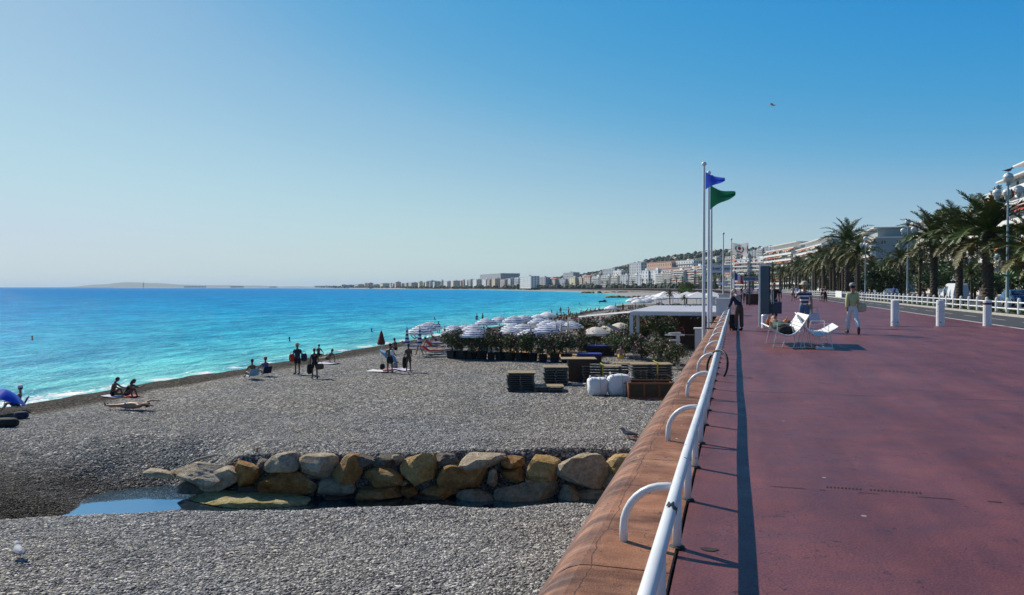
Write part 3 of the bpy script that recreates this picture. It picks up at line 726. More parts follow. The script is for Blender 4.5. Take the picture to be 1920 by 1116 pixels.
for i, s in enumerate([205, 222, 240, 259, 279, 300, 323, 348, 375, 404, 435, 468, 500]):
    palm_far(ORD[i] + ' date palm from the right in the third row before the terraced blocks', PS(s, 73 + rng.uniform(-1, 1), 0), rng.uniform(.95, 1.2), rng, 'third row of palms before the terraced blocks')
for i, s in enumerate([140, 148, 157, 165.5, 175, 185.5, 197, 209.5, 223, 237, 253, 271, 290, 311, 334, 359, 386, 415]):
    palm_far(ORD[i] + ' low bushy palm squeezed between the verge palms, counted from the right', PS(s, 54.6 + rng.uniform(-.4, .4), 0), rng.uniform(.72, .9), rng, 'low palms squeezed between the verge palms')
# ---- shrubs across the road
M_leaf = [mat('leaf_dark', (.035, .060, .020, 1), .6, .4, 2, rnd=.4), mat('leaf_mid', (.060, .095, .028, 1), .6, .4, 2, rnd=.4), mat('leaf_light', (.12, .16, .045, 1), .6, .4, 2, rnd=.3)]
def leaf_cloud(n, rx, ry, rz, ls, rng, mats=3, clumps=9, asp=.45):
    mb = MB(); cl = []
    for _ in range(clumps):
        a, b = rng.uniform(0, 6.28), rng.uniform(-.9, 1); rr = rng.uniform(.35, .8); c_ = math.sqrt(max(0, 1 - b * b))
        cl.append((Vector((rr * c_ * math.cos(a), rr * c_ * math.sin(a), rr * b)), rng.uniform(.28, .5), rng.randint(0, mats - 1)))
    for _ in range(n):
        c, r, m = rng.choice(cl); v = Vector((rng.gauss(0, 1), rng.gauss(0, 1), rng.gauss(0, 1))).normalized() * r * rng.uniform(.55, 1.0) + c
        p = Vector((v.x * rx, v.y * ry, v.z * rz)); d = Vector((rng.gauss(0, 1), rng.gauss(0, 1), rng.gauss(.4, .8))).normalized()
        s = d.cross(Vector((rng.gauss(0, 1), rng.gauss(0, 1), rng.gauss(0, 1)))).normalized(); l = ls * rng.uniform(.7, 1.3)
        mb.cm = m if rng.random() < .75 else rng.randint(0, mats - 1)
        mb.poly(p, p + d * l * .5 + s * l * asp * .5, p + d * l, p + d * l * .5 - s * l * asp * .5)
    return mb
SHR = [leaf_cloud(1500, 1.6, 1.6, 1.15, .24, random.Random(s)).mesh('foliage', M_leaf) for s in (1, 2, 3)]
STEM = MB().tube([(0, 0, 0), (.05, .05, .6), (.1, 0, 1.2)], [.10, .08, .05], 6).mesh('stem', M_trunk)
for i, (s, off) in enumerate([(62, 66), (70, 67.5), (78, 66), (86, 67), (95, 66), (104, 68), (113, 66.5), (122, 67.5), (131, 66), (142, 67), (155, 68), (168, 66), (74, 71), (90, 72), (108, 73), (126, 71), (58, 69), (51, 68), (180, 67), (193, 68), (207, 66), (222, 67), (238, 68), (255, 66), (272, 67), (290, 68), (310, 66), (332, 67), (355, 68), (380, 67), (148, 60), (160, 61), (174, 60), (188, 60), (204, 61)]):
    t = thing('shrub', 'dense leafy shrub planted on the strip across the road', 'shrub', PS(s, off, 0), rng.uniform(0, 6), 'shrubs across the road', rng.uniform(1.5, 2.3))
    link('stem', STEM, t); link('foliage', SHR[i % 3], t, (0, 0, 1.15))

GT = leaf_cloud(3200, 2.6, 2.6, 2.3, .34, random.Random(12), 2, 16).mesh('crown', M_leaf[:2]); GTT = MB().tube([(0, 0, 0), (.1, 0, 1.5), (0, .1, 3.2), (.2, 0, 4.6)], [.22, .18, .13, .06], 7).mesh('trunk', M_trunk)
for i, (s, off, sc, lb) in enumerate([(58, 74, 1.25, 'nearest dark leafy garden tree behind the right-edge palms'), (66, 76, 1.2, 'dark leafy garden tree behind the thickest palm'), (75, 75, 1.1, 'dark leafy garden tree left of the thickest palm trunk'), (52, 71, 1.2, 'dark leafy garden tree at the extreme right edge'), (84, 77, .95, 'dark leafy garden tree in front of the hotel'), (110, 74, .8, 'small leafy garden tree left of the lone palm'), (150, 74, 1.0, 'leafy tree before the grey-green block, right one'), (163, 73, 1.1, 'leafy tree before the grey-green block, middle one'), (178, 74, 1.1, 'leafy tree before the grey-green block, left one'), (200, 76, 1.2, 'leafy tree beyond the grey-green block behind palms'), (226, 77, 1.2, 'leafy tree further along behind the palm rows')]):
    t = thing('garden_tree', lb, 'tree', PS(s, off, 0), i * 1.1, 'leafy garden trees', sc); link('trunk', GTT, t); link('crown', GT, t, (0, 0, 4.2))
# ---- lamp posts with globes
M_pole = mat('lamp_pole_paint', (.30, .37, .38, 1), .45, .15, 4, metal=.2)
M_globe = mat('globe_glass', (.72, .72, .68, 1), .25, .08, 3)
M_dkmetal = mat('dark_metal', (.05, .055, .06, 1), .45, .2, 5, metal=.3)
def lamp(label, loc, rz=0.0):
    t = thing('street_lamp', label, 'street lamp', loc, rz, 'globe lamps along the verge')
    mb = MB(); mb.lathe([(.16, 0), (.16, .5), (.11, .62), (.085, 3.0), (.06, 8.0), (.05, 8.35)], 12); mb.build('pole', M_pole, t, True)
    for (x, y, z, r) in ((0, 0, 8.72, .32), (-.62, .1, 7.75, .27), (.55, -.25, 7.9, .27), (.1, .6, 7.8, .27)):
        g = MB(); g.blob((x, y, z), r, 16, 10); go = g.build('globe', M_globe, t, True)
        b = MB(); b.lathe([(r * 1.02, -.02), (r * 1.04, .0), (r * 1.02, .02)], 16, (x, y, z)); b.lathe([(.05, -r - .22), (.14, -r - .16), (.16, -r + .04)], 10, (x, y, z)); b.build('globe_collar', M_pole, go)
        if x or y:
            a = MB(); a.tube([(0, 0, 7.1), (x * .5, y * .5, 7.1), (x, y, 7.2), (x, y, z - r - .15)], .03, 6); a.build('arm', M_pole, t)
    return t
L1 = lamp('tall lamp with white globes and a bird on top, nearest the right edge', (17.0, 58.6, .04))
mb = MB(); mb.box((0, 0, 0), (.9, .05, .13)); mb.add([(-.45, -.03, .12), (-.45, -.03, -.12), (-.68, -.03, 0), (-.45, .03, .12), (-.45, .03, -.12), (-.68, .03, 0)], [(0, 1, 2), (3, 5, 4), (0, 2, 5, 3), (2, 1, 4, 5), (1, 0, 3, 4)])
mb.box((.5, 0, .08), (.22, .05, .16)); o = mb.build('arrow_sign', mat('green_sign', (.05, .30, .06, 1), .5, .15, 4), L1, False, (-.1, -.2, 2.35))
again(L1, 'tall globe lamp rising behind the lone date palm', (18.0, 95.2, .04), .7)
for ch in list(bpy.data.objects):
    if ch.name.startswith('arrow_sign.'): bpy.data.objects.remove(ch)
L2 = [o for o in bpy.data.objects if o.name.startswith('street_lamp.') and o.parent is None][0]
again(L2, 'globe lamp standing against the grey-green block and clear sky', (18.2, 126.0, .04), 2.0)
for s, lb in ((165, 'fourth'), (205, 'fifth'), (250, 'sixth'), (300, 'seventh')): again(L2, lb + ' globe lamp from the right along the fence, between palms', PS(s, 53.5, .04), s * 1.0)
again(L2, 'low globe lamp beyond the road near the green hedge', (30, 122, -2.6), .3); again(L2, 'low globe lamp beyond the road left of the white shelter', (33, 118, -3.0), 1.3)

# ---- white post-and-rail fence
M_fence = mat('fence_white', (.78, .77, .75, 1), .6, .12, 3)
fence = thing('post_fence', 'white post and rail fence along the grass verge', 'fence', (0, 0, 0))
fp = MB(); fp.lathe([(.10, 0), (.10, .86), (.085, .93), (.03, .96)], 10); fp_me = fp.mesh('post', M_fence, False)
ss = list(np.arange(40, 150, 2.05)) + list(np.arange(150, 330, 4.1))
for s in ss: link('post', fp_me, fence, PS(s, 51.75, .05))
for a, b in zip(ss, ss[1:]):
    for z in (.36, .74):
        mb = MB(); p, q = Vector(PS(a, 51.75, z)), Vector(PS(b, 51.75, z)); dv = (q - p).normalized() * .09
        mb.tube([p + dv, q - dv], .045, 6); mb.build('rail', M_fence, fence)
for i, (s0, s1) in enumerate([(128, 136), (196, 236)]):
    g = thing('white_barrier', ['white panel barrier standing in the fence line, nearer one', 'long white panel barrier closing the far end of the fence'][i], 'barrier', PS(s0, 51.2, 0))
    for k in range(8):
        p, q = Vector(PS(s0 + (s1 - s0) * k / 8, 51.2)), Vector(PS(s0 + (s1 - s0) * (k + .92) / 8, 51.2)); p -= g.location; q -= g.location
        mb = MB(); c = (p + q) / 2; mb.box((c.x, c.y, .55), (.08, (q - p).length, 1.0), math.atan2(q.y - p.y, q.x - p.x) - math.pi / 2); mb.build('panel', M_fence, g)
# ---- bollards on the promenade
for px, lb, band in ((1678, 'plain white bollard, leftmost of the three by the cycle path', 0), (1763, 'plain white bollard, middle one of the three by the cycle path', 0), (1851, 'white bollard with dark red band beside the cycle path', 1)):
    p = gz(px, 611.5); t = thing('bollard', lb, 'bollard', p, 0, 'white bollards')
    mb = MB(); mb.lathe([(.165, 0), (.165, 1.06), (.155, 1.09), (.12, 1.10), (.0, 1.10)], 20); mb.build('post', M_rail, t, False)
    if band: mb = MB(); mb.lathe([(.166, .90), (.169, .905), (.169, .99), (.166, .995)], 20); mb.build('band', mat('dark_red_band', (.10, .02, .025, 1), .5, .2, 9), t)

# ---- buildings
M_pane = mat('window_glass', (.045, .065, .085, 1), .08, .4, .6, spec=.8)
M_bluepane = mat('blue_glass', (.04, .16, .32, 1), .10, .25, .05, spec=.8)
M_roof = mat('tile_roof', (.36, .13, .08, 1), .8, .2, .5)
M_slab = mat('balcony_white', (.72, .70, .66, 1), .7, .08, .5)
M_awn = [mat('awning_orange', (.62, .20, .06, 1), .7, .15, 1), mat('awning_red', (.45, .07, .05, 1), .7, .15, 1), mat('awning_cream', (.72, .62, .45, 1), .7, .1, 1)]
M_railg = mat('balcony_glass', (.25, .33, .36, 1), .15, .1, 1)
def wallmat(i):
    cols = [(.66, .62, .55), (.70, .68, .64), (.60, .50, .38), (.72, .64, .44), (.55, .45, .38), (.50, .52, .54), (.62, .40, .30), (.74, .73, .70), (.30, .34, .33), (.40, .43, .47), (.68, .58, .46)]
    return mat('render_%s' % ['cream', 'white', 'sand', 'yellow', 'beige', 'grey', 'rose', 'bright', 'greygreen', 'slate', 'peach'][i], (*cols[i], 1), .85, .10, .12, world=True)
def facade(mb, pane, u0, v0, w, h, nb, nf, ww, wh, place, sill=.9, rec=.25):
    """wall sheet with real openings; place(u, v, d) -> xyz, d = depth behind the face"""
    cw, ch = w / nb, h / nf
    for i in range(nf):
        for j in range(nb):
            a, b = u0 + j * cw, v0 + i * ch; x0, x1 = a + (cw - ww) / 2, a + (cw + ww) / 2; y0 = b + min(sill, ch - wh - .1); y1 = y0 + wh
            P = lambda u, v, d=0: place(u, v, d)
            mb.poly(P(a, b), P(a + cw, b), P(a + cw, y0), P(a, y0)); mb.poly(P(a, y1), P(a + cw, y1), P(a + cw, b + ch), P(a, b + ch))
            mb.poly(P(a, y0), P(x0, y0), P(x0, y1), P(a, y1)); mb.poly(P(x1, y0), P(a + cw, y0), P(a + cw, y1), P(x1, y1))
            for (p, q) in (((x0, y0), (x1, y0)), ((x1, y0), (x1, y1)), ((x1, y1), (x0, y1)), ((x0, y1), (x0, y0))):
                mb.poly(P(*p), P(*q), P(*q, rec), P(*p, rec))
            if pane is not None: pane.append((x0, y0, x1, y1))
_pm = {}
def pane_mesh(w, h, m):
    key = (round(w, 2), round(h, 2), m.name)
    if key not in _pm:
        mb = MB(); mb.box((0, 0, 0), (w, .04, h)); _pm[key] = mb.mesh('window', m)
    return _pm[key]
_fm = {}
def frame_mesh(w, h):
    key = (round(w, 2), round(h, 2))
    if key not in _fm:
        mb = MB()
        for x in (-w / 2 + .04, 0, w / 2 - .04): mb.box((x, 0, 0), (.07, .06, h))
        mb.box((0, 0, h / 2 - .04), (w, .065, .07)); mb.box((0, 0, -h / 2 + .04), (w, .065, .07)); _fm[key] = mb.mesh('window_frame', M_slab)
    return _fm[key]
def building(label, loc, rz, w, dp, h, nf, nb, wi, style='flat', near=False, cat='building', ww=1.4, wh=1.6, group=None, pane=None, roof=True, name='apartment_building', nbs=None):
    """local x along the facade, front faces local -y, depth goes to +y"""
    t = thing(name, label, cat, loc, rz, group); wm = wallmat(wi); mb = MB(); F, Sd, Rr = [], [], []
    nbs = nbs or max(1, int(dp / 4))
    facade(mb, F, 0, 0, w, h, nb, nf, ww, wh, lambda u, v, d: (u, d, v))
    facade(mb, Sd, 0, 0, dp, h, nbs, nf, min(ww, dp / nbs * .6), wh, lambda u, v, d: (w - d, u, v))
    facade(mb, Rr, 0, 0, dp, h, nbs, nf, min(ww, dp / nbs * .6), wh, lambda u, v, d: (d, dp - u, v))
    mb.poly((w, dp, 0), (0, dp, 0), (0, dp, h), (w, dp, h)); mb.poly((0, 0, h), (w, 0, h), (w, dp, h), (0, dp, h))
    mb.build('wall', wm, t)
    pm = pane or M_pane
    if near:
        for (x0, y0, x1, y1) in F:
            o = link('window', pane_mesh(x1 - x0, y1 - y0, pm), t, ((x0 + x1) / 2, .22, (y0 + y1) / 2)); link('window_frame', frame_mesh(x1 - x0, y1 - y0), o, (0, -.04, 0))
        for (x0, y0, x1, y1) in Rr:
            o = link('window', pane_mesh(x1 - x0, y1 - y0, pm), t, (.22, dp - (x0 + x1) / 2, (y0 + y1) / 2), -math.pi / 2); link('window_frame', frame_mesh(x1 - x0, y1 - y0), o, (0, -.04, 0))
        for (x0, y0, x1, y1) in Sd:
            o = link('window', pane_mesh(x1 - x0, y1 - y0, pm), t, (w - .22, (x0 + x1) / 2, (y0 + y1) / 2), math.pi / 2); link('window_frame', frame_mesh(x1 - x0, y1 - y0), o, (0, -.04, 0))
    else:
        pb = MB()
        for (x0, y0, x1, y1) in F: pb.poly((x0, .22, y0), (x1, .22, y0), (x1, .22, y1), (x0, .22, y1))
        for (x0, y0, x1, y1) in Sd: pb.poly((w - .22, x0, y0), (w - .22, x1, y0), (w - .22, x1, y1), (w - .22, x0, y1))
        for (x0, y0, x1, y1) in Rr: pb.poly((.22, dp - x0, y0), (.22, dp - x1, y0), (.22, dp - x1, y1), (.22, dp - x0, y1))
        tag(pb.build('window_panes', pm, t), kind='stuff')
    ch = h / nf
    if style in ('balcony', 'terrace'):
        for i in range(1, nf):
            b = MB(); z = i * ch; o_ = 1.5
            b.box((w / 2, -o_ / 2, z), (w - .4, o_, .22)); b.box((w / 2, -o_ + .05, z + .55), (w - .4, .08, .85))
            for x in np.linspace(.2, w - .2, max(3, int(w / 8) + 1)): b.box((x, -o_ / 2, z + .9), (.18, o_ - .1, 1.7))
            b.build('balcony', M_slab, t)
            if near or style == 'terrace':
                rg = random.Random(i * 13 + int(w)); n = max(2, int(w / 6))
                for k in range(n):
                    if rg.random() < .62:
                        x0, x1 = w * k / n + .4, w * (k + 1) / n - .4; a = MB(); z1 = z + ch - .45
                        a.add([(x0, -.1, z1 + .3), (x1, -.1, z1 + .3), (x1, -1.9, z1 - .5), (x0, -1.9, z1 - .5), (x0, -1.9, z1 - .75), (x1, -1.9, z1 - .75)], [(0, 1, 2, 3), (3, 2, 5, 4)])
                        a.build('awning', M_awn[rg.choice((0, 0, 1, 2))], t)
    if style == 'bands':
        for i in range(nf + 1):
            b = MB(); b.box((w / 2, -.2, i * ch), (w + .2, .5, ch * .38)); b.build('spandrel', M_slab, t)
    if style == 'tile':
        b = MB(); rh = 2.2; b.add([(-.5, -.5, h), (w + .5, -.5, h), (w + .5, dp + .5, h), (-.5, dp + .5, h), (w * .15, dp / 2, h + rh), (w * .85, dp / 2, h + rh)], [(0, 1, 5, 4), (1, 2, 5), (2, 3, 4, 5), (3, 0, 4)]); b.build('roof', M_roof, t)
    elif roof:
        b = MB(); b.box((w / 2, dp / 2, h + .25), (w + .6, dp + .6, .5)); ro = b.build('roof', M_slab, t)
        b = MB(); rg = random.Random(int(w * 7 + h)); b.box((w * rg.uniform(.3, .7), dp * .6, h + 1.6), (min(w * .3, 6), min(dp * .4, 5), 2.2))
        for _ in range(3): b.box((w * rg.uniform(.1, .9), dp * rg.uniform(.3, .8), h + 1.2), (.9, .9, 1.5))
        b.build('roof_hut', wm, ro)
    return t
# right-hand seafront, near to far
b = building('modern white terraced apartment block rising at the right edge', (49, 181, .1), -math.pi / 2, 62, 22, 19.2, 6, 15, 7, 'terrace', True, ww=2.6, wh=2.3)
for i, (ins, z0) in enumerate(((2.5, 19.75), (5.5, 22.9))):
    mb = MB(); mb.box((31 - ins, 11 + ins / 2, z0 + 1.35), (60 - ins * 2, 20 - ins, 2.7)); p_ = mb.build('penthouse', wallmat(1), b)
    mb = MB(); mb.box((31 - ins, 10.4 + ins / 2, z0 + 2.85), (63 - ins * 2, 23 - ins, .28)); mb.box((31 - ins, -.2 + ins * .9, z0 + .55), (60 - ins * 2, .06, .9)); mb.build('penthouse_eave', M_slab, p_)
    mb = MB()
    for k in range(12): mb.box((3 + ins + k * 4.6, ins + .42, z0 + 1.4), (3.2, .1, 1.9))
    tag(mb.build('penthouse_window', M_pane, p_), kind='stuff')
h_ = building('ornate pale stone hotel with mansard corner and red roof plants', (48, 243, .1), -math.pi / 2, 60, 20, 15.6, 4, 20, 0, 'flat', True, cat='hotel', ww=1.3, wh=2.5, roof=False, name='hotel')
for z in (3.9, 7.8, 11.7, 15.6):
    mb = MB(); mb.box((30, -.35, z), (60.4, .7, .35)); mb.build('cornice', M_slab, h_)
for k in range(20):
    mb = MB(); mb.box((1.5 + k * 3, -.45, 8.7), (1.7, .7, .08))
    for x in np.linspace(-.8, .8, 7): mb.box((1.5 + k * 3 + x, -.75, 9.15), (.04, .04, .9))
    mb.build('balconette', M_dkmetal, h_)
mb = MB(); mb.box((30, 10.5, 17.2), (60, 18, 3.0), 0, (58, 15.5)); mb.build('mansard_roof', wallmat(5), h_)
for k in range(10):
    mb = MB(); mb.box((3 + k * 6, .9, 17.0), (1.8, 1.2, 2.4)); mb.box((3 + k * 6, .22, 17.0), (1.1, .1, 1.6)); d_ = mb.build('dormer', wallmat(0), h_)
mb = MB(); mb.lathe([(3.0, 15.8), (3.0, 18.2), (2.6, 19.6), (1.5, 20.8), (.2, 21.4), (.12, 22.4)], 16, (57, 3.4, 0)); mb.build('corner_dome', wallmat(0), h_)
mb = MB(); mb.box((50, 4, 19.2), (6, 3, 1.1)); mb.build('red_roof_plants', M_awn[1], h_)
g = building('plain grey-green apartment block with its shaded end wall facing', (47, 372, .1), -math.pi / 2, 70, 34, 18.6, 6, 18, 8, 'balcony', True, ww=1.6, wh=1.5, nbs=7)
mb = MB(); mb.box((34, 15, 20.6), (66, 28, 3.2)); pz = mb.build('penthouse', wallmat(8), g)
mb = MB(); mb.box((34, 15, 22.4), (69, 31, .35)); mb.build('penthouse_eave', M_slab, pz)
mb = MB(); mb.box((50, 22, 24), (14, 10, 2.6)); mb.box((60, 16, 23.4), (6, 6, 1.8)); mb.build('roof_hut', wallmat(4), pz)
for i, (s0, s1, h, nf, wi, st) in enumerate([(380, 440, 21, 7, 1, 'terrace'), (444, 500, 23, 7, 0, 'terrace')]):
    x0, y0, a0 = cst(s1, 81); x1, y1, _ = cst(s0, 81); wd = math.hypot(x1 - x0, y1 - y0)
    lb = ['first', 'second', 'third', 'fourth', 'fifth', 'sixth'][i] + ' long white terraced block with awnings beyond the grey-green block'
    b = building(lb, (x0, y0, 0), math.atan2(y1 - y0, x1 - x0), wd, 24, h, nf, int(wd / 4), wi, st, False, ww=2.4, wh=1.9, group='terraced seafront blocks')
    mb = MB(); mb.box((wd / 2, 13, h + 1.9), (wd - 4, 18, 2.8)); pz = mb.build('penthouse', wallmat(wi), b); mb = MB(); mb.box((wd / 2, 12, h + 3.4), (wd - 2, 21, .3)); mb.build('penthouse_eave', M_slab, pz)
# ---- hills behind the town
RIDGE = [(300, 541), (600, 540.5), (700, 538), (820, 535), (920, 531), (1000, 527), (1080, 521), (1150, 507), (1200, 495), (1260, 484), (1320, 475), (1400, 473), (1470, 468), (1560, 476), (1700, 486), (1900, 495)]
def ridge_h(px, d): return (538.5 - float(np.interp(px, [r[0] for r in RIDGE], [r[1] for r in RIDGE]))) / FPX * d + CAMH
HILL = {}
def hill_z(X, Y):
    v = Vector((X, Y, 0)); d = v.dot(AX); px = 960 + FPX * v.dot(RT) / max(d, 1)
    dr = float(np.interp(px, [600, 1000, 1300, 1600, 1900], [4200, 2700, 2100, 1700, 1500])); d0 = float(np.interp(px, [600, 1000, 1200, 1350, 1600, 1900], [3600, 1750, 1150, 800, 620, 560]))
    t = sm(d0, dr, d); hz = ridge_h(px, dr) * (t ** 1.25)
    return hz + (6 * nz(X * .006, Y * .006) + 3 * nz(X * .02, Y * .02)) * t
mb = MB(); angs = [960 + i * 12 for i in range(-55, 95)]; ds = np.linspace(560, 5200, 60)
for px in angs:
    for d in ds:
        p = AX * d + RT * ((px - 960) / FPX * d); mb.v.append((p.x, p.y, hill_z(p.x, p.y) - .3))
nd_ = len(ds)
for i in range(len(angs) - 1):
    for j in range(nd_ - 1):
        c4 = [(i * nd_ + j), ((i + 1) * nd_ + j), ((i + 1) * nd_ + j + 1), (i * nd_ + j + 1)]
        if max(mb.v[k_][2] for k_ in c4) > .3: mb.face(c4)
tag(mb.build('hills', mat('hillside', (.055, .075, .045, 1), .95, .4, .02, world=True), None, True), kind='structure')
# far capes and airport spit
mb = MB()
for i in range(60):
    px = 90 + i * 9; hgt = 100 * max(0, sm(90, 200, px) * (.45 + .55 * math.exp(-((px - 262) / 60) ** 2)) * (1 - .55 * sm(330, 600, px)) + .25 * nz(px * .02, 3))
    for dd, f in ((14000, 0), (15000, 1.0), (18000, 1.15)):
        p = AX * dd + RT * ((px - 960) / FPX * dd); mb.v.append((p.x, p.y, -6 + hgt * f))
for i in range(59):
    for j in range(2): mb.face((i * 3 + j, i * 3 + 3 + j, i * 3 + 4 + j, i * 3 + 1 + j))
tag(mb.build('cape_hills', mat('hillside', (.055, .075, .045, 1)), None, True), kind='structure')
mb = MB(); ring = []
for px, y0, y1 in [(215, 5200, 5350), (300, 5000, 5400), (420, 4700, 5300), (520, 4400, 5200), (580, 4050, 5000), (680, 3000, 4600), (760, 2600, 4200)]: ring.append((px, y0, y1))
for px, d0, d1 in ring:
    for d, z in ((d0, -5), (d0 + 25, -1.2), (d1, -1.0)):
        p = AX * d + RT * ((px - 960) / FPX * d); mb.v.append((p.x, p.y, z))
for i in range(len(ring) - 1):
    for j in range(2): mb.face((i * 3 + j, i * 3 + 3 + j, i * 3 + 4 + j, i * 3 + 1 + j))
tag(mb.build('airport_spit', mat('far_gravel', (.30, .29, .27, 1))), kind='structure')
def atd(px, d, z=0): p = AX * d + RT * ((px - 960) / FPX * d); return Vector((p.x, p.y, z))
t = thing('lighthouse_tower', 'tiny slim tower on the far spit at the horizon', 'tower', atd(269, 5050, -1.2)); mb = MB(); mb.lathe([(5, 0), (3.5, 8), (2.2, 26), (2.6, 27), (2.6, 31), (.3, 34)], 10); mb.build('shaft', wallmat(5), t)
for k, (px, ww_, hh) in enumerate([(345, 120, 7), (432, 70, 8), (505, 40, 6), (590, 110, 9)]):
    t = building('low airport hall on the far spit, %s from the left' % ['first', 'second', 'third', 'fourth'][k], atd(px, 4700 if px < 560 else 4150, -1.1), YAW, ww_, 30, hh, 1, 6, 5 if k < 3 else 1, 'flat', False, ww=4, wh=3, name='airport_hall')

# ---- far town: placed individually along the bay, then on the hillside
SPEC = [  # px0, px1, top y, distance, wall, style, floors, label
    (975, 1010, 519, 1500, 7, 'bands', 6, 'wide white seafront hotel with dark horizontal window bands'),
    (1010, 1030, 521, 1480, 9, 'flat', 6, 'dark blue glazed office block beside the banded hotel'),
    (1030, 1046, 524, 1450, 4, 'tile', 5, 'brown block with red tiled roof right of the dark office'),
    (1047, 1066, 524, 1420, 9, 'flat', 5, 'slate blue block between sandy houses'),
    (1066, 1083, 521, 1380, 3, 'flat', 6, 'yellowish apartment block with pale side wall'),
    (1083, 1094, 522, 1350, 2, 'flat', 6, 'narrow sand coloured block by the yellowish one'),
    (1094, 1110, 519, 1310, 4, 'tile', 6, 'brown block with bright red roof on the seafront'),
    (1110, 1128, 519, 1260, 7, 'balcony', 6, 'white block with deep balconies next to the red roof'),
    (1128, 1147, 518, 1220, 0, 'balcony', 7, 'cream balcony block left of the yellow house'),
    (1147, 1162, 518, 1180, 3, 'balcony', 7, 'pale yellow balcony block on the seafront'),
    (1162, 1180, 517, 1140, 5, 'flat', 7, 'block with blank grey side wall and dark balconies'),
    (1181, 1196, 517, 1090, 7, 'balcony', 7, 'white block left of the turquoise one'),
    (1192, 1206, 516, 1060, 5, 'flat', 8, 'pale turquoise fronted block beside the glass twins'),
    (1203, 1217, 508, 1010, 7, 'flat', 5, 'left one of the twin blocks with blue glass fronts'),
    (1219, 1235, 507, 990, 7, 'flat', 5, 'right one of the twin blocks with blue glass fronts'),
    (1231, 1246, 514, 940, 2, 'balcony', 8, 'sandy balcony block right of the glass twins'),
    (1246, 1262, 511, 910, 6, 'balcony', 8, 'block with red blinds and tall blank wall'),
    (1262, 1284, 508, 870, 1, 'terrace', 8, 'white terraced block behind the leafy beach tree'),
    (1284, 1304, 505, 850, 0, 'terrace', 8, 'cream terraced block left of the flagpoles'),
    (1304, 1318, 500, 830, 7, 'terrace', 9, 'stepped white block just left of the flagpoles'),
    (1374, 1400, 488, 800, 1, 'terrace', 8, 'white terraced block behind the crest flag'),
    (1400, 1428, 487, 780, 7, 'terrace', 8, 'white terraced block left of the orange awnings'),
    (1428, 1455, 484, 760, 5, 'balcony', 9, 'block with a tall bare pale end wall'),
    (900, 975, 515.5, 2300, 9, 'flat', 9, 'very long slab block on the skyline behind the seafront'),
    (1180, 1205, 494, 1420, 5, 'flat', 9, 'big grey slab on the slope above the seafront'),
    (1203, 1262, 494.5, 1500, 6, 'tile', 5, 'long rose coloured school with red roof on the slope'),
    (1267, 1300, 490, 1380, 7, 'balcony', 6, 'white balcony block on the wooded slope'),
    (1236, 1292, 505, 1250, 9, 'tile', 4, 'long low roofed hall above the twin blocks'),
    (1056, 1083, 512, 1900, 9, 'flat', 6, 'blue-grey block on the low ridge'),
    (1130, 1158, 505, 1800, 9, 'flat', 5, 'slate block among trees on the ridge'),
    (1150, 1168, 508, 1500, 7, 'flat', 4, 'white villa below the slate block on the ridge'),
    (1394, 1402, 476, 1500, 7, 'balcony', 12, 'slender white tower behind the crest flag'),
    (1402, 1416, 472, 1550, 9, 'flat', 12, 'dark slab tower next to the slender white one'),
    (1419, 1428, 467, 1300, 7, 'balcony', 14, 'pale balcony tower on the skyline right of the flags'),
    (1428, 1450, 464.5, 1300, 9, 'flat', 13, 'blue tower block on the skyline right of the flags'),
    (1360, 1378, 482, 1350, 2, 'balcony', 6, 'sand coloured block behind the twin flagpoles'),
    (800, 822, 527, 2500, 9, 'flat', 6, 'glass building with dark front near the far tip')]
for (a, b_, yt, d, wi, st, nf, lb) in SPEC:
    p = atd(a, d); q = atd(b_, d); wd = (q - p).length; top = (538.5 - yt) / FPX * d + CAMH; z0 = max(-.1, hill_z(p.x, p.y) - 4)
    bl = building(lb, (p.x, p.y, z0), YAW - R(75), wd * 2.1, wd * .45, max(6, top - z0), nf, max(2, int(wd / 4.0)), wi, st, False, ww=2.6, wh=max(1.4, (top - z0) / nf * .5), pane=M_bluepane if 'glass' in lb or 'dark blue' in lb else None)
rg = random.Random(77); NW = ['cream', 'white', 'sand', 'yellow', 'beige', 'grey', 'rose', 'bright', 'greygreen', 'slate', 'peach']
# seafront towards the tip of the bay
px = 640.0; i = 0
while px < 975:
    wpx = rg.choice((5, 7, 9, 12, 16)) * rg.uniform(.85, 1.15); d = float(np.interp(px, [640, 700, 860, 980], [3300, 2900, 1980, 1560])) + 90
    yt = float(np.interp(px, [640, 700, 780, 860, 980], [534.5, 531.5, 529, 525.5, 521.5])) + rg.uniform(-1.3, 2.4)
    p = atd(px, d, -.1); wi = rg.choice((0, 1, 2, 3, 5, 7, 10, 6)); st = rg.choice(('flat', 'flat', 'balcony', 'tile'))
    building(ORD[min(i, 39)] + ' tiny seafront block from the far tip of the bay, ' + NW[wi] + ' walls', p, YAW - R(rg.uniform(68, 80)), wpx * rg.uniform(1.9, 2.4) / FPX * d, wpx * rg.uniform(.75, .95) / FPX * d, (538.5 - yt) / FPX * d + CAMH, rg.randint(5, 8), max(2, int(wpx / FPX * d / 5)), wi, st, False, ww=2.6, wh=1.7, group='distant seafront blocks'); px += wpx; i += 1
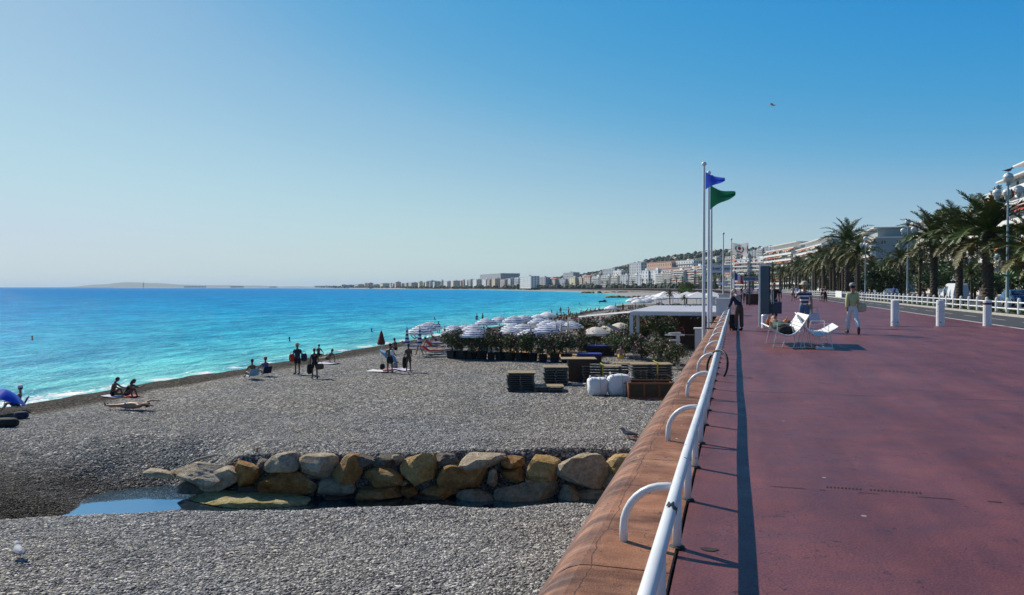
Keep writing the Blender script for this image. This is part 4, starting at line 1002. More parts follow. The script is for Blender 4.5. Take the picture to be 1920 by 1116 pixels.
# second row and hillside
for i in range(170):
    px = rg.uniform(820, 1460); dmin = float(np.interp(px, [820, 1000, 1300, 1460], [2300, 1700, 1000, 850])); dmax = float(np.interp(px, [820, 1000, 1300, 1460], [3200, 2500, 2000, 1700]))
    d = dmin + (dmax - dmin) * rg.random() ** 1.3; p = atd(px, d); z = hill_z(p.x, p.y); p.z = z - 3; t_ = (d - dmin) / (dmax - dmin)
    wd = rg.uniform(12, 34) * (1 - .4 * t_); hh = rg.uniform(7, 15) * (1 - .45 * t_) + 3; wi = rg.choice((0, 1, 2, 3, 4, 5, 6, 7, 10)); st = rg.choice(('flat', 'balcony', 'tile'))
    building('small %s walled %s on the wooded slope above the distant seafront' % (NW[wi], {'tile': 'house with red tiled roof', 'balcony': 'block with white balconies', 'flat': 'flat-roofed house'}[st]), p, YAW + R(rg.uniform(-92, -60)), wd * 1.4, rg.uniform(6, 10), hh, max(2, int(hh / 3.2)), max(2, int(wd / 4.5)), wi, st, False, ww=2.2, wh=1.6, group='houses on the slope')
# far-off wood on the hills: one mass
mb = MB(); rg = random.Random(9)
def add_tree(p, r):
    o = len(mb.v)
    mb.blob((p.x, p.y, p.z + r * .55), (r, r, r * rg.uniform(.6, 1.1)), 6, 5, lambda v: rg.uniform(.72, 1.15))
for i in range(5200):
    px = rg.uniform(620, 1900); dmin = float(np.interp(px, [620, 1000, 1300, 1600, 1900], [3300, 1750, 950, 800, 700])); dmax = float(np.interp(px, [620, 1000, 1300, 1600, 1900], [4400, 2800, 2200, 1850, 1650]))
    d = dmin + (dmax - dmin) * rg.random() ** .7; p = atd(px, d); p.z = hill_z(p.x, p.y) - 1.5; add_tree(p, rg.uniform(2.6, 7.0))
tag(mb.build('hill_woods', mat('far_foliage', (.040, .062, .030, 1), .8, .4, .05, world=True)), 'dark wooded cover of the hills behind the town', 'woods', kind='stuff')
mb = MB()
for i in range(420):
    px = rg.uniform(600, 1340); d = float(np.interp(px, [600, 700, 860, 1000, 1120, 1340], [3850, 2850, 1950, 1480, 1080, 720])) + rg.uniform(-25, 30); p = atd(px, d, -.5)
    add_tree(p, rg.uniform(2.5, 5.0))
tag(mb.build('seafront_greenery', mat('far_foliage', (.040, .062, .030, 1))), 'dark trees massed along the distant seafront road', 'greenery', kind='stuff')

# ================================================================== PEOPLE (skin-grown figures)
SKIN = [mat('skin_tan', (.36, .19, .12, 1), .55, .08, 4), mat('skin_brown', (.16, .075, .045, 1), .55, .08, 4), mat('skin_pale', (.52, .31, .23, 1), .55, .08, 4)]
def cloth(name, col, **k): return mat('cloth_' + name, (*col, 1), .85, .12, 9, .2, .004, **k)
CL = dict(black=cloth('black', (.012, .012, .014)), navy=cloth('navy', (.015, .022, .055)), blue=cloth('blue', (.04, .10, .36)), jeans=cloth('jeans', (.09, .17, .30)), white=cloth('white', (.74, .73, .72)),
          lilac=cloth('lilac', (.62, .58, .70)), lime=cloth('lime', (.52, .52, .24)), red=cloth('red', (.52, .04, .03)), grey=cloth('grey', (.18, .18, .19)), brown=cloth('brown', (.09, .06, .045)), orange=cloth('orange', (.55, .16, .04)),
          straw=cloth('straw', (.55, .45, .30)), green=cloth('green', (.03, .075, .06)), pink=cloth('pink', (.60, .28, .30)), sky=cloth('sky', (.22, .45, .62)), yellow=cloth('yellow', (.62, .42, .05)), hair=cloth('hair_dark', (.02, .015, .012)), greyhair=cloth('hair_grey', (.35, .34, .33)), fair=cloth('hair_fair', (.30, .20, .09)))
def stripes(name, a, b, n, axis=2):
    q = N(name); sp = q.n('SeparateXYZ'); q.l(q.obj(), sp.inputs[0])
    f = q.math('GREATER_THAN', q.math('FRACT', q.math('MULTIPLY', sp.outputs[axis], n)), .5)
    q.l(q.mix(f, a, b), q.p.inputs['Base Color']); q.set(Roughness=.8); return q.m
CL['stripe'] = stripes('navy_stripe_cloth', (.72, .71, .72, 1), (.015, .025, .10, 1), 7.0)
def limb(o, ang, abd, L, s):
    return o + Vector((s * math.sin(abd), math.sin(ang) * math.cos(abd), -math.cos(ang) * math.cos(abd))) * L
def pose(torso=0, hl=(5, 3), hr=(-5, 3), kl=3, kr=3, sl=(5, 8), sr=(-5, 8), el=12, er=12, nod=0, fat=1.0, side=0):
    """joint positions of a 1.72 m figure facing +Y; angles in degrees, forward positive"""
    J = {}; t = R(torso); up = Vector((math.sin(R(side)), math.sin(t), math.cos(t))).normalized()
    J['pel'] = Vector((0, 0, .93)); J['wai'] = J['pel'] + up * .14; J['che'] = J['pel'] + up * .36; J['nek'] = J['pel'] + up * .53
    t2 = R(torso + nod); hu = Vector((0, math.sin(t2), math.cos(t2))); J['hd'] = J['nek'] + hu * .17; J['_hu'] = hu
    fw = Vector((0, math.cos(t), -math.sin(t)))
    for s, n, sh, e in ((-1, 'l', sl, el), (1, 'r', sr, er)):
        J['sho' + n] = J['pel'] + up * .47 + Vector((s * .175 * fat, 0, 0))
        J['elb' + n] = limb(J['sho' + n], R(sh[0] + 0), R(sh[1]), .29, s); J['wri' + n] = limb(J['elb' + n], R(sh[0] + e), R(sh[1] * .4), .25, s); J['han' + n] = limb(J['wri' + n], R(sh[0] + e + 5), R(0), .09, s); J['fin' + n] = limb(J['han' + n], R(sh[0] + e + 18), 0, .08, s)
    for s, n, hh, kk in ((-1, 'l', hl, kl), (1, 'r', hr, kr)):
        J['hip' + n] = J['pel'] + Vector((s * .09, 0, -.05)); J['kne' + n] = limb(J['hip' + n], R(hh[0]), R(hh[1]), .42, s)
        J['ank' + n] = limb(J['kne' + n], R(hh[0] - kk), R(hh[1] * .3), .40, s)
        a = R(hh[0] - kk); fd = Vector((0, math.cos(a) * .9, math.sin(a))) if abs(hh[0] - kk) < 60 else Vector((0, .35, .9)); J['toe' + n] = J['ank' + n] + fd.normalized() * .17 + Vector((s * .02, 0, -.05))
    J['_fat'] = fat; return J
RAD = dict(pel=.125, wai=.115, che=.135, nek=.055, hd=.06, sho=.062, elb=.043, wri=.030, han=.038, fin=.016, hip=.088, kne=.058, ank=.040, toe=.030)
def rad(k, fat): return RAD[k.rstrip('lr') if k[-1] in 'lr' and k[:-1] in RAD else k] * (fat if k[:3] in ('pel', 'wai', 'che', 'hip', 'wst', 'hem', 'hml', 'hmr') else 1)
_tsc = bpy.data.scenes.new('figure_workshop')          # scratch scene for growing figures, removed at the end
def skin(name, P, E, Rd, mat_, parent, root=0, sub=1):
    me = bpy.data.meshes.new(name); me.from_pydata([tuple(p) for p in P], E, []); o = bpy.data.objects.new('tmp', me); _tsc.collection.objects.link(o)
    sk = o.modifiers.new('s', 'SKIN'); sk.use_smooth_shade = True
    for v, r in zip(me.skin_vertices[0].data if me.skin_vertices else [], Rd): v.radius = (r, r)
    for i, v in enumerate(me.skin_vertices[0].data): v.use_root = (i == root)
    o.modifiers.new('u', 'SUBSURF').levels = sub; o.modifiers[-1].render_levels = sub
    _tsc.view_layers[0].update(); dg = _tsc.view_layers[0].depsgraph
    if dg is None:
        with bpy.context.temp_override(scene=_tsc, view_layer=_tsc.view_layers[0]): dg = bpy.context.evaluated_depsgraph_get()
    dg.update(); ev = o.evaluated_get(dg); nm = bpy.data.meshes.new_from_object(ev)
    bpy.data.objects.remove(o); nm.name = name; nm.materials.clear(); nm.materials.append(mat_)
    for p in nm.polygons: p.use_smooth = True
    return nm
def mesh_join(a, b):
    bm = bmesh.new(); bm.from_mesh(a); bm.from_mesh(b); bm.to_mesh(a); bm.free(); bpy.data.meshes.remove(b)
def head_mesh(J, m):
    mb = MB(); c = J['hd'] + J['_hu'] * .03; hu = J['_hu']; fwd = Vector((1, 0, 0)).cross(hu) * -1; fwd = hu.cross(Vector((1, 0, 0))) if fwd.y < 0 else fwd
    rings, seg = 12, 14; o = 0; M = Matrix((Vector((1, 0, 0)), fwd, hu)).transposed()
    def shp(v):
        x, y, z = v.x * .076, v.y * .095, v.z * .118
        if z < 0: x *= 1 + z * 2.2; y = y * (1 + z * 1.2) + (.012 if v.y > 0 else .0)
        if v.y > .75 and -.25 < v.z < .15 and abs(v.x) < .3: y += .024 * (1 - abs(v.x) / .3)        # nose
        if v.y > .5 and .12 < v.z < .32 and .2 < abs(v.x) < .6: y -= .010                            # eye sockets
        if v.y > .6 and -.55 < v.z < -.42: y -= .006
        if abs(v.x) > .9 and -.2 < v.z < .2: x *= 1.13                                              # ears
        return Vector((x, y, z))
    mb.v.append(tuple(c + M @ shp(Vector((0, 0, -1)))))
    for i in range(1, rings):
        th = -math.pi / 2 + math.pi * i / rings
        for j in range(seg):
            ph = 2 * math.pi * j / seg; mb.v.append(tuple(c + M @ shp(Vector((math.cos(th) * math.cos(ph), math.cos(th) * math.sin(ph), math.sin(th))))))
    mb.v.append(tuple(c + M @ shp(Vector((0, 0, 1))))); e = len(mb.v) - 1
    for j in range(seg): mb.face((0, 1 + (j + 1) % seg, 1 + j))
    for i in range(rings - 2):
        for j in range(seg):
            a = 1 + i * seg; j2 = (j + 1) % seg; mb.face((a + j, a + j2, a + seg + j2, a + seg + j))
    a = 1 + (rings - 2) * seg
    for j in range(seg): mb.face((a + j, a + (j + 1) % seg, e))
    return mb, c, M
BODYE = [('pel', 'wai'), ('wai', 'che'), ('che', 'nek'), ('nek', 'hd')] + [(a + n, b + n) for n in 'lr' for a, b in (('sho', 'elb'), ('elb', 'wri'), ('wri', 'han'), ('han', 'fin'), ('hip', 'kne'), ('kne', 'ank'), ('ank', 'toe'))] + [('che', 'shol'), ('che', 'shor'), ('pel', 'hipl'), ('pel', 'hipr')]
def garment(J, edges, extra, m, t, name, sub=1, cut=None):
    keys = []; [keys.append(k) for e in edges for k in e if k not in keys]
    P = [J[k] for k in keys]; Rd = [rad(k, J['_fat']) + extra + (.012 if k.startswith(('elb', 'ank', 'kne')) else 0) for k in keys]
    return skin(name, P, [(keys.index(a), keys.index(b)) for a, b in edges], Rd, m, t, 0, sub)
def mid(J, a, b, f, new): J[new] = J[a].lerp(J[b], f)
def fingers(J, n, s):
    h, f = J['han' + n], J['fin' + n]; d = (f - h).normalized(); side = Vector((0, 1, 0)) if abs(d.y) < .7 else Vector((0, 0, 1)); side = (side - d * side.dot(d)).normalized(); cur = d.cross(side) * (s * .3)
    P, E = [], []
    for k, (off, L) in enumerate(((-.028, .062), (-.009, .075), (.010, .070), (.027, .055))):
        b = h + side * off; i = len(P); P += [b, b + d * L * .55, b + d * L + cur * L * .6]; E += [(i, i + 1), (i + 1, i + 2)]
    i = len(P); P += [h - d * .03 - side * .03, h - side * .06 + d * .01, h - side * .062 + d * .045]; E += [(i, i + 1), (i + 1, i + 2)]
    return P, E
def person(label, loc, rz, J, skn=0, top=None, sleeves='short', bottom=None, blen='long', shoes='black', hair='hair', hat=None, group=None, scale=1.0, lie=0, detail=False, longhair=False, seat=None):
    t = thing('person', label, 'person', loc, rz, group, scale)
    J = dict(J)
    keys = [k for k in RAD if k in ('pel', 'wai', 'che', 'nek', 'hd')] + [k + n for n in 'lr' for k in ('sho', 'elb', 'wri', 'han', 'fin', 'hip', 'kne', 'ank', 'toe')]
    if detail: keys = [k for k in keys if not k.startswith('fin')]
    if lie:
        M = Matrix.Rotation(R(lie), 3, 'X')
        for k in list(J):
            if isinstance(J[k], Vector): J[k] = M @ J[k]
    zmin = min((J[k] if k[0] != '_' else Vector((0, 0, 9))).z - (rad(k, J['_fat']) if k in keys else 9) * 1.0 for k in keys)
    if seat is None:
        for k in J:
            if isinstance(J[k], Vector) and k != '_hu': J[k] = J[k] - Vector((0, 0, zmin))
    else:
        dz = J['pel'].z - seat - .10
        for k in J:
            if isinstance(J[k], Vector) and k != '_hu': J[k] = J[k] - Vector((0, 0, dz))
    ed = [(a, b) for a, b in BODYE if a in keys and b in keys]
    body = skin('body', [J[k] for k in keys], [(keys.index(a), keys.index(b)) for a, b in ed], [rad(k, J['_fat']) for k in keys], SKIN[skn], t, 0, 2 if detail else 1)
    hb, hc, HM = head_mesh(J, SKIN[skn]); mesh_join(body, hb.mesh('h', SKIN[skn], True))
    if detail:
        for n, s in (('l', -1), ('r', 1)):
            P, E = fingers(J, n, s); sub_ = []
            me = skin('f', P, E, [.010] * len(P), SKIN[skn], t, 0, 1); mesh_join(body, me)
    body.materials.clear(); body.materials.append(SKIN[skn]); body.polygons.foreach_set('use_smooth', [True] * len(body.polygons)); link('body', body, t)
    if top:
        mid(J, 'wai', 'che', -.45, 'hem'); mid(J, 'che', 'nek', .72, 'col'); RAD['hem'] = .128; RAD['col'] = .06; J['hem'] = J['pel'] - (J['wai'] - J['pel']) * .55
        e = [('hem', 'wai'), ('wai', 'che'), ('che', 'col'), ('che', 'shol'), ('che', 'shor')]
        for n in 'lr':
            mid(J, 'sho' + n, 'elb' + n, .55, 'slv' + n); RAD['slv'] = .055
            if sleeves == 'short': e.append(('sho' + n, 'slv' + n))
            elif sleeves == 'long': mid(J, 'elb' + n, 'wri' + n, .9, 'cuf' + n); RAD['cuf'] = .038; e += [('sho' + n, 'elb' + n), ('elb' + n, 'cuf' + n)]
        link('shirt', garment(J, e, .015, CL[top], t, 'shirt'), t)
    if bottom:
        J['wst'] = J['pel'].lerp(J['wai'], .85); RAD['wst'] = .118
        e = [('wst', 'pel'), ('pel', 'hipl'), ('pel', 'hipr')]
        for n in 'lr':
            f = {'long': None, 'short': .75, 'trunks': .35}[blen]
            if f is None: mid(J, 'kne' + n, 'ank' + n, .93, 'hm' + n); RAD['hm'] = .062; e += [('hip' + n, 'kne' + n), ('kne' + n, 'hm' + n)]
            else: mid(J, 'hip' + n, 'kne' + n, f, 'hm' + n); RAD['hm'] = .08; e += [('hip' + n, 'hm' + n)]
        link('trousers' if blen == 'long' else 'shorts', garment(J, e, .016, CL[bottom], t, 'trousers'), t)
    if shoes:
        for n in 'lr':
            sh = MB(); d = (J['toe' + n] - J['ank' + n]); hl = J['ank' + n] - d * .3; sh.tube([hl + Vector((0, 0, -.02)), J['ank' + n] + Vector((0, 0, -.02)), J['toe' + n], J['toe' + n] + d * .35], [.035, .052, .045, .022], 8); sh.build('shoe', CL[shoes], t, True)
    if hair:
        mb = MB(); n = 14
        prof = [(.02, .126), (.05, .118), (.074, .09), (.086, .05), (.088, .0), (.080, -.05)] if not longhair else [(.02, .126), (.05, .12), (.078, .09), (.092, .04), (.096, -.03), (.10, -.12), (.085, -.2)]
        k = len(prof)
        for (r, z) in prof:
            for j in range(n):
                an = 2 * math.pi * j / n; fy = math.sin(an); y = fy * r * 1.16 - .008
                if fy > .25 and z < .07: y *= .35; zz = max(z, .055)
                else: zz = z
                mb.v.append(tuple(hc + HM @ Vector((math.cos(an) * r * (.97 if zz == z else .7), y, zz))))
        for i in range(k - 1):
            for j in range(n): mb.face((i * n + j, i * n + (j + 1) % n, (i + 1) * n + (j + 1) % n, (i + 1) * n + j))
        mb.face(range(n)); mb.build('hair', CL[hair], t, True)
    if hat:
        mb = MB(); kind, cn = hat
        prof = {'brim': [(.19, .055), (.20, .06), (.11, .075), (.105, .10), (.095, .155), (.05, .17), (.0, .172)], 'cap': [(.098, .03), (.102, .06), (.09, .11), (.05, .14), (.0, .145)]}[kind]
        o = len(mb.v); mb.lathe(prof, 16); mb.v = [tuple(hc + HM @ Vector((v[0], v[1] * 1.12, v[2]))) for v in mb.v]
        if kind == 'cap': mb.add([tuple(hc + HM @ Vector(v)) for v in ((-.07, .09, .05), (.07, .09, .05), (.05, .19, .04), (-.05, .19, .04), (-.07, .09, .06), (.07, .09, .06), (.05, .19, .05), (-.05, .19, .05))], [(0, 1, 2, 3), (4, 7, 6, 5), (3, 2, 6, 7)])
        mb.build('hat', CL[cn], t, True)
    t['_J'] = 0; del t['_J']
    return t, J
def bag_mesh(w, d, h, m, name='bag', strap=True):
    mb = MB(); mb.blob((0, 0, h * .45), (w / 2, d / 2, h * .48), 12, 9, lambda v: (abs(v.x) ** 4 + abs(v.y) ** 4 + abs(v.z) ** 4) ** -.2 * (1 + .05 * nz(v.x * 3, v.y * 3, v.z * 3)))
    return mb.mesh(name, m, True)
def bag(label, loc, w, d, h, cn, rz=0.0, strap=.35, cat='bag'):
    t = thing('bag', label, cat, loc, rz); link('pouch', bag_mesh(w, d, h, CL[cn]), t)
    if strap:
        mb = MB(); mb.tube([(-w * .3, 0, h * .82), (-w * .22, 0, h + strap * .7), (0, 0, h + strap), (w * .22, 0, h + strap * .7), (w * .3, 0, h * .82)], .012, 6); mb.build('strap', CL[cn], t)
    return t
FACE_CAM = lambda p: math.atan2(-p.y, -p.x) - math.pi / 2         # rz so that +Y (front) points to the camera
# walking man in lime shirt, seen from behind
p = gz(1598, 626.5); person('person in lime shirt and white trousers walking away with a shoulder bag', p, .12, pose(2, (16, 2), (-20, 2), 6, 24, (-10, 4), (10, 6), 12, 12, 2, .92), 0, 'lime', 'long', 'white', 'long', 'brown', 'hair', ('cap', 'greyhair'), detail=True)
bag('straw and brown shoulder bag at the hip of the person in lime shirt', p + Vector((.30, .06, .78)), .34, .16, .34, 'straw', .1, .42)
mb = MB(); 
# woman with hat and striped top, towards the camera, phone at her ear
p = gz(1508, 623); person('person in straw hat and navy striped top walking forward, hand at the ear', p, FACE_CAM(p), pose(3, (14, 3), (-14, 3), 5, 18, (12, 10), (38, 30), 10, 128, 4, 1.08), 0, 'stripe', 'short', 'jeans', 'short', 'white', 'fair', ('brim', 'straw'), detail=True)
bag('pale lilac carrier bag hanging from the hand of the striped-top person', p + Vector((.34, -.10, .33)), .40, .16, .40, 'lilac', .3, .18)
q_ = thing('phone', 'small dark phone at the ear of the striped-top person', 'phone', p + Vector((-.14, -.10, 1.50))); mb = MB(); mb.box((0, 0, 0), (.02, .06, .12), .4); mb.build('case', CL['black'], q_)
mb = MB(); mb.tube([(0, 0, 1.05), (.05, .02, .7), (.08, .05, .35)], [.10, .13, .09], 8, True, .5); o = mb.build('shawl', CL['straw'], None, True, p + Vector((.20, .12, 0))); tag(o, 'cream shawl hanging behind the striped-top person', 'shawl')
# man in black behind the info pillar
p = gz(1451, 600); person('person all in black walking forward right of the info pillar', p, FACE_CAM(p) - .1, pose(2, (18, 2), (-16, 2), 6, 20, (-14, 10), (18, 12), 18, 22, 2, 1.05), 0, 'black', 'short', 'black', 'long', 'black', 'fair', None, detail=True, scale=1.04)
# stooping old man at the railing, from behind, with suitcase
p = gz(1385, 620); p.x = .12; person('stooping person in navy jacket and cap leaning at the railing end', p, .55, pose(24, (6, 3), (2, 4), 6, 4, (14, 5), (22, 5), 30, 40, 24, 1.12), 2, 'navy', 'long', 'brown', 'long', 'black', 'greyhair', ('cap', 'straw'), detail=True, scale=.93)
t = thing('suitcase', 'black upright suitcase with pulled-out handle beside the stooping person', 'suitcase', (-.10, p.y + .05, 0), .2)
mb = MB(); mb.box((0, 0, .34), (.30, .22, .54)); mb.build('case', CL['black'], t)
for x in (-.11, .11):
    mb = MB(); mb.tube([(x, -.06, .03), (x, -.02, .03)], .03, 10); mb.build('wheel', M_black, t)
mb = MB(); mb.tube([(-.09, .08, .6), (-.09, .08, 1.0), (.09, .08, 1.0), (.09, .08, .6)], .01, 6); mb.build('handle', M_dkmetal, t)
# distant strollers
RGP = random.Random(5)
def stroller(px, py, label, top, bot, toward=True, skn=0, blen='long', hat=None, ph=1, **k):
    p = gz(px, py); return person(label, p, (FACE_CAM(p) if toward else RGP.uniform(-.2, .2)), pose(2, (16 * ph, 3), (-16 * ph, 3), 6, 16, (-14, 8), (14, 8), 15, 15), skn, top, 'short', bot, blen, 'black', 'hair', hat, **k)
stroller(1487, 564.5, 'person in pale blue shirt and dark shorts strolling far down the promenade', 'sky', 'navy', True, blen='short')
stroller(1495, 562, 'person in lilac top beside the pale blue shirt stroller', 'lilac', 'white', True)
stroller(1463, 560, 'tiny person in grey far off left of the white barrier', 'grey', 'black', False)
stroller(1392, 566, 'person in dark top in the group by the far plinth', 'black', 'grey', True, 1)
stroller(1397, 568, 'person in white shirt in the group by the far plinth', 'white', 'black', True)
stroller(1402, 563, 'person in pink top behind the group by the far plinth', 'pink', 'navy', True)
stroller(1408, 565, 'person in lilac shirt in the group beside the planter box', 'lilac', 'grey', False)
stroller(1424, 566, 'person in blue shirt half hidden by the info pillar', 'blue', 'grey', False)
# two people with bicycles
def bicycle(label, loc, rz, col):
    t = thing('bicycle', label, 'bicycle', loc, rz); r = .34
    for y in (-.52, .52):
        w_ = MB(); w_.tube([(0, y + r * math.cos(a), r + r * math.sin(a)) for a in np.linspace(0, 6.283, 25)], .022, 6, False); wo = w_.build('wheel', M_black, t)
        s_ = MB()
        for a in np.linspace(0, 3.14, 7)[:-1]: s_.tube([(0, y - r * math.cos(a), r - r * math.sin(a)), (0, y + r * math.cos(a), r + r * math.sin(a))], .003, 4)
        s_.build('spokes', M_dkmetal, wo)
    f = MB()
    for a, b in (((0, -.52, r), (0, -.1, .30)), ((0, -.1, .30), (0, -.2, .85)), ((0, -.2, .78), (0, .36, .86)), ((0, -.1, .30), (0, .36, .80)), ((0, -.52, r), (0, -.2, .8)), ((0, .52, r), (0, .36, .95))): f.tube([a, b], .018, 6)
    f.build('frame', col, t); h = MB(); h.tube([(-.27, .30, 1.05), (0, .40, 1.0), (.27, .30, 1.05)], .014, 6); h.build('handlebar', M_dkmetal, t)
    s2 = MB(); s2.blob((0, -.22, .92), (.08, .14, .04), 8, 5); s2.build('saddle', M_black, t); return t
p = gz(1541, 565.5); bicycle('bicycle ridden by the white-shirted cyclist near the fence', p, FACE_CAM(p) + .3, CL['grey'])
person('cyclist in white shirt near the fence', p + Vector((0, 0, 0)), FACE_CAM(p) + .3, pose(22, (60, 4), (30, 4), 70, 30, (55, 6), (55, 6), 8, 8, -12), 0, 'white', 'short', 'black', 'short', 'black', 'hair', seat=.9)
p = gz(1547, 565.5); bicycle('bicycle ridden by the dark-dressed cyclist near the fence', p, FACE_CAM(p) + .2, CL['black'])
person('cyclist in dark clothes near the fence', p, FACE_CAM(p) + .2, pose(22, (30, 4), (60, 4), 30, 70, (55, 6), (55, 6), 8, 8, -12), 0, 'black', 'short', 'navy', 'long', 'black', 'hair', seat=.9)
for px, py, tp, lb in ((1676, 561, 'blue', 'person in blue walking beyond the fence near the gap'), (1702, 560, 'white', 'person in white beyond the fence left of the lone palm'), (1772, 560, 'sky', 'person in pale blue beyond the fence between two palms'), (1895, 562, 'white', 'person in white beyond the fence beside the lamp post')):
    p = at(px, 555, 92); p.z = 0; person(lb, p, RGP.uniform(0, 6), pose(), RGP.randint(0, 1), tp, 'short', 'grey', 'long')

# ================================================================== PROMENADE FURNITURE
M_slat = mat('bench_white', (.80, .79, .77, 1), .5, .10, 4)
def lounge_bench(label, loc, rz):
    """curved slatted seat, local x = sitting direction (front at -x), slats run along y"""
    t = thing('slatted_bench', label, 'bench', loc, rz, 'curved white benches')
    prof = [(-.50, .56), (-.44, .52), (-.36, .47), (-.27, .42), (-.17, .375), (-.07, .35), (.03, .355), (.12, .395), (.20, .455), (.27, .53), (.33, .615), (.385, .70), (.435, .785), (.48, .86)]
    L = 2.3
    for i in range(len(prof)):
        a, b = prof[max(0, i - 1)], prof[min(len(prof) - 1, i + 1)]; ang = math.atan2(b[1] - a[1], b[0] - a[0])
        mb = MB(); mb.box((0, 0, 0), (.090, L, .03)); mb.v = [(v[0] * math.cos(ang) - v[2] * math.sin(ang), v[1], v[0] * math.sin(ang) + v[2] * math.cos(ang)) for v in mb.v]
        mb.build('slat', M_slat, t, False, (prof[i][0], 0, prof[i][1]))
    for y in (-.95, 0, .95):
        mb = MB(); mb.tube([(x, y, z - .03) for x, z in prof], .018, 6); mb.build('rib', M_slat, t)
    for y in (-.95, .95):
        for x0, z0, x1 in ((-.32, .42, -.40), (.22, .45, .12), (-.05, .33, -.18), (.30, .55, .42)):
            mb = MB(); mb.tube([(x0, y, z0), (x1, y, .0)], .013, 6); mb.build('leg', M_slat, t)
        mb = MB(); mb.tube([(-.40, y, .012), (.42, y, .012)], .012, 6); mb.build('runner', M_slat, t)
        mb = MB(); mb.tube([(-.30, y, .42), (-.30, y, .66), (.06, y, .66), (.12, y, .42)], .012, 6); mb.build('armrest', M_slat, t)
    return t
c1 = gz(1471, 648); c1.z = 0; c2 = gz(1528, 648); c2.z = 0
lounge_bench('white slatted bench facing left, with the sleeping person on it', (c1.x, c1.y, 0), .06)
lounge_bench('empty white slatted bench facing right, back to back with the other', (c2.x, c2.y, 0), math.pi - .04)
person('sleeper in dark green curled up on the left bench', Vector((c1.x - .03, c1.y + .20, .37)), 3.25, pose(4, (8, 4), (22, 6), 14, 40, (6, 6), (8, 8), 22, 26, 18, 1.2), 0, 'orange', 'long', 'green', 'long', 'black', 'fair', None, lie=86)
mb = MB(); mb.blob((0, 0, .16), (.22, .46, .12), 18, 10, lambda v: 1 + .16 * nz(v.x * 2.5, v.y * 2.5, v.z * 2.5) + .08 * nz(v.x * 6, v.y * 6, v.z * 6)); o = mb.build('coat', CL['green'], None, True, (c1.x - .12, c1.y - .45, .42)); tag(o, 'dark green coat bundled over the legs of the sleeper', 'coat')
bag('black rucksack lying on the left bench in front of the sleeper', Vector((c1.x - .02, c1.y - .80, .38)), .42, .34, .24, 'black', .3, 0, 'rucksack')
mb = MB(); mb.box((0, 0, .03), (.42, .26, .06)); o = mb.build('folded_paper', CL['white'], None, False, gz(1546, 655)); tag(o, 'folded white paper lying under the right bench', 'paper')
# info pillar, sign boards and little bollard
p = gz(1434, 613); t = thing('info_pillar', 'tall curved grey-blue metal information pillar', 'pillar', p, -.1)
mb = MB(); n = 12; rr = .62
for i in range(n + 1):
    a = -.27 + .54 * i / n + math.pi / 2; x = rr * math.cos(a); y = rr * math.sin(a) - .62
    for (q2, z) in ((0, 0.15), (0, 2.52)): mb.v.append((x, y, z))
    for z in (0.15, 2.52): mb.v.append((x, y - .10, z))
for i in range(n):
    a = i * 4; b = a + 4
    mb.face((a, b, b + 1, a + 1)); mb.face((a + 2, a + 3, b + 3, b + 2)); mb.face((a + 1, b + 1, b + 3, a + 3)); mb.face((a, a + 2, b + 2, b))
mb.face((0, 1, 3, 2)); mb.face((n * 4, n * 4 + 2, n * 4 + 3, n * 4 + 1))
mb.build('curved_panel', mat('pillar_metal', (.075, .10, .125, 1), .4, .15, 2, metal=.3), t, False)
mb = MB(); mb.tube([(-.19, -.08, 0), (-.19, -.08, 2.5)], .05, 8); mb.build('edge_post', mat('pillar_edge_highlight', (.50, .56, .58, 1), .35, .1, 3, metal=.3), t)  # pale post puts the highlight on the pillar's left edge into its colour
mb = MB(); mb.tube([(.185, -.08, 0), (.185, -.08, 2.5)], .03, 8); mb.build('edge_post', M_dkmetal, t)
mb = MB(); mb.box((0, -.05, 2.55), (.46, .2, .06)); mb.build('cap', M_slat, t)
p2 = gz(1446, 612); t = thing('sign_post', 'thin post with dark blue notice boards in front of the info pillar', 'sign', p2 + Vector((0, -.5, 0)), 0)
mb = MB(); mb.tube([(0, 0, 0), (0, 0, 1.55)], .025, 8); mb.build('post', M_pole, t)
for (x, z, w_, h_) in ((.08, .80, .62, .50), (-.40, .62, .16, 1.0)):
    mb = MB(); mb.box((x, -.03, z), (w_, .03, h_)); bo = mb.build('board', mat('board_blue', (.035, .05, .085, 1), .5, .15, 3), t)
    mb = MB(); mb.box((x, -.05, z + h_ * .46), (w_ * .98, .012, .02)); mb.build('trim', M_pole, bo)
mb = MB(); mb.box((-.36, -.03, .24), (.17, .03, .22)); mb.build('small_board', mat('board_blue', (.035, .05, .085, 1)), t)
mb = MB(); mb.tube([(-.02, -.06, .95), (-.02, -.06, 1.5), (.06, -.06, 1.5), (.06, -.06, .95)], .012, 6); mb.build('bracket', M_slat, t)
p = gz(1433, 613.5); t = thing('bollard', 'short white bollard standing in front of the info pillar', 'bollard', p + Vector((0, -.6, 0))); mb = MB(); mb.lathe([(.14, 0), (.14, .50), (.12, .53), (0, .54)], 14); mb.build('post', M_rail, t)

# plinths ending the railing
M_plinth = mat('plinth_white', (.70, .69, .68, 1), .8, .10, 1.2, .15)
for px, d, lb, s in ((1357, 46.8, 'white rendered plinth at the end of the railing', (.84, 1.1, .92)), (1358, 61, 'second smaller white plinth behind the first one', (.80, .9, 1.05))):
    c = at(px, 540, d); t = thing('plinth', lb, 'plinth', (c.x, c.y, 0)); mb = MB(); mb.box((0, 0, s[2] / 2), s); mb.build('block', M_plinth, t); mb = MB(); mb.box((0, 0, s[2] + .04), (s[0] + .12, s[1] + .12, .08)); mb.build('top_slab', M_plinth, t)
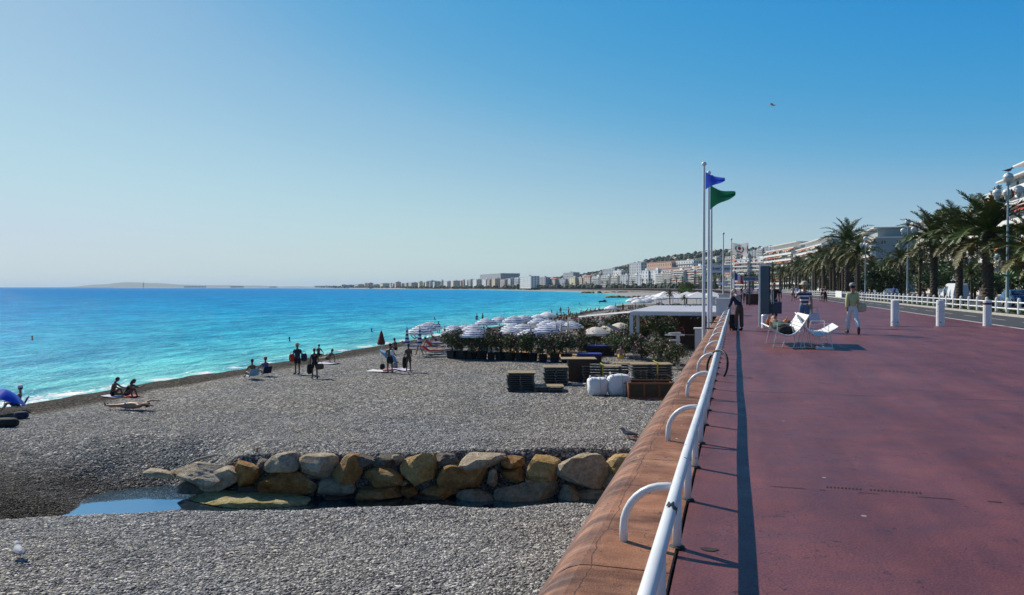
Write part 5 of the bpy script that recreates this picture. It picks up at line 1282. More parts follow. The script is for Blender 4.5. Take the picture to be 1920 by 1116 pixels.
# flagpoles and flags
M_fpole = mat('pole_white', (.76, .75, .76, 1), .4, .06, 2)
def flagpole(label, px, d, ytop, zb, r=.055, brackets=True, wall=True):
    c = at(px, 540, d); ztop = at(px, ytop, d).z; t = thing('flagpole', label, 'flagpole', (c.x, c.y, zb)); h = ztop - zb
    mb = MB(); mb.lathe([(r * 1.2, 0), (r * 1.15, h * .4), (r * .8, h - .12)], 10); mb.build('pole', M_fpole, t, True)
    mb = MB(); mb.blob((0, 0, h - .04), (.10, .10, .09), 10, 6); mb.build('finial', M_fpole, t, True)
    if brackets:
        for z in (-.55, .02): mb = MB(); mb.box((.16, 0, z - zb), (.44, .07, .05)); mb.build('bracket', mat('rusty_iron', (.22, .085, .03, 1), .9, .4, 8), t)
    return t, c, ztop
flagpole('tallest white flagpole, nearest one, flying the blue pennant', 1319.5, 31.5, 306, -3.4); f1 = (at(1320, 540, 31.5))
flagpole('white flagpole flying the green pennant', 1328.5, 36.6, 323, -3.4); flagpole('bare white flagpole just right of the green pennant pole', 1333.5, 39.5, 330, -3.4)
flagpole('bare white flagpole on the second plinth', 1356, 60.5, 437, 1.1, .05, False); flagpole('white flagpole flying the crest flag', 1371, 70, 448, 0, .05, False)
flagpole('short flagpole flying the red, white and blue flag', 1376.5, 76, 508, 0, .04, False)
def pennant(name, label, base, L, H, z, m, tri=True, dz=-.25, wav=.16, ang=0.0):
    nx, ny = 18, 12; mb = MB()
    for i in range(nx + 1):
        u = i / nx; h = H * (1 - u * .93) if tri else H
        for j in range(ny + 1):
            v = j / ny; yy = (v - .5) * h + dz * L * u * (1 if tri else .4) + .06 * H * math.sin(u * 6 + v * 2); w_ = wav * math.sin(u * 7.5 + v * 1.3) * u ** .7 + .05 * math.sin(v * 8 + u * 3) * u
            mb.v.append((u * L * math.cos(ang) - w_ * math.sin(ang), u * L * math.sin(ang) + w_ * math.cos(ang), yy))
    for i in range(nx):
        for j in range(ny): a = i * (ny + 1) + j; mb.face((a, a + ny + 1, a + ny + 2, a + 1))
    me = mb.mesh(name, m, True); o = link(name, me, None, (base.x + .05, base.y, z)); tag(o, label, 'flag'); return o
def flagmat(name, col, tr=.35):
    q = N(name); q.l(q.ramp(q.noise(q.obj(), 3, 3), [(.3, dk(col, .88)), (.7, dk(col, 1.1))]), q.p.inputs['Base Color']); q.set(Roughness=.7)
    tb = q.n('BsdfTranslucent'); tb.inputs['Color'].default_value = col; mx = q.n('MixShader', Fac=tr); q.l(q.p.outputs[0], mx.inputs[1]); q.l(tb.outputs[0], mx.inputs[2]); q.l(mx.outputs[0], q.out.inputs['Surface']); return q.m
b1 = at(1320.5, 340, 31.5); pennant('pennant', 'bright blue triangular pennant on the nearest pole', b1, .74, .66, b1.z, flagmat('flag_blue', (.045, .10, .62, 1)), True, .06)
b2 = at(1329.5, 372, 36.6); pennant('pennant', 'dark green triangular pennant below the blue one', b2, 1.12, 1.06, b2.z, flagmat('flag_green', (.008, .12, .06, 1)), True, .16, .12)
b3 = at(1372, 466, 70); cf = pennant('crest_flag', 'white flag with red, gold and green coat of arms', b3, 1.35, .95, b3.z, flagmat('flag_white', (.76, .74, .72, 1)), False, -.12, .10)
def decal(verts, m, name):
    mb = MB(); vs = []
    for (u, v) in verts:
        L, H = 1.35, .95; yy = (v - .5) * H - .12 * L * u * .4 + .06 * H * math.sin(u * 6 + v * 2); w_ = .10 * math.sin(u * 7.5 + v * 1.3) * u ** .7 + .05 * math.sin(v * 8 + u * 3) * u
        vs.append((u * L, w_ - .012, yy))
    mb.add(vs, [list(range(len(vs)))]); mb.build(name, m, cf)
circ = lambda cx, cy, rx, ry, n=12: [(cx + rx * math.cos(6.283 * k / n), cy + ry * math.sin(6.283 * k / n)) for k in range(n)]
decal(circ(.45, .56, .10, .17), CL['red'], 'shield'); decal([(.36, .76), (.54, .76), (.57, .90), (.49, .82), (.45, .93), (.41, .82), (.33, .90)], CL['yellow'], 'crown')
decal([(.32, .72), (.20, .66), (.16, .45), (.22, .28), (.34, .22), (.26, .38), (.25, .55)], mat('cloth_leafgreen', (.03, .22, .08, 1)), 'branch'); decal([(.58, .72), (.70, .66), (.74, .45), (.68, .28), (.56, .22), (.64, .38), (.65, .55)], mat('cloth_leafgreen', (.03, .22, .08, 1)), 'branch')
decal([(.22, .18), (.32, .10), (.45, .16), (.58, .10), (.68, .18), (.58, .22), (.45, .26), (.32, .22)], CL['red'], 'ribbon'); decal([(.93, .1), (.99, .1), (.99, .9), (.93, .7)], CL['red'], 'red_edge')
b4 = at(1377.5, 520, 76); fr = thing('striped_flag', 'small blue, white and red flag drooping from a short pole', 'flag', (b4.x, b4.y, b4.z))
for k, cn in enumerate(('blue', 'white', 'red')):
    mb = MB(); mb.add([(k * .27, 0, .45 - k * .12), (k * .27 + .27, .05, .33 - k * .12), (k * .27 + .27, .05, -.30 - k * .22), (k * .27, 0, -.25 - k * .16)], [(0, 1, 2, 3)]); mb.build('stripe', CL[cn], fr)
# sign boards
def text_mesh(txt, size, m, name='lettering', shear=0.0, bold=0.0):
    cu = bpy.data.curves.new('t', 'FONT'); cu.body = txt; cu.size = size; cu.align_x = 'CENTER'; cu.align_y = 'CENTER'; cu.shear = shear; cu.extrude = .004; cu.offset = bold
    o = bpy.data.objects.new('t', cu); COL.objects.link(o); me = bpy.data.meshes.new_from_object(o.evaluated_get(bpy.context.evaluated_depsgraph_get())); bpy.data.objects.remove(o)
    me.materials.clear(); me.materials.append(m); me.name = name; return me
c = at(1352.5, 504, 76); t = thing('hotel_sign', 'grey-white beach sign with dark blue flowing lettering between the poles', 'sign', (c.x, c.y, 0), .02)
mb = MB(); mb.box((0, 0, c.z), (2.05, .06, .74)); mb.build('board', mat('sign_pale', (.66, .68, .72, 1), .6, .08, 2), t)
o = link('lettering', text_mesh('Hotel Amour', .40, CL['navy'], shear=.45, bold=.006), t, (.02, -.045, c.z + .02)); o.rotation_euler = (R(90), 0, 0)
mb = MB(); mb.box((-.1, -.04, c.z - .20), (1.5, .01, .02)); mb.build('underline', CL['navy'], t)
for x in (-.98, .98): mb = MB(); mb.tube([(x, .05, -3.3 if x < 0 else 0), (x, .05, c.z + .37)], .05, 8); mb.build('post', M_fpole, t)
c = at(1405.5, 523, 72); t = thing('beach_sign', 'small blue-grey framed sign on a dark post above the planter box', 'sign', (c.x, c.y, 0), .02)
mb = MB(); mb.box((0, 0, c.z), (1.25, .06, .40)); bo = mb.build('board', mat('sign_bluegrey', (.10, .16, .24, 1), .6, .1, 2), t); mb = MB()
for z in (.16, -.16): mb.box((0, -.035, c.z + z), (1.15, .01, .03))
for x in (-.56, .56): mb.box((x, -.035, c.z), (.03, .01, .35))
mb.build('border', mat('sign_pale', (.50, .55, .62, 1)), bo); mb = MB(); mb.tube([(0, .05, 0), (0, .05, c.z)], .07, 8); mb.build('post', M_dkmetal, t)
c = at(1361, 532, 100); t = thing('beach_sign', 'far white panel sign left of the crest flag pole', 'sign', (c.x - .3, c.y, 0)); mb = MB(); mb.box((0, 0, c.z), (1.1, .06, .36)); mb.build('board', mat('sign_pale', (.50, .55, .62, 1)), t); mb = MB(); mb.tube([(0, .05, -3.3), (0, .05, c.z)], .05, 8); mb.build('post', M_fpole, t)
c = at(1335, 541, 118); t = thing('beach_kiosk', 'small white lifeguard kiosk beyond the flagpoles', 'kiosk', (c.x, c.y, -3.3)); mb = MB(); mb.box((0, 0, 1.6), (1.0, .8, 3.2)); mb.build('cabin', M_plinth, t); mb = MB(); mb.box((0, 0, 3.4), (1.4, 1.2, .3)); mb.build('roof', mat('sign_pale', (.50, .55, .62, 1)), t)
c = gz(1410, 571); t = thing('planter_box', 'dark red-brown planter box under the blue-grey sign', 'planter', (c.x, c.y, 0)); mb = MB(); mb.box((0, 0, .5), (1.1, .8, 1.0)); mb.build('box', mat('brown_box', (.09, .035, .025, 1), .8, .2, 3), t); mb = MB(); mb.box((0, 0, 1.02), (1.2, .9, .06)); mb.build('rim', M_conc, t)
# vehicles beyond the fence
def vehicle(label, loc, rz, body, van=False):
    t = thing('van' if van else 'car', label, 'van' if van else 'car', loc, rz); L, W, H = (4.6, 1.85, 2.1) if van else (4.1, 1.75, 1.45)
    if van: pr = [(-L / 2, .35), (-L / 2, H * .92), (-L / 2 + .15, H), (L * .12, H), (L * .24, H * .95), (L * .40, 1.12), (L / 2 - .06, .95), (L / 2, .75), (L / 2, .32)]
    else: pr = [(-L / 2, .38), (-L / 2 + .02, .85), (-L / 2 + .3, .98), (-L * .30, H * .97), (-L * .05, H), (L * .12, H * .96), (L * .27, 1.0), (L * .44, .88), (L / 2, .66), (L / 2, .32)]
    mb = MB(); k = len(pr)
    for y, ins in ((-W / 2, 0), (-W / 2 + .12, 1), (W / 2 - .12, 1), (W / 2, 0)):
        pass
    for sgn in (-1, 1):
        for (x, z) in pr: mb.v.append((x, sgn * (W / 2 - (.16 * max(0, (z - .9)) / .6)), z))
    mb.face(range(k)); mb.face([k + i for i in range(k)][::-1])
    for i in range(k): j = (i + 1) % k; mb.face((i, k + i, k + j, j))
    mb.build('body', body, t)
    for sgn in (-1, 1):
        w_ = MB(); zl, zh = (1.15, 1.75) if van else (.96, H - .12); a, b = (L * .02, L * .28) if van else (-L * .28, L * .2); y = lambda z: sgn * (W / 2 - .16 * max(0, z - .9) / .6 + .006)
        w_.poly((a, y(zl), zl), (b, y(zl), zl), (b - (.35 if not van else .2), y(zh), zh), (a + (.1 if not van else 0), y(zh), zh)); w_.build('side_window', M_pane, t)
    ws = MB(); (x0, z0), (x1, z1) = (pr[4], pr[5]) if van else (pr[5], pr[6]); ws.poly((x0 + .02, -W * .36, z0 - .04), (x1 + .02, -W * .42, z1 + .03), (x1 + .02, W * .42, z1 + .03), (x0 + .02, W * .36, z0 - .04)); ws.v = [(v[0] + .012, v[1], v[2] + .012) for v in ws.v]; ws.build('windscreen', M_pane, t)
    for x in (-L * .31, L * .31):
        for sgn in (-1, 1):
            w_ = MB(); w_.lathe([(.0, -.1), (.31, -.1), (.33, -.06), (.33, .06), (.31, .1), (.0, .1)], 16); w_.v = [(v[0], v[2], v[1]) for v in w_.v]; wo = w_.build('wheel', M_black, t, False, (x, sgn * (W / 2 - .08), .33))
            h = MB(); h.lathe([(0, .105), (.19, .105), (.20, .09)], 12); h.v = [(v[0], sgn * v[2], v[1]) for v in h.v]; h.build('rim', M_pole, wo)
    for sgn in (-1, 1):
        hl = MB(); hl.blob((L / 2 - .05, sgn * W * .36, .72), (.08, .16, .09), 8, 6); hl.build('headlight', M_globe, t)
    return t
M_carw = mat('car_white', (.70, .70, .70, 1), .25, .05, 1); M_carb = mat('car_blue', (.05, .12, .26, 1), .25, .1, 1)
vehicle('white van on the road between the two palms', Vector((24.5, 103, -.02)), math.pi / 2 + .05, M_carw, True)
vehicle('blue car on the road at the right edge', Vector((24.0, 79.8, -.02)), -math.pi / 2, M_carb); vehicle('silver car on the road right of the lone date palm', Vector((27.5, 122, -.02)), math.pi / 2, mat('car_silver', (.40, .42, .44, 1), .25, .05, 1))
vehicle('white car far along the road beyond the fence gap', Vector((24, 140, -.02)), math.pi / 2, M_carw)
t = thing('bus_shelter', 'white flat-roofed shelter across the road', 'shelter', PS(128, 67.5, 0)); mb = MB(); mb.box((0, 0, 3.0), (2.2, 6, .9)); mb.build('roof', M_plinth, t)
for x, y in ((-.9, -2.6), (.9, -2.6), (-.9, 2.6), (.9, 2.6)): mb = MB(); mb.tube([(x, y, 0), (x, y, 2.6)], .06, 6); mb.build('post', M_fpole, t)
# birds
def gull(label, loc, rz, fly=False, dark=False, sc=1.0):
    t = thing('gull' if not dark else 'pigeon', label, 'bird', loc, rz, None, sc); W_, G_, K_ = (CL['white'], CL['grey'], CL['black']) if not dark else (CL['grey'], CL['navy'], CL['black'])
    b = MB(); b.tube([(0, -.26, .13), (0, -.15, .15), (0, 0, .16), (0, .11, .19), (0, .16, .25), (0, .20, .285), (0, .25, .28), (0, .31, .265)], [.012, .05, .085, .075, .045, .048, .035, .008], 10); b.build('body', W_, t, True)
    for s in (-1, 1):
        w_ = MB()
        if fly: w_.add([(0, .06, .18), (s * .25, .14, .27), (s * .62, .02, .20), (s * .28, -.06, .26), (0, -.10, .17), (s * .25, .12, .245), (s * .28, -.05, .24)], [(0, 1, 3, 4), (1, 2, 3), (0, 4, 6, 5), (5, 6, 2)])
        else: w_.tube([(s * .06, .08, .18), (s * .085, -.05, .165), (s * .05, -.2, .145), (s * .02, -.34, .13)], [.03, .06, .04, .006], 8, True, .5)
        w_.build('wing', G_, t, not fly)
        if not fly: l = MB(); l.tube([(s * .03, .0, .1), (s * .03, .01, 0)], .006, 5); l.tube([(s * .03, .01, .004), (s * .03, .06, .004)], .008, 5); l.build('leg', CL['orange'], t)
    bk = MB(); bk.tube([(0, .30, .268), (0, .36, .255)], [.012, .003], 6); bk.build('beak', CL['yellow'], t); return t
p = gb(35, 1046); gull('white and grey gull standing on the pebbles near the left edge', p + Vector((0, 0, .01)), YAW + .75, sc=.85)
gull('gull gliding alone in the open blue sky', at(1449, 201, 60), 1.2, True, sc=.9)
gull('dark pigeon pecking on gravel near the sea wall', gb(1178, 822), 1.3, False, True, 1.1); L1_top = Vector((17.0, 58.6, 9.05)); gull('gull perched on the globe lamp near the right edge', L1_top, -1.2, False, True, 1.2)
mb = MB(); mb.blob((0, 0, .04), (.10, .07, .05), 8, 6, lambda v: 1 + .3 * nz(v.x * 3, v.y * 3, v.z * 3)); o = mb.build('orange_wrapper', CL['orange'], None, True, gb(1191, 820)); tag(o, 'crumpled orange wrapper on gravel beside the pigeon', 'wrapper')

# ================================================================== BEACH CLUB
def ring_stripes(name, a, b, n):
    q = N(name); sp = q.n('SeparateXYZ'); q.l(q.obj(), sp.inputs[0]); r2 = q.math('SQRT', q.math('ADD', q.math('MULTIPLY', sp.outputs[0], sp.outputs[0]), q.math('MULTIPLY', sp.outputs[1], sp.outputs[1])))
    f = q.math('GREATER_THAN', q.math('FRACT', q.math('MULTIPLY', r2, n)), .62)
    c = q.mix(f, a, b); q.l(c, q.p.inputs['Base Color']); q.set(Roughness=.75)
    tb = q.n('BsdfTranslucent'); q.l(c, tb.inputs['Color']); mx = q.n('MixShader', Fac=.18); q.l(q.p.outputs[0], mx.inputs[1]); q.l(tb.outputs[0], mx.inputs[2]); q.l(mx.outputs[0], q.out.inputs['Surface']); return q.m
M_par = ring_stripes('striped_canvas', (.80, .82, .83, 1), (.015, .085, .28, 1), 4.2)
M_parz = stripes('striped_canvas_closed', (.72, .72, .76, 1), (.025, .035, .16, 1), 3.6)
M_cream = mat('cream_canvas', (.70, .64, .54, 1), .75, .06, 2); M_whitecv = mat('white_canvas', (.76, .75, .74, 1), .75, .05, 2)
def canopy(mb, r, h, n=8, k=6):
    for i in range(k + 1):
        u = i / k
        for j in range(n * 4):
            a = 2 * math.pi * j / (n * 4); rib = 1 - .045 * u * (1 - abs(math.cos(a * n / 2))); mb.v.append((r * u * rib * math.cos(a), r * u * rib * math.sin(a), h * (1 - u ** 1.7) - .03 * u * (1 - abs(math.cos(a * n / 2)))))
    m = n * 4
    for i in range(k):
        for j in range(m): mb.face((i * m + j, i * m + (j + 1) % m, (i + 1) * m + (j + 1) % m, (i + 1) * m + j))
def open_parasol(label, loc, r=1.0, hgt=2.2, m=None, group=None):
    t = thing('parasol', label, 'parasol', loc, random.uniform(0, 1), group)
    mb = MB(); canopy(mb, r, .42 * r); mb.build('canopy', m, t, True, (0, 0, hgt - .42 * r))
    mb = MB(); k = 32
    for z in (0, -.14):
        for j in range(k): a = 2 * math.pi * j / k; q_ = 1 - .045 * (1 - abs(math.cos(a * 4))); mb.v.append((r * q_ * math.cos(a), r * q_ * math.sin(a), z - .03 * (1 - abs(math.cos(a * 4))) - (.03 * abs(math.sin(a * 8)) if z else 0)))
    for j in range(k): mb.face((j, (j + 1) % k, k + (j + 1) % k, k + j))
    mb.build('valance', m, t, False, (0, 0, hgt - .42 * r))
    mb = MB(); mb.tube([(0, 0, 0), (0, 0, hgt + .08)], .022, 8); mb.build('pole', M_fpole, t)
    mb = MB()
    for j in range(8): a = j * math.pi / 4; mb.tube([(0, 0, hgt - .55 * r), (r * .55 * math.cos(a), r * .55 * math.sin(a), hgt - .18 * r)], .008, 4)
    mb.build('ribs', M_fpole, t); return t
def closed_parasol(label, loc, m, hgt=2.3, L=1.35, group=None, rr=.17):
    t = thing('parasol', label, 'closed parasol', loc, random.uniform(0, 3), group)
    mb = MB(); n = 14; prof = [(rr * .15, 0), (rr * .85, .03), (rr, L * .12), (rr * .75, L * .38), (rr * .5, L * .65), (rr * .3, L * .88), (.015, L)]
    mb.lathe(prof, n, mod=lambda j, i: 1.15 if j % 2 else .8); mb.build('folded_canopy', m, t, True, (0, 0, hgt - L))
    mb = MB(); mb.tube([(0, 0, 0), (0, 0, hgt + .1)], .024, 8); mb.build('pole', M_fpole, t); return t
def base_under(px, py, h):
    p = gz(px, py, -3.5 + h)
    for _ in range(4): p = gz(px, py, beach_z(p.x, p.y) + h)
    p.z = beach_z(p.x, p.y); return p
OP = [(787, 612), (806, 605), (797, 607), (851, 606), (850, 613), (872, 606), (889, 608), (887, 614.5), (912, 598), (937, 593.5), (963, 596), (983, 593), (962, 604), (980, 606), (958, 611), (1010, 597), (1028, 600), (995, 613), (1024, 612), (1051, 600), (1072, 602), (1040, 606.5), (1008, 590)]
first = None
for i, (px, py) in enumerate(OP):
    lb = 'blue and white striped open parasol in the crowded beach club' if i > 2 else ['striped open parasol, front one of the three nearest the water', 'striped open parasol, right one of the three nearest the water', 'striped open parasol tucked behind the three nearest the water'][i]
    p = base_under(px, py, 2.25)
    if first is None: first = open_parasol(lb, p, 1.05, 2.25, M_par, 'striped open parasols')
    else: again(first, lb, p, random.uniform(0, 1), random.uniform(.94, 1.08), 'striped open parasols')
fc = None
for i, (px, py, lb) in enumerate([(763, 613, 'closed striped parasol standing alone left of the open ones'), (787, 613, 'closed striped parasol in front of the leftmost open one'), (834, 611, 'closed striped parasol at the left end of the hedge'), (907, 607, 'closed striped parasol behind the hedge, left of a close pair'), (913, 610, 'closed striped parasol behind the hedge, right of a close pair'), (936, 608, 'closed striped parasol in the middle of the hedge'), (949, 616, 'short closed striped parasol right of the middle one'), (1171, 617, 'closed striped parasol left of the white pergola column')]):
    h_ = 2.0 if py > 615 else 2.3; p = base_under(px, py, h_); fc = closed_parasol(lb, p, M_parz, group='closed striped parasols') if fc is None else again(fc, lb, p, i * .7, h_ / 2.3)
fc = None
for i, (px, py, lb) in enumerate([(995, 612, 'closed cream parasol standing alone behind the hedge'), (1043, 608, 'closed cream parasol, front one of a close trio'), (1052, 606, 'closed cream parasol, middle one of a close trio'), (1065, 602, 'closed cream parasol, tallest right one of a close trio'), (1068, 622, 'closed cream parasol above the pink flowers'), (1083, 620, 'closed cream parasol left of the big cream canopies')]):
    h_ = 1.85 if py > 615 else 2.4; p = base_under(px, py, h_); fc = closed_parasol(lb, p, M_cream, 2.4, 1.5, 'closed cream parasols', .21) if fc is None else again(fc, lb, p, i * .9, h_ / 2.4)
fc = None
for i, (px, py, lb) in enumerate([(1117, 613, 'big open cream parasol, nearest of the three by the pergola'), (1141, 609, 'big open cream parasol, middle of the three by the pergola'), (1163, 604, 'big open cream parasol, furthest of the three by the pergola')]):
    p = base_under(px, py, 2.0); fc = open_parasol(lb, p, 1.2, 2.0, M_cream) if fc is None else again(fc, lb, p, .4 * i, 1.0)
# hedge of potted oleanders
M_flower = mat('oleander_pink', (.60, .22, .26, 1), .7, .3, 5)
def oleander_mesh(seed, n=2300, rx=.92, rz=.85):
    rg = random.Random(seed); mb = leaf_cloud(n, rx, rx, rz, .16, rg, 3, 12, .28); mb.cm = 3
    for _ in range(60):
        a, b = rg.uniform(0, 6.28), rg.uniform(-.1, 1); q_ = math.sqrt(1 - b * b) if abs(b) < 1 else 0; c = Vector((rx * .9 * q_ * math.cos(a), rx * .9 * q_ * math.sin(a), rz * .95 * b))
        d = Vector((rg.gauss(0, 1), rg.gauss(0, 1), rg.gauss(0, 1))).normalized() * .05; e = d.orthogonal().normalized() * .05; mb.poly(c - d, c - e, c + d, c + e)
    return mb.mesh('foliage', M_leaf + [M_flower])
OLE = [oleander_mesh(s) for s in (1, 2, 3, 4)]
pot = MB(); pot.box((0, 0, .25), (.50, .50, .5), 0, (.58, .58)); pot.box((0, 0, .52), (.62, .62, .05)); POT = pot.mesh('pot', mat('black_pot', (.012, .012, .012, 1), .7, .2, 5))
OSTEM = MB().tube([(0, 0, .5), (.04, .02, .9), (0, .05, 1.3)], [.05, .04, .02], 6).mesh('stem', M_trunk)
HX = [848, 866, 884, 903, 921, 939, 957, 977, 997, 1018, 1040, 1062]
for i, px in enumerate(HX):
    py = 672 + (px - 848) * .035; p = gb(px, py)
    t = thing('potted_oleander', ['leftmost potted oleander of the hedge row', 'second potted oleander from the left end of the hedge row', 'third potted oleander from the left end of the hedge row', 'fourth potted oleander from the left end of the hedge row', 'fifth potted oleander from the left of the hedge row', 'sixth potted oleander from the left of the hedge row', 'potted oleander in the hedge row, seventh from left', 'potted oleander in the hedge row, eighth from left', 'potted oleander under the lone cream parasol', 'potted oleander right of the lone cream parasol', 'potted oleander near the right end of the hedge row', 'rightmost potted oleander, beside the brown box'][i], 'potted shrub', p, rng.uniform(0, 6), 'potted oleanders in a row', rng.uniform(.92, 1.12))
    link('pot', POT, t); link('stem', OSTEM, t); link('foliage', OLE[i % 4], t, (0, 0, 1.12))
for i, (px, py, sc) in enumerate([(1086, 667, 1.2), (1108, 660, 1.2), (1130, 655, 1.2), (1150, 666, 1.15), (1168, 670, 1.2), (1190, 674, 1.15), (1212, 678, 1.1), (1234, 681, 1.05), (1255, 684, 1.05), (1268, 692, 1.0), (1140, 640, 1.5), (1168, 640, 1.7), (1195, 650, 1.5), (1090, 648, 1.5), (1112, 645, 1.5), (1210, 640, 1.8), (1230, 648, 1.7), (1252, 655, 1.6), (1180, 628, 1.7), (1205, 624, 1.9), (1235, 626, 2.0), (1262, 630, 2.0), (1285, 640, 2.0), (1300, 634, 2.0)]):
    p = gb(px, py); t = thing('oleander_bush', 'flowering oleander bush in the garden of the beach restaurant' if i > 9 else 'flowering oleander in the low front border behind the stacks', 'bush', p, rng.uniform(0, 6), 'restaurant oleanders' if i > 9 else 'front border oleanders', sc)
    link('stem', OSTEM, t); link('foliage', OLE[(i * 3 + 1) % 4], t, (0, 0, .80))
# wooden deck under the parasols
M_deck = mat('deck_wood', (.46, .24, .09, 1), .75, .2, 1.5); deck = thing('wooden_deck', 'orange-brown wooden deck seen between the black pots', 'deck', (-14.5, 59, -3.52))
for k in range(16): mb = MB(); mb.box((0, 0, 0), (11.5, .40, .06)); mb.build('plank', M_deck, deck, False, (0, -2.6 + k * .42, .03 + .0))
# loungers and bathers
M_bluecv = mat('lounger_blue', (.03, .05, .22, 1), .7, .15, 4)
def lounger(label, loc, rz, m, group=None):
    t = thing('sun_lounger', label, 'sun lounger', loc, rz, group)
    mb = MB(); mb.box((0, -.25, .30), (.62, 1.35, .09)); mb.build('mattress', m, t)
    mb = MB(); mb.add([(-.31, .43, .27), (.31, .43, .27), (.31, 1.0, .66), (-.31, 1.0, .66), (-.31, .41, .35), (.31, .41, .35), (.31, .97, .74), (-.31, .97, .74)], [(0, 1, 2, 3), (4, 7, 6, 5), (0, 4, 5, 1), (2, 6, 7, 3), (1, 5, 6, 2), (0, 3, 7, 4)]); mb.build('backrest', m, t)
    mb = MB()
    for x in (-.33, .33): mb.box((x, 0, .24), (.04, 1.9, .05))
    mb.build('frame', M_fpole, t)
    for x in (-.31, .31):
        for y in (-.8, .75): mb = MB(); mb.tube([(x, y, 0), (x, y, .24)], .018, 6); mb.build('leg', M_fpole, t)
    return t
LP = [(775, 655), (800, 656), (818, 650), (840, 648), (858, 646), (875, 650), (893, 645), (910, 640), (928, 638), (945, 642), (962, 640), (980, 636), (1000, 640), (1018, 636), (880, 636), (920, 630), (955, 630), (990, 628), (1030, 630), (870, 628)]
lo = None
for i, (px, py) in enumerate(LP):
    p = gb(px, py); lb = 'dark blue sun lounger under the striped parasols'
    lo = lounger(lb, p, 1.9, M_bluecv, 'blue loungers') if lo is None else again(lo, lb, p, 1.9 + random.uniform(-.2, .2), 1.0, 'blue loungers')
p = gb(812, 664); lounger('bright red sun lounger at the edge of the beach club', p, 2.35, CL['red'])
p = gb(905, 668); lounger('white sun lounger glimpsed between the pots of the hedge', p + Vector((0, 2.0, 0)), 1.6, M_whitecv)
SITG = pose(12, (132, 8), (91, 10), 112, 6, (40, 10), (36, 10), 25, 30, 8); SITL = pose(-48, (90, 6), (104, 6), 2, 30, (-25, 14), (-22, 14), 20, 20, 30); STAND = pose(1, (4, 4), (-4, 4), 2, 3, (6, 10), (-4, 10), 14, 14, 4); LIE = pose(0, (4, 5), (12, 5), 4, 22, (4, 14), (6, 14), 12, 12)
PROTO = {}
def bather(kind, label, p, rz, group=None, **k):
    key = kind + str(sorted(k.items()))
    if key not in PROTO:
        J = {'sit': SITG, 'recline': SITL, 'stand': STAND, 'lie': LIE}[kind]; PROTO[key] = person(label, p, rz, J, lie=90 if kind == 'lie' else 0, group=group, shoes=None, **k)[0]; return PROTO[key]
    o = again(PROTO[key], label, p, rz, 1.0)
    if group: o['group'] = group
    elif 'group' in o: del o['group']
    return o
for i, (px, py) in enumerate(LP[2:16]):
    if i % 4 == 3: continue
    p = gb(px, py) + Vector((0, 0, .24)); bather('recline', 'sunbather reclining on a blue lounger under the striped parasols', p, 1.9 + math.pi, 'bathers on the blue loungers', skn=i % 2, bottom=('navy', 'red', 'black')[i % 3], blen='trunks', hair='hair')
# pergola of the restaurant
M_perg = mat('pergola_white', (.66, .67, .69, 1), .5, .08, 1.5); PX, PY, PZ = -7.8, 62.0, -3.45
pg = thing('pergola', 'white restaurant pergola with slatted roof against the sea wall', 'pergola', (PX, PY, PZ))
for y in (0, 4.2, 8.4, 13, 18):
    mb = MB(); mb.box((0, y, 1.45), (.26, .26, 2.9)); mb.build('column', M_perg, pg)
mb = MB(); mb.box((5.9, 0, 2.95), (1.0, 1.6, .0001)) if False else None
for (c, d) in (((3.2, 0, 3.05), (6.6, .16, .24)), ((0, 9, 3.05), (.16, 18.2, .24)), ((3.2, 18, 3.05), (6.6, .16, .24))):
    mb = MB(); mb.box(c, d); mb.build('beam', M_perg, pg)
for k in range(46):
    mb = MB() if k == 0 else mb
    if k == 0:
        mb.box((0, 0, 0), (6.4, .19, .045)); mb.v = [(v[0], v[1] * .94 - v[2] * .34, v[1] * .34 + v[2] * .94) for v in mb.v]; slat_me = mb.mesh('roof_slat', M_perg)
    link('roof_slat', slat_me, pg, (3.2, .3 + k * .385, 3.24))
aw = thing('sloping_awning', 'grey sloping canvas awning running down from the pergola corner', 'awning', (PX, PY + 1, PZ))
mb = MB(); mb.add([(-.1, -.6, 3.15), (-.1, 3.0, 3.15), (-5.2, 8.0, 2.55), (-5.2, 4.4, 2.55)], [(0, 1, 2, 3)]); mb.build('canvas', mat('grey_canvas', (.17, .165, .16, 1), .8, .12, 2), aw)
for a, b in (((-.1, -.6, 3.13), (-5.2, 4.4, 2.53)), ((-.1, 3, 3.13), (-5.2, 8, 2.53)), ((-.1, -.6, 3.13), (-.1, 3, 3.13)), ((-5.2, 4.4, 2.53), (-5.2, 8, 2.53))): mb = MB(); mb.tube([a, b], .05, 6); mb.build('bar', M_perg, aw)
for x, y in ((-5.2, 4.4), (-5.2, 8)): mb = MB(); mb.tube([(x, y, 0), (x, y, 2.5)], .04, 6); mb.build('post', M_perg, aw)
c = gb(1271, 690); tp = thing('pergola_post', 'single white T-shaped post with short cross beams in the garden', 'post', c)
mb = MB(); mb.box((0, 0, 1.05), (.22, .22, 2.1)); mb.build('column', M_perg, tp)
for z, l, a in ((2.05, 1.2, .0), (2.16, 1.0, .9), (1.72, .7, .5)): mb = MB(); mb.box((-.2, 0, z), (l, .12, .10), a); mb.build('cross_beam', M_perg, tp)
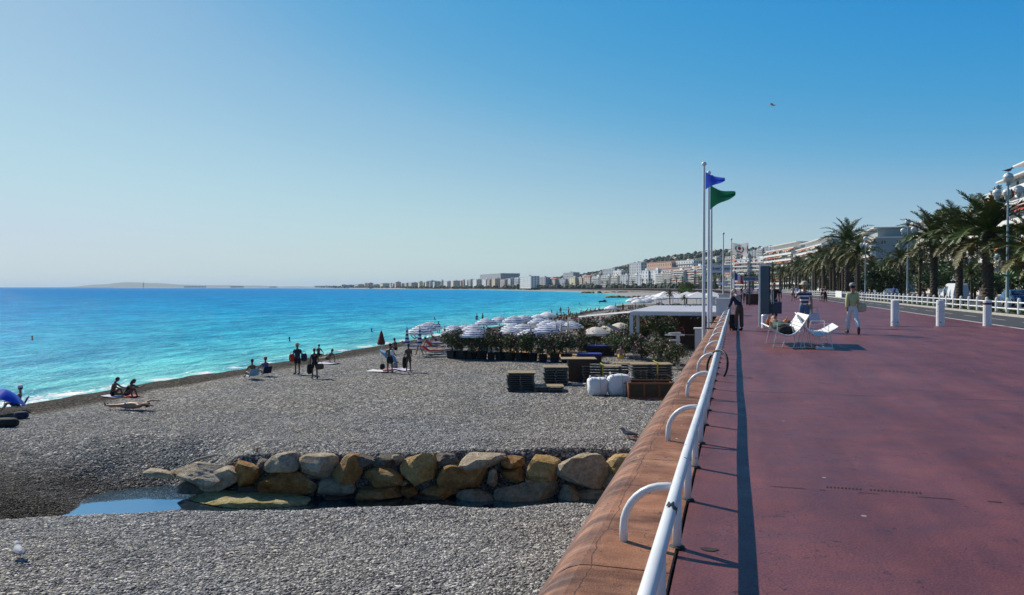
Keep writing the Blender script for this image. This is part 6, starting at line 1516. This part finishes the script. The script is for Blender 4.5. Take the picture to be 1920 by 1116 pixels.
# restaurant back: dark bar under the pergola
bar = thing('beach_bar', 'dark wooden bar counter in the shade under the pergola', 'bar', (-3.6, 67, -3.45)); M_dwood = mat('dark_wood', (.05, .03, .02, 1), .7, .3, 3)
mb = MB(); mb.box((0, 0, .55), (4.0, .8, 1.1)); mb.build('counter', M_dwood, bar); mb = MB(); mb.box((0, 0, 1.14), (4.2, 1.0, .08)); mb.build('counter_top', M_dwood, bar); mb = MB(); mb.box((.2, 3.0, 1.3), (4.2, .2, 2.6)); mb.build('back_wall', M_dwood, bar)
gl_ = thing('lantern_string', 'string of round dark lanterns under the pergola beam', 'lanterns', (-3.2, 61.7, -.78))
for k in range(6): mb = MB(); mb.blob((k * .26, 0, -.05 * (k % 2)), .13 if k != 2 else .18, 10, 8); mb.build('lantern', CL['black'], gl_, True)
mb = MB(); mb.tube([(-.1, 0, .14), (1.4, 0, .14)], .012, 5); mb.build('cord', CL['black'], gl_)
hut = thing('white_hut', 'small white service cabinet at the foot of the flagpoles', 'cabinet', (-2.2, 58.5, -3.45)); mb = MB(); mb.box((0, 0, 1.05), (1.2, 1.0, 2.1)); mb.build('cabin', M_perg, hut); mb = MB(); mb.box((0, 0, 2.14), (1.4, 1.2, .08)); mb.build('lid', M_perg, hut)
# white and grey guests in the garden
p = gb(1199, 662); bather('sit', 'guest in white seated in the shaded garden', p + Vector((0, 1, .3)), 2.0, skn=0, top='white', bottom='navy', blen='long', hair='hair')
p = gb(1256, 668); bather('sit', 'guest in pale blue seated right of the garden near the T-post', p + Vector((0, .6, .3)), 1.2, skn=0, top='sky', bottom='grey', blen='long', hair='hair')
p = gb(1160, 690); bather('sit', 'bare-backed person with sunburnt shoulders seated behind the stacks', p + Vector((0, 1.0, .42)), .2, skn=2 if False else 0, bottom='yellow', blen='short', hair='hair')
# blue covered mattress piles
M_tarp = mat('blue_tarp', (.012, .022, .26, 1), .55, .2, 2, .2)
for px0, px1, yt, yb, lb in ((1084, 1128, 663, 682, 'low brown chest with bright blue cover, front one'), (1100, 1152, 648, 668, 'long pile under a bright blue cover, behind the front one')):
    p = gb((px0 + px1) / 2, yb); d = (p - EYE).dot(FW); wd = (px1 - px0) / FPX * d; hh = (yb - yt) / FPX * d
    t = thing('covered_chest', lb, 'chest', p, YAW); mb = MB(); mb.box((0, .5, hh * .42), (wd, 1.0, hh * .84)); mb.build('chest', mat('chest_brown', (.055, .03, .02, 1), .8, .3, 3), t)
    mb = MB(); mb.box((0, .5, hh * .9), (wd + .06, 1.08, hh * .14)); mb.build('cover', M_tarp, t)
# stacks of deck panels
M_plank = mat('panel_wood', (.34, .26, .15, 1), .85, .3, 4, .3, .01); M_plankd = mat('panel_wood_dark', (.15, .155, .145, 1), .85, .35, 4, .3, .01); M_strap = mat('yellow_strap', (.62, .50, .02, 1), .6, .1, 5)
def panel_mesh(w, dp, top):
    mb = MB(); n = max(5, int(dp / .13))
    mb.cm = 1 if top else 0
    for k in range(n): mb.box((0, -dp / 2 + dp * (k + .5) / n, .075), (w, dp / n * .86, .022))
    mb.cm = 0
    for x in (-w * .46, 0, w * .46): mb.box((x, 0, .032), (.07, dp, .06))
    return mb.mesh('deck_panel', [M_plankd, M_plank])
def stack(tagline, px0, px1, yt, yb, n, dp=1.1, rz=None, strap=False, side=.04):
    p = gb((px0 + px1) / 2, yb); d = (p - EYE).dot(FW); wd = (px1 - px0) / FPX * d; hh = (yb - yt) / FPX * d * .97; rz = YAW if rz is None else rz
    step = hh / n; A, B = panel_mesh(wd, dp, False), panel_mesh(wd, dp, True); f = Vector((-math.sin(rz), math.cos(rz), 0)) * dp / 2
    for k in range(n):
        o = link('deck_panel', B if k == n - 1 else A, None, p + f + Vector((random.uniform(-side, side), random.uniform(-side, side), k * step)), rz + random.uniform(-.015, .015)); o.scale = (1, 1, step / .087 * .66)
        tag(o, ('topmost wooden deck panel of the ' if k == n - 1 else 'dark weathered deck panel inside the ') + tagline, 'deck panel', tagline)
    if strap:
        o = MB(); fr_ = -dp / 2 - .05
        for x in strap:
            sx = wd * x; o.box((sx, fr_ + .0, hh * .5), (.06, .012, hh + .04)); o.box((sx, 0, hh + .03), (.06, dp + .1, .012))
        q_ = thing('strap', 'yellow strap bound round the ' + tagline, 'strap', p + f, rz); o.build('band', M_strap, q_)
stack('short stack at the left end of the timber', 950, 1003, 697, 734, 9, 1.2); stack('stack with bright planks behind the low pallet', 1019, 1066, 686, 722, 7, 1.2)
stack('long strapped stack in the middle', 1092, 1168, 684, 716, 6, 1.0, strap=(.0,)); stack('tall strapped stack by the sea wall', 1184, 1262, 680, 722, 8, 1.2, strap=(.12,)); stack('rear stack behind the bare-backed person', 1150, 1212, 679, 700, 4, 1.0)
stack('small crooked stack on the brown container', 1189, 1214, 692, 722, 5, .6, YAW + .06); stack('low tilted stack on the brown container', 1228, 1254, 700, 722, 4, .6, YAW - .05)
stack('low pallet in front of the left stacks', 1001, 1057, 722, 735, 2, 1.0); stack('grey foam pile in front of the second stack', 1020, 1045, 690, 712, 4, .5)
p = gb(1086, 716); t = thing('brown_box', 'tall dark brown timber box between the stacks', 'box', p, YAW); mb = MB(); mb.box((0, .6, .60), (1.15, 1.1, 1.2)); mb.build('body', mat('chest_brown', (.055, .03, .02, 1)), t); mb = MB(); mb.box((0, .6, 1.22), (1.9, 1.2, .04)); mb.build('lid', M_plank, t)
p = gb(1086, 722); t = thing('plank', 'pale plank lying on gravel beside the brown box', 'plank', p, YAW); mb = MB(); mb.box((0, .2, .03), (.75, .35, .05)); mb.build('board', mat('pale_plank', (.55, .50, .42, 1), .8, .1, 4), t)
# open brown container with dark panels
p = gb(1222, 747); t = thing('timber_container', 'low brown timber container with dark side panels by the sea wall', 'container', p, YAW); W_, H_, D_ = 2.05, .70, 1.2; M_fr = mat('frame_wood', (.17, .065, .022, 1), .7, .25, 5)
for y in (0, D_):
    for k in range(3): mb = MB(); mb.box((-W_ / 2 + W_ * (k + .5) / 3, y, H_ / 2), (W_ / 3 - .08, .03, H_ - .1)); mb.build('side_panel', mat('olive_panel', (.045, .042, .028, 1), .8, .3, 5), t)
    for k in range(4): mb = MB(); mb.box((-W_ / 2 + W_ * k / 3, y, H_ / 2), (.08, .07, H_)); mb.build('upright', M_fr, t)
    for z in (.03, H_ - .03): mb = MB(); mb.box((0, y - .006, z), (W_ + .1, .08, .07)); mb.build('frame_rail', M_fr, t)
for x in (-W_ / 2, W_ / 2): mb = MB(); mb.box((x, D_ / 2, H_ / 2), (.03, D_ - .1, H_ - .1)); mb.build('end_panel', M_fr, t)
# big white rubble bags
M_bag = mat('woven_white', (.78, .78, .79, 1), .6, .06, 5, .4, .02); M_green = mat('green_webbing', (.01, .22, .10, 1), .6, .1, 5)
for px, yb, w_, h_, lb, logo in ((1122, 742, 1.0, .82, 'big white bulk bag with green straps, left one', False), (1163, 742.5, 1.2, .98, 'big white bulk bag with green straps and round green print, right one', True)):
    p = gb(px, yb); t = thing('bulk_bag', lb, 'bulk bag', p, YAW); D_ = .85; mb = MB(); sd = px * .1
    mb.blob((0, D_ / 2, h_ * .46), (w_ * .46, D_ * .5, h_ * .50), 26, 18, lambda v: (abs(v.x) ** 4.5 + abs(v.y) ** 4.5 + abs(v.z) ** 4.5) ** -.222 * (1 + (.13 if v.z > .1 else .05) * nz(v.x * 1.6 + sd, v.y * 1.6, v.z * 1.6) + .10 * nz(v.x * 5, v.y * 5 + sd, v.z * 5) + .03 * nz(v.x * 11, v.y * 11, v.z * 11 + sd))); mb.build('sack', M_bag, t, True)
    for x in (-.38, .40):
        mb = MB(); mb.tube([(x * w_, .12, h_ * .82), (x * w_ * 1.08, .15, h_ * 1.05), (x * w_ * .95, .3, h_ * 1.10), (x * w_ * .8, .35, h_ * .88)], .03, 6, True, .3); mb.build('loop', M_bag, t)
    mb = MB(); xs_ = .12 * w_
    mb.tube([(xs_, -.055, .02), (xs_ * .9, -.085, h_ * .3), (xs_ * .7, -.075, h_ * .62), (xs_ * .6, .0, h_ * .92), (xs_ * .5, .3, h_ * 1.02)], .03, 6, True, .25); mb.build('strap', M_green, t)
    if logo:
        mb = MB(); mb.tube([(.40 + .085 * math.cos(a), -.10, .50 + .10 * math.sin(a)) for a in np.linspace(.5, 5.9, 16)], .018, 5, True, .4); mb.tube([(.42, -.10, .62), (.42, -.10, .44)], .016, 5, True, .4); mb.tube([(.45 + .05 * math.cos(a), -.10, .47 + .06 * math.sin(a)) for a in np.linspace(0, 6.28, 12)], .012, 5, True, .4); mb.build('print_mark', M_green, t)
        mb = MB(); mb.box((.24, -.09, .60), (.18, .01, .05)); mb.build('print_bar', M_green, t)
        for z, x in ((.36, .36), (.27, .40), (.20, .34)): mb = MB(); mb.box((x, -.088, z), (.26, .008, .012)); mb.build('print_line', CL['pink'], t)

# ================================================================== BATHERS ON THE OPEN BEACH
def gp(px, py, up=0.0): p = gb(px, py); p.z += up; return p
def towel(label, px, py, w_, l_, cn, rz): 
    p = gp(px, py, .03); mb = MB(); n = 8
    for i in range(n + 1):
        for j in range(5): x, y = (j / 4 - .5) * w_, (i / n - .5) * l_; mb.v.append((x, y, beach_z(p.x + x, p.y + y) - p.z + .05 + .015 * nz(x * 5, y * 5, px)))
    for i in range(n):
        for j in range(4): a = i * 5 + j; mb.face((a, a + 1, a + 6, a + 5))
    o = mb.build('towel', CL[cn], None, True, p); o.rotation_euler = (0, 0, rz); return tag(o, label, 'towel')
def beach_chair(label, px, py, rz, m):
    p = gp(px, py); t = thing('beach_chair', label, 'beach chair', p, rz)
    mb = MB(); mb.add([(-.27, .25, .24), (.27, .25, .24), (.27, -.22, .20), (-.27, -.22, .20)], [(0, 1, 2, 3)]); mb.build('seat', m, t); mb = MB(); mb.add([(-.27, -.22, .20), (.27, -.22, .20), (.27, -.42, .62), (-.27, -.42, .62)], [(0, 1, 2, 3)]); mb.build('backrest', m, t)
    for x in (-.28, .28):
        mb = MB(); mb.tube([(x, .27, 0), (x, .27, .25), (x, -.22, .21), (x, -.43, .64)], .013, 6); mb.tube([(x, -.22, .21), (x, -.38, 0)], .013, 6); mb.build('frame_side', M_fpole, t)
    return p
# left edge: blue umbrella, seated person, bags
p = gp(5, 778); t = thing('beach_umbrella', 'bright blue beach umbrella tilted at the left edge', 'umbrella', p, 0); tilt = Matrix.Rotation(R(-18), 3, 'X') @ Matrix.Rotation(R(12), 3, 'Y')
mb = MB(); canopy(mb, .95, .42); mb.v = [tuple(tilt @ Vector(v) + Vector((0, 0, .72))) for v in mb.v]; mb.build('canopy', mat('umbrella_blue', (.008, .055, .62, 1), .4, .1, 2), t, True); mb = MB(); mb.tube([(0, 0, .0), tuple(tilt @ Vector((0, 0, .40)) + Vector((0, 0, .72)))], .015, 6); mb.build('pole', M_fpole, t)
c = beach_chair('low chair with dark blue fabric behind the blue umbrella', 33, 770, 2.2, CL['navy']); person('person in white cap sitting in the chair at the left edge', c + Vector((0, 0, 0)), 2.2, pose(-12, (110, 6), (112, 6), 78, 78, (30, 8), (30, 8), 50, 50, 12), 0, 'black', 'none', 'navy', 'short', None, 'hair', ('cap', 'white'), seat=.22)
bag('dark bag pile in the shadow below the blue umbrella', gp(12, 801), .9, .5, .38, 'black', .2, 0); bag('dark beach bag right of the blue umbrella', gp(40, 785), .55, .35, .32, 'navy', .2, 0)
# man lying, pair behind him
p = gp(198, 768); person('tanned person in blue trunks lying flat on bare gravel', p, -math.pi / 2 + YAW * 0 + math.pi + .25, pose(2, (2, 4), (-3, 4), 2, 4, (160, 12), (150, 14), 30, 30, 4, 1.3), 0, None, 'none', 'blue', 'trunks', None, 'hair', None, lie=90, scale=1.08)
towel('pale board or mat under the pair near the waterline', 213, 745, .5, 1.3, 'lilac', 1.4); towel('red towel beside the seated pair', 245, 744, .5, 1.0, 'red', 1.2)
p = gp(211, 744); person('dark-haired person sitting upright on a pale mat', p, -1.25, pose(14, (130, 10), (92, 8), 112, 8, (48, 8), (50, 8), 30, 30, 24), 1, None, 'none', 'black', 'trunks', None, 'hair')
p = gp(238, 745); person('person with dark bushy hair hunched beside the pale mat', p, -1.5, pose(30, (132, 12), (130, 8), 114, 112, (60, 8), (60, 8), 50, 50, 12), 1, 'black', 'none', 'black', 'trunks', None, 'hair', None, longhair=True)
# two in chairs
c = beach_chair('low pale blue beach chair of the bare-headed sitter', 472, 711, 1.05, CL['sky']); person('dark-haired person sitting in the pale blue chair', c, 1.05, pose(-6, (110, 6), (106, 6), 76, 72, (34, 12), (30, 10), 30, 30, 6), 1, None, 'none', 'black', 'trunks', None, 'hair', None, seat=.22)
c = beach_chair('low dark beach chair of the red-capped sitter', 497, 706, 1.05, CL['navy']); person('person in red cap sitting in the dark chair', c, 1.1, pose(-6, (110, 6), (106, 6), 76, 72, (50, 12), (30, 10), 10, 30, 6), 1, 'blue', 'none', 'black', 'trunks', None, 'hair', ('cap', 'red'), seat=.22)
# standing pair
p = gp(558, 702); person('person in brimmed hat standing with bags near the waterline', p, YAW + 2.9, pose(2, (6, 6), (-4, 8), 2, 2, (-4, 16), (4, 14), 30, 40, 4, 1.1), 1, 'navy', 'short', 'black', 'short', 'black', 'hair', ('brim', 'straw'), scale=1.03)
bag('red bag held by the person in brimmed hat', p + RT * -.34 + Vector((0, 0, .78)), .34, .30, .50, 'red', YAW, .1); bag('dark bag on the right arm of the person in brimmed hat', p + RT * .40 + Vector((0, 0, .80)), .36, .28, .50, 'navy', YAW, .1)
p = gp(590, 711); person('person in dark dress and pale cap carrying bags on the gravel', p, YAW + .4, pose(8, (8, 4), (-6, 4), 4, 6, (4, 10), (16, 12), 18, 30, 10), 1, 'black', 'none', 'black', 'short', 'black', 'hair', ('cap', 'white'), scale=.98)
bag('long dark bag at the side of the person in pale cap', p + RT * -.30 + Vector((0, 0, .30)), .28, .25, .62, 'black', YAW, .1); bag('round dark bag at the front of the person in pale cap', p + RT * .30 + Vector((0, 0, .56)), .46, .25, .36, 'brown', YAW, .12)
p = gp(597, 668); bather('sit', 'person sitting at the very edge of the water', p, .2, skn=1, bottom='black', blen='trunks', hair='hair')
towel('pale towel under the person lying near the waterline', 614, 682, .9, 1.7, 'lilac', 1.2); p = gp(614, 681); bather('recline', 'person lying propped up on a pale towel near the waterline', p, 1.3, skn=1, bottom='navy', blen='trunks', hair='hair')
# umbrella, windbreak, group in the middle
p = base_under(715, 620, 1.9); closed_parasol('closed dark red parasol standing alone on the gravel', p, mat('parasol_maroon', (.16, .02, .015, 1), .7, .15, 4), 1.9, 1.15, None, .30)
p = gp(716, 680); t = thing('shade_umbrella', 'pale blue umbrella lying on its side as a windbreak', 'umbrella', p, YAW + .3); tl = Matrix.Rotation(R(68), 3, 'Y'); mb = MB(); canopy(mb, .95, .40); mb.v = [tuple(tl @ Vector(v) + Vector((.25, 0, .36))) for v in mb.v]; mb.v = [(v[0] * 1.5, v[1], max(.02, v[2] * .75)) for v in mb.v]; mb.build('canopy', CL['sky'], t, True); mb = MB(); mb.tube([(.2, 0, .3), (1.2, .2, .1)], .014, 6); mb.build('pole', M_fpole, t)
p = gp(731, 700); person('bare-backed person in dark shorts standing by the pale blue windbreak', p, YAW - .1, pose(3, (4, 6), (-3, 7), 2, 2, (14, 14), (16, 12), 60, 50, 14, 1.12), 1, None, 'none', 'black', 'short', None, 'hair', ('cap', 'black'))
bag('light garment over the shoulder of the bare-backed person', p + RT * .18 + Vector((0, -.1, 1.12)), .22, .22, .34, 'white', 0, 0, 'garment')
p = gp(766, 698); person('person in long dark wrap standing right of the bare-backed one', p, YAW + .2, pose(4, (5, 3), (-4, 3), 3, 3, (6, 8), (14, 8), 30, 40, 12), 1, 'brown', 'none', 'brown', 'short', None, 'brown' if False else 'hair', None, scale=.97); bag('black garment bag beside the person in long dark wrap', p + RT * -.26 + Vector((0, 0, .25)), .24, .2, .75, 'black', 0, .1)
towel('white towel spread at the feet of the standing pair', 716, 697, 1.0, 1.7, 'white', 1.5); towel('lilac towel behind the grey bag', 752, 693, .8, 1.4, 'lilac', 1.2); bag('black bag left of the bare-backed person', gp(717, 693), .30, .25, .40, 'black', 0, .1); bag('grey rucksack right of the bare-backed person', gp(741, 692), .30, .25, .48, 'grey', 0, .08); bag('bundled pink and white clothes on the white towel', gp(728, 698, .04), .7, .4, .18, 'pink', .2, 0, 'clothes')
p = gp(742, 664); bather('sit', 'tanned person sitting behind the pale blue windbreak', p + Vector((0, 0, .25)), 1.0, skn=1, bottom='black', blen='trunks', hair='hair')
p = gp(786, 668); person('person in white top striding past the loungers', p, YAW + 1.2, pose(3, (16, 3), (-14, 3), 4, 14, (70, 14), (60, 14), 60, 70, 6), 0, 'white', 'short', 'white', 'trunks', None, 'fair', None, longhair=True)
p = gp(806, 663); bather('recline', 'person in red lying on the red lounger', p + Vector((0, .2, .28)), 2.35 + math.pi, skn=0, top='red', bottom='red', blen='trunks', hair='hair')
p = gp(822, 628); bather('stand', 'dark figure standing at the waterline behind the parasols', p, .3, skn=1, bottom='black', blen='trunks', hair='hair')
# crowd on the further beach
RB = random.Random(17)
KIN = [dict(skn=0, bottom='red', blen='trunks', hair='hair'), dict(skn=1, bottom='black', blen='trunks', hair='hair'), dict(skn=0, bottom='blue', blen='trunks', hair='fair'), dict(skn=1, bottom='navy', blen='trunks', hair='hair')]
FARP = [('sit', 1040, 604), ('sit', 1048, 602), ('sit', 1056, 603), ('sit', 1063, 600), ('sit', 1071, 599), ('sit', 1079, 597), ('recline', 1060, 596), ('recline', 1068, 594), ('sit', 1052, 597), ('sit', 1046, 598), ('sit', 1088, 590), ('recline', 1097, 588), ('recline', 1106, 587), ('recline', 1113, 586), ('sit', 1122, 583), ('lie', 1084, 598), ('lie', 1074, 601), ('recline', 1111, 601), ('sit', 1121, 602), ('sit', 1127, 602), ('sit', 1131, 602), ('recline', 1147, 591), ('sit', 1154, 590), ('sit', 1158, 586), ('sit', 1162, 584), ('recline', 1140, 590), ('sit', 1168, 582), ('sit', 1178, 580), ('sit', 1182, 580), ('sit', 1187, 579), ('lie', 1150, 593), ('sit', 1092, 607), ('sit', 1104, 606), ('recline', 1035, 609), ('sit', 1030, 607), ('sit', 1043, 593)]
for i, (k, px, py) in enumerate(FARP):
    bather(k, {'sit': 'distant bather sitting on the crowded far beach', 'recline': 'distant bather leaning back on the far beach', 'lie': 'distant bather stretched out on the far beach'}[k], gp(px, py), RB.uniform(0, 6.28), 'distant bathers ' + {'sit': 'sitting', 'recline': 'leaning back', 'lie': 'lying'}[k], **KIN[i % 4])
for i, (px, py, lb) in enumerate([(1034, 604, 'dark figure standing at the left end of the far crowd'), (1066, 594, 'dark figure standing tall amid the far crowd'), (1051, 590, 'figure with raised bundle behind the far crowd'), (1154, 584, 'pale figure standing in the right-hand group'), (1168, 584, 'figure standing at the right of the far group'), (1191, 583, 'bather walking alone left of the pergola roof'), (1124, 576, 'thin figure standing at the water far off')]):
    bather('stand', lb, gp(px, py), RB.uniform(0, 6), **KIN[(i * 3 + 1) % 4])
fu = None
for i, (px, py, lb) in enumerate([(1010, 589, 'white'), (1026, 586, 'white'), (1146, 573, 'white'), (1185, 564, ''), (1193, 561, ''), (1204, 560, ''), (1214, 563, ''), (1222, 559, ''), (1231, 561, ''), (1240, 560, ''), (1208, 566, ''), (1197, 566, ''), (1226, 555, ''), (1216, 557, '')]):
    lbl = ['white parasol at the water behind the striped ones', 'small white parasol just beyond the striped ones', 'white parasol beside the right-hand far group'][i] if i < 3 else 'white parasol of the next beach club, far along the shore'
    p = base_under(px, py, 2.2); fu = open_parasol(lbl, p, 1.2, 2.2, M_whitecv) if fu is None else again(fu, lbl, p, i * .3, 1.0 if i < 3 else 1.25, None if i < 3 else 'white parasols of the next club')
for i, (px, d, w_) in enumerate([(1262, 215, 7), (1288, 225, 8), (1308, 215, 8), (1336, 220, 7), (1246, 240, 6)]):
    c = at(px, 545, d); t = thing('marquee', ['leftmost', 'second', 'third', 'rightmost', 'furthest small'][i] + ' white marquee roof of the next beach club', 'marquee', (c.x, c.y, -3.5), .1 * i)
    mb = MB(); mb.add([(-w_ / 2, -4, 2.3), (w_ / 2, -4, 2.3), (w_ / 2, 4, 2.3), (-w_ / 2, 4, 2.3), (0, 0, 3.9), (-w_ / 2, -4, 2.0), (w_ / 2, -4, 2.0), (w_ / 2, 4, 2.0), (-w_ / 2, 4, 2.0)], [(0, 1, 4), (1, 2, 4), (2, 3, 4), (3, 0, 4), (5, 6, 1, 0), (6, 7, 2, 1), (7, 8, 3, 2), (8, 5, 0, 3)]); mb.build('roof', M_whitecv, t)
    for x in (-w_ / 2 + .1, w_ / 2 - .1):
        for y in (-3.9, 3.9): mb = MB(); mb.tube([(x, y, 0), (x, y, 2.2)], .06, 6); mb.build('post', M_fpole, t)
t = thing('beach_fence', 'pale panel fence across the gravel before the next club', 'fence', at(1240, 545, 186).xy.to_3d() + Vector((0, 0, -3.5)), YAW)
for k in range(12): mb = MB(); mb.box((.45 + k * .98, 0, .62), (.86, .04, 1.0)); mb.build('panel', mat('fence_grey', (.40, .43, .46, 1), .6, .1, 2), t); mb = MB(); mb.box((k * .98, 0, .65), (.08, .08, 1.3)); mb.build('post', M_fpole, t)
c = at(1287, 545, 232); t = thing('beach_tree', 'bright green leafy tree standing behind the marquees', 'tree', (c.x, c.y, -3.4)); mb = MB(); mb.tube([(0, 0, 0), (.1, 0, 1.8), (-.1, .1, 3.4), (.3, 0, 5.0)], [.26, .22, .16, .08], 8); mb.tube([(0, 0, 2.2), (.9, .2, 3.6), (1.5, 0, 4.6)], [.14, .09, .05], 6); mb.tube([(0, 0, 2.4), (-.8, .2, 3.6), (-1.5, .3, 4.4)], [.14, .09, .05], 6); mb.build('trunk', M_trunk, t)
link('crown', leaf_cloud(2600, 3.1, 3.1, 2.2, .42, random.Random(6), 3, 16).mesh('crown', [M_leaf[1], mat('leaf_bright', (.12, .20, .03, 1), .6, .3, 2), M_leaf[2]]), t, (0, 0, 4.9))
palm_far('small dark palm on the beach left of the leafy tree', at(1256, 545, 205).xy.to_3d() + Vector((0, 0, -3.5)), .52, RB, None); palm_far('tiny palm growing beside the marquees', at(1283, 545, 205).xy.to_3d() + Vector((0, 0, -3.5)), .38, RB, None)
for i, (px, py, L_, lb) in enumerate([(1178, 558.5, 26, 'low rock groyne jutting into the water near the white parasols'), (1150, 550, 60, 'longer rock groyne further round the bay')]):
    p = gz(px, py, SEA_Z); t = thing('rock_groyne', lb, 'groyne', p, YAW)
    for k in range(9): me = boulder(RB, RB.uniform(1.6, 2.6) * L_ / 26, 1.8, RB.uniform(.7, 1.1) * (1 + i * .6), k + 200 + i * 20, .4); me.materials.append(SD if k % 3 else SB); o = link('boulder', me, t, ((k - 4) * L_ / 9, RB.uniform(-1, 1), .3), RB.uniform(0, 3))
p = gz(1130, 566.5, SEA_Z); t = thing('dinghy', 'small dark dinghy with one rower off the beach', 'boat', p, YAW + .2); mb = MB(); mb.tube([(-1.7, 0, .25), (-1.2, 0, .22), (0, 0, .2), (1.2, 0, .24), (1.9, 0, .42)], [.25, .5, .55, .42, .08], 10, True, .7); mb.build('hull', CL['navy'], t, True); mb = MB(); mb.box((1.0, 0, .62), (.5, .5, .5)); mb.build('engine_cover', CL['black'], t); bather('sit', 'rower sitting in the small dinghy', p + Vector((.7, .1, .45)), 1.4, skn=1, bottom='black', blen='trunks', hair='hair')
for px, py, lb in ((543, 640, 'swimmer close to shore left of the brimmed-hat person'), (697, 622.5, 'swimmer off the beach left of the closed red parasol'), (60, 638, 'swimmer far out at the left edge'), (63, 557, 'dark head of a swimmer far away near the horizon, leftmost'), (215, 556, 'dark head of a swimmer far away near the horizon, right one'), (815, 599.5, 'swimmer beyond the leftmost striped parasols'), (894, 600, 'bather wading behind the striped parasols, left'), (905, 598, 'bather wading behind the striped parasols, right'), (1086, 570, 'swimmer in the turquoise water off the far crowd'), (1097, 565, 'swimmer just left of the dinghy'), (605, 550, 'far swimmer below the airport spit')):
    p = gz(px, py, SEA_Z); bather('stand', lb, p + Vector((0, 0, -1.33 if 'wading' not in lb else -.7)), RB.uniform(0, 6), **KIN[1])

# ================================================================== air over the bay
q = N('haze_air'); q.t.nodes.remove(q.p)
pv = q.n('VolumePrincipled', Density=4.6e-5, Anisotropy=.2); pv.inputs['Color'].default_value = (.70, .86, 1.0, 1)
q.l(pv.outputs[0], q.out.inputs['Volume'])
mb = MB(); mb.box((0, 0, 112), (88000, 88000, 240)); o = mb.build('haze', q.m); tag(o, 'pale blue sea haze filling the bay', 'haze', kind='stuff')
bpy.data.scenes.remove(_tsc)
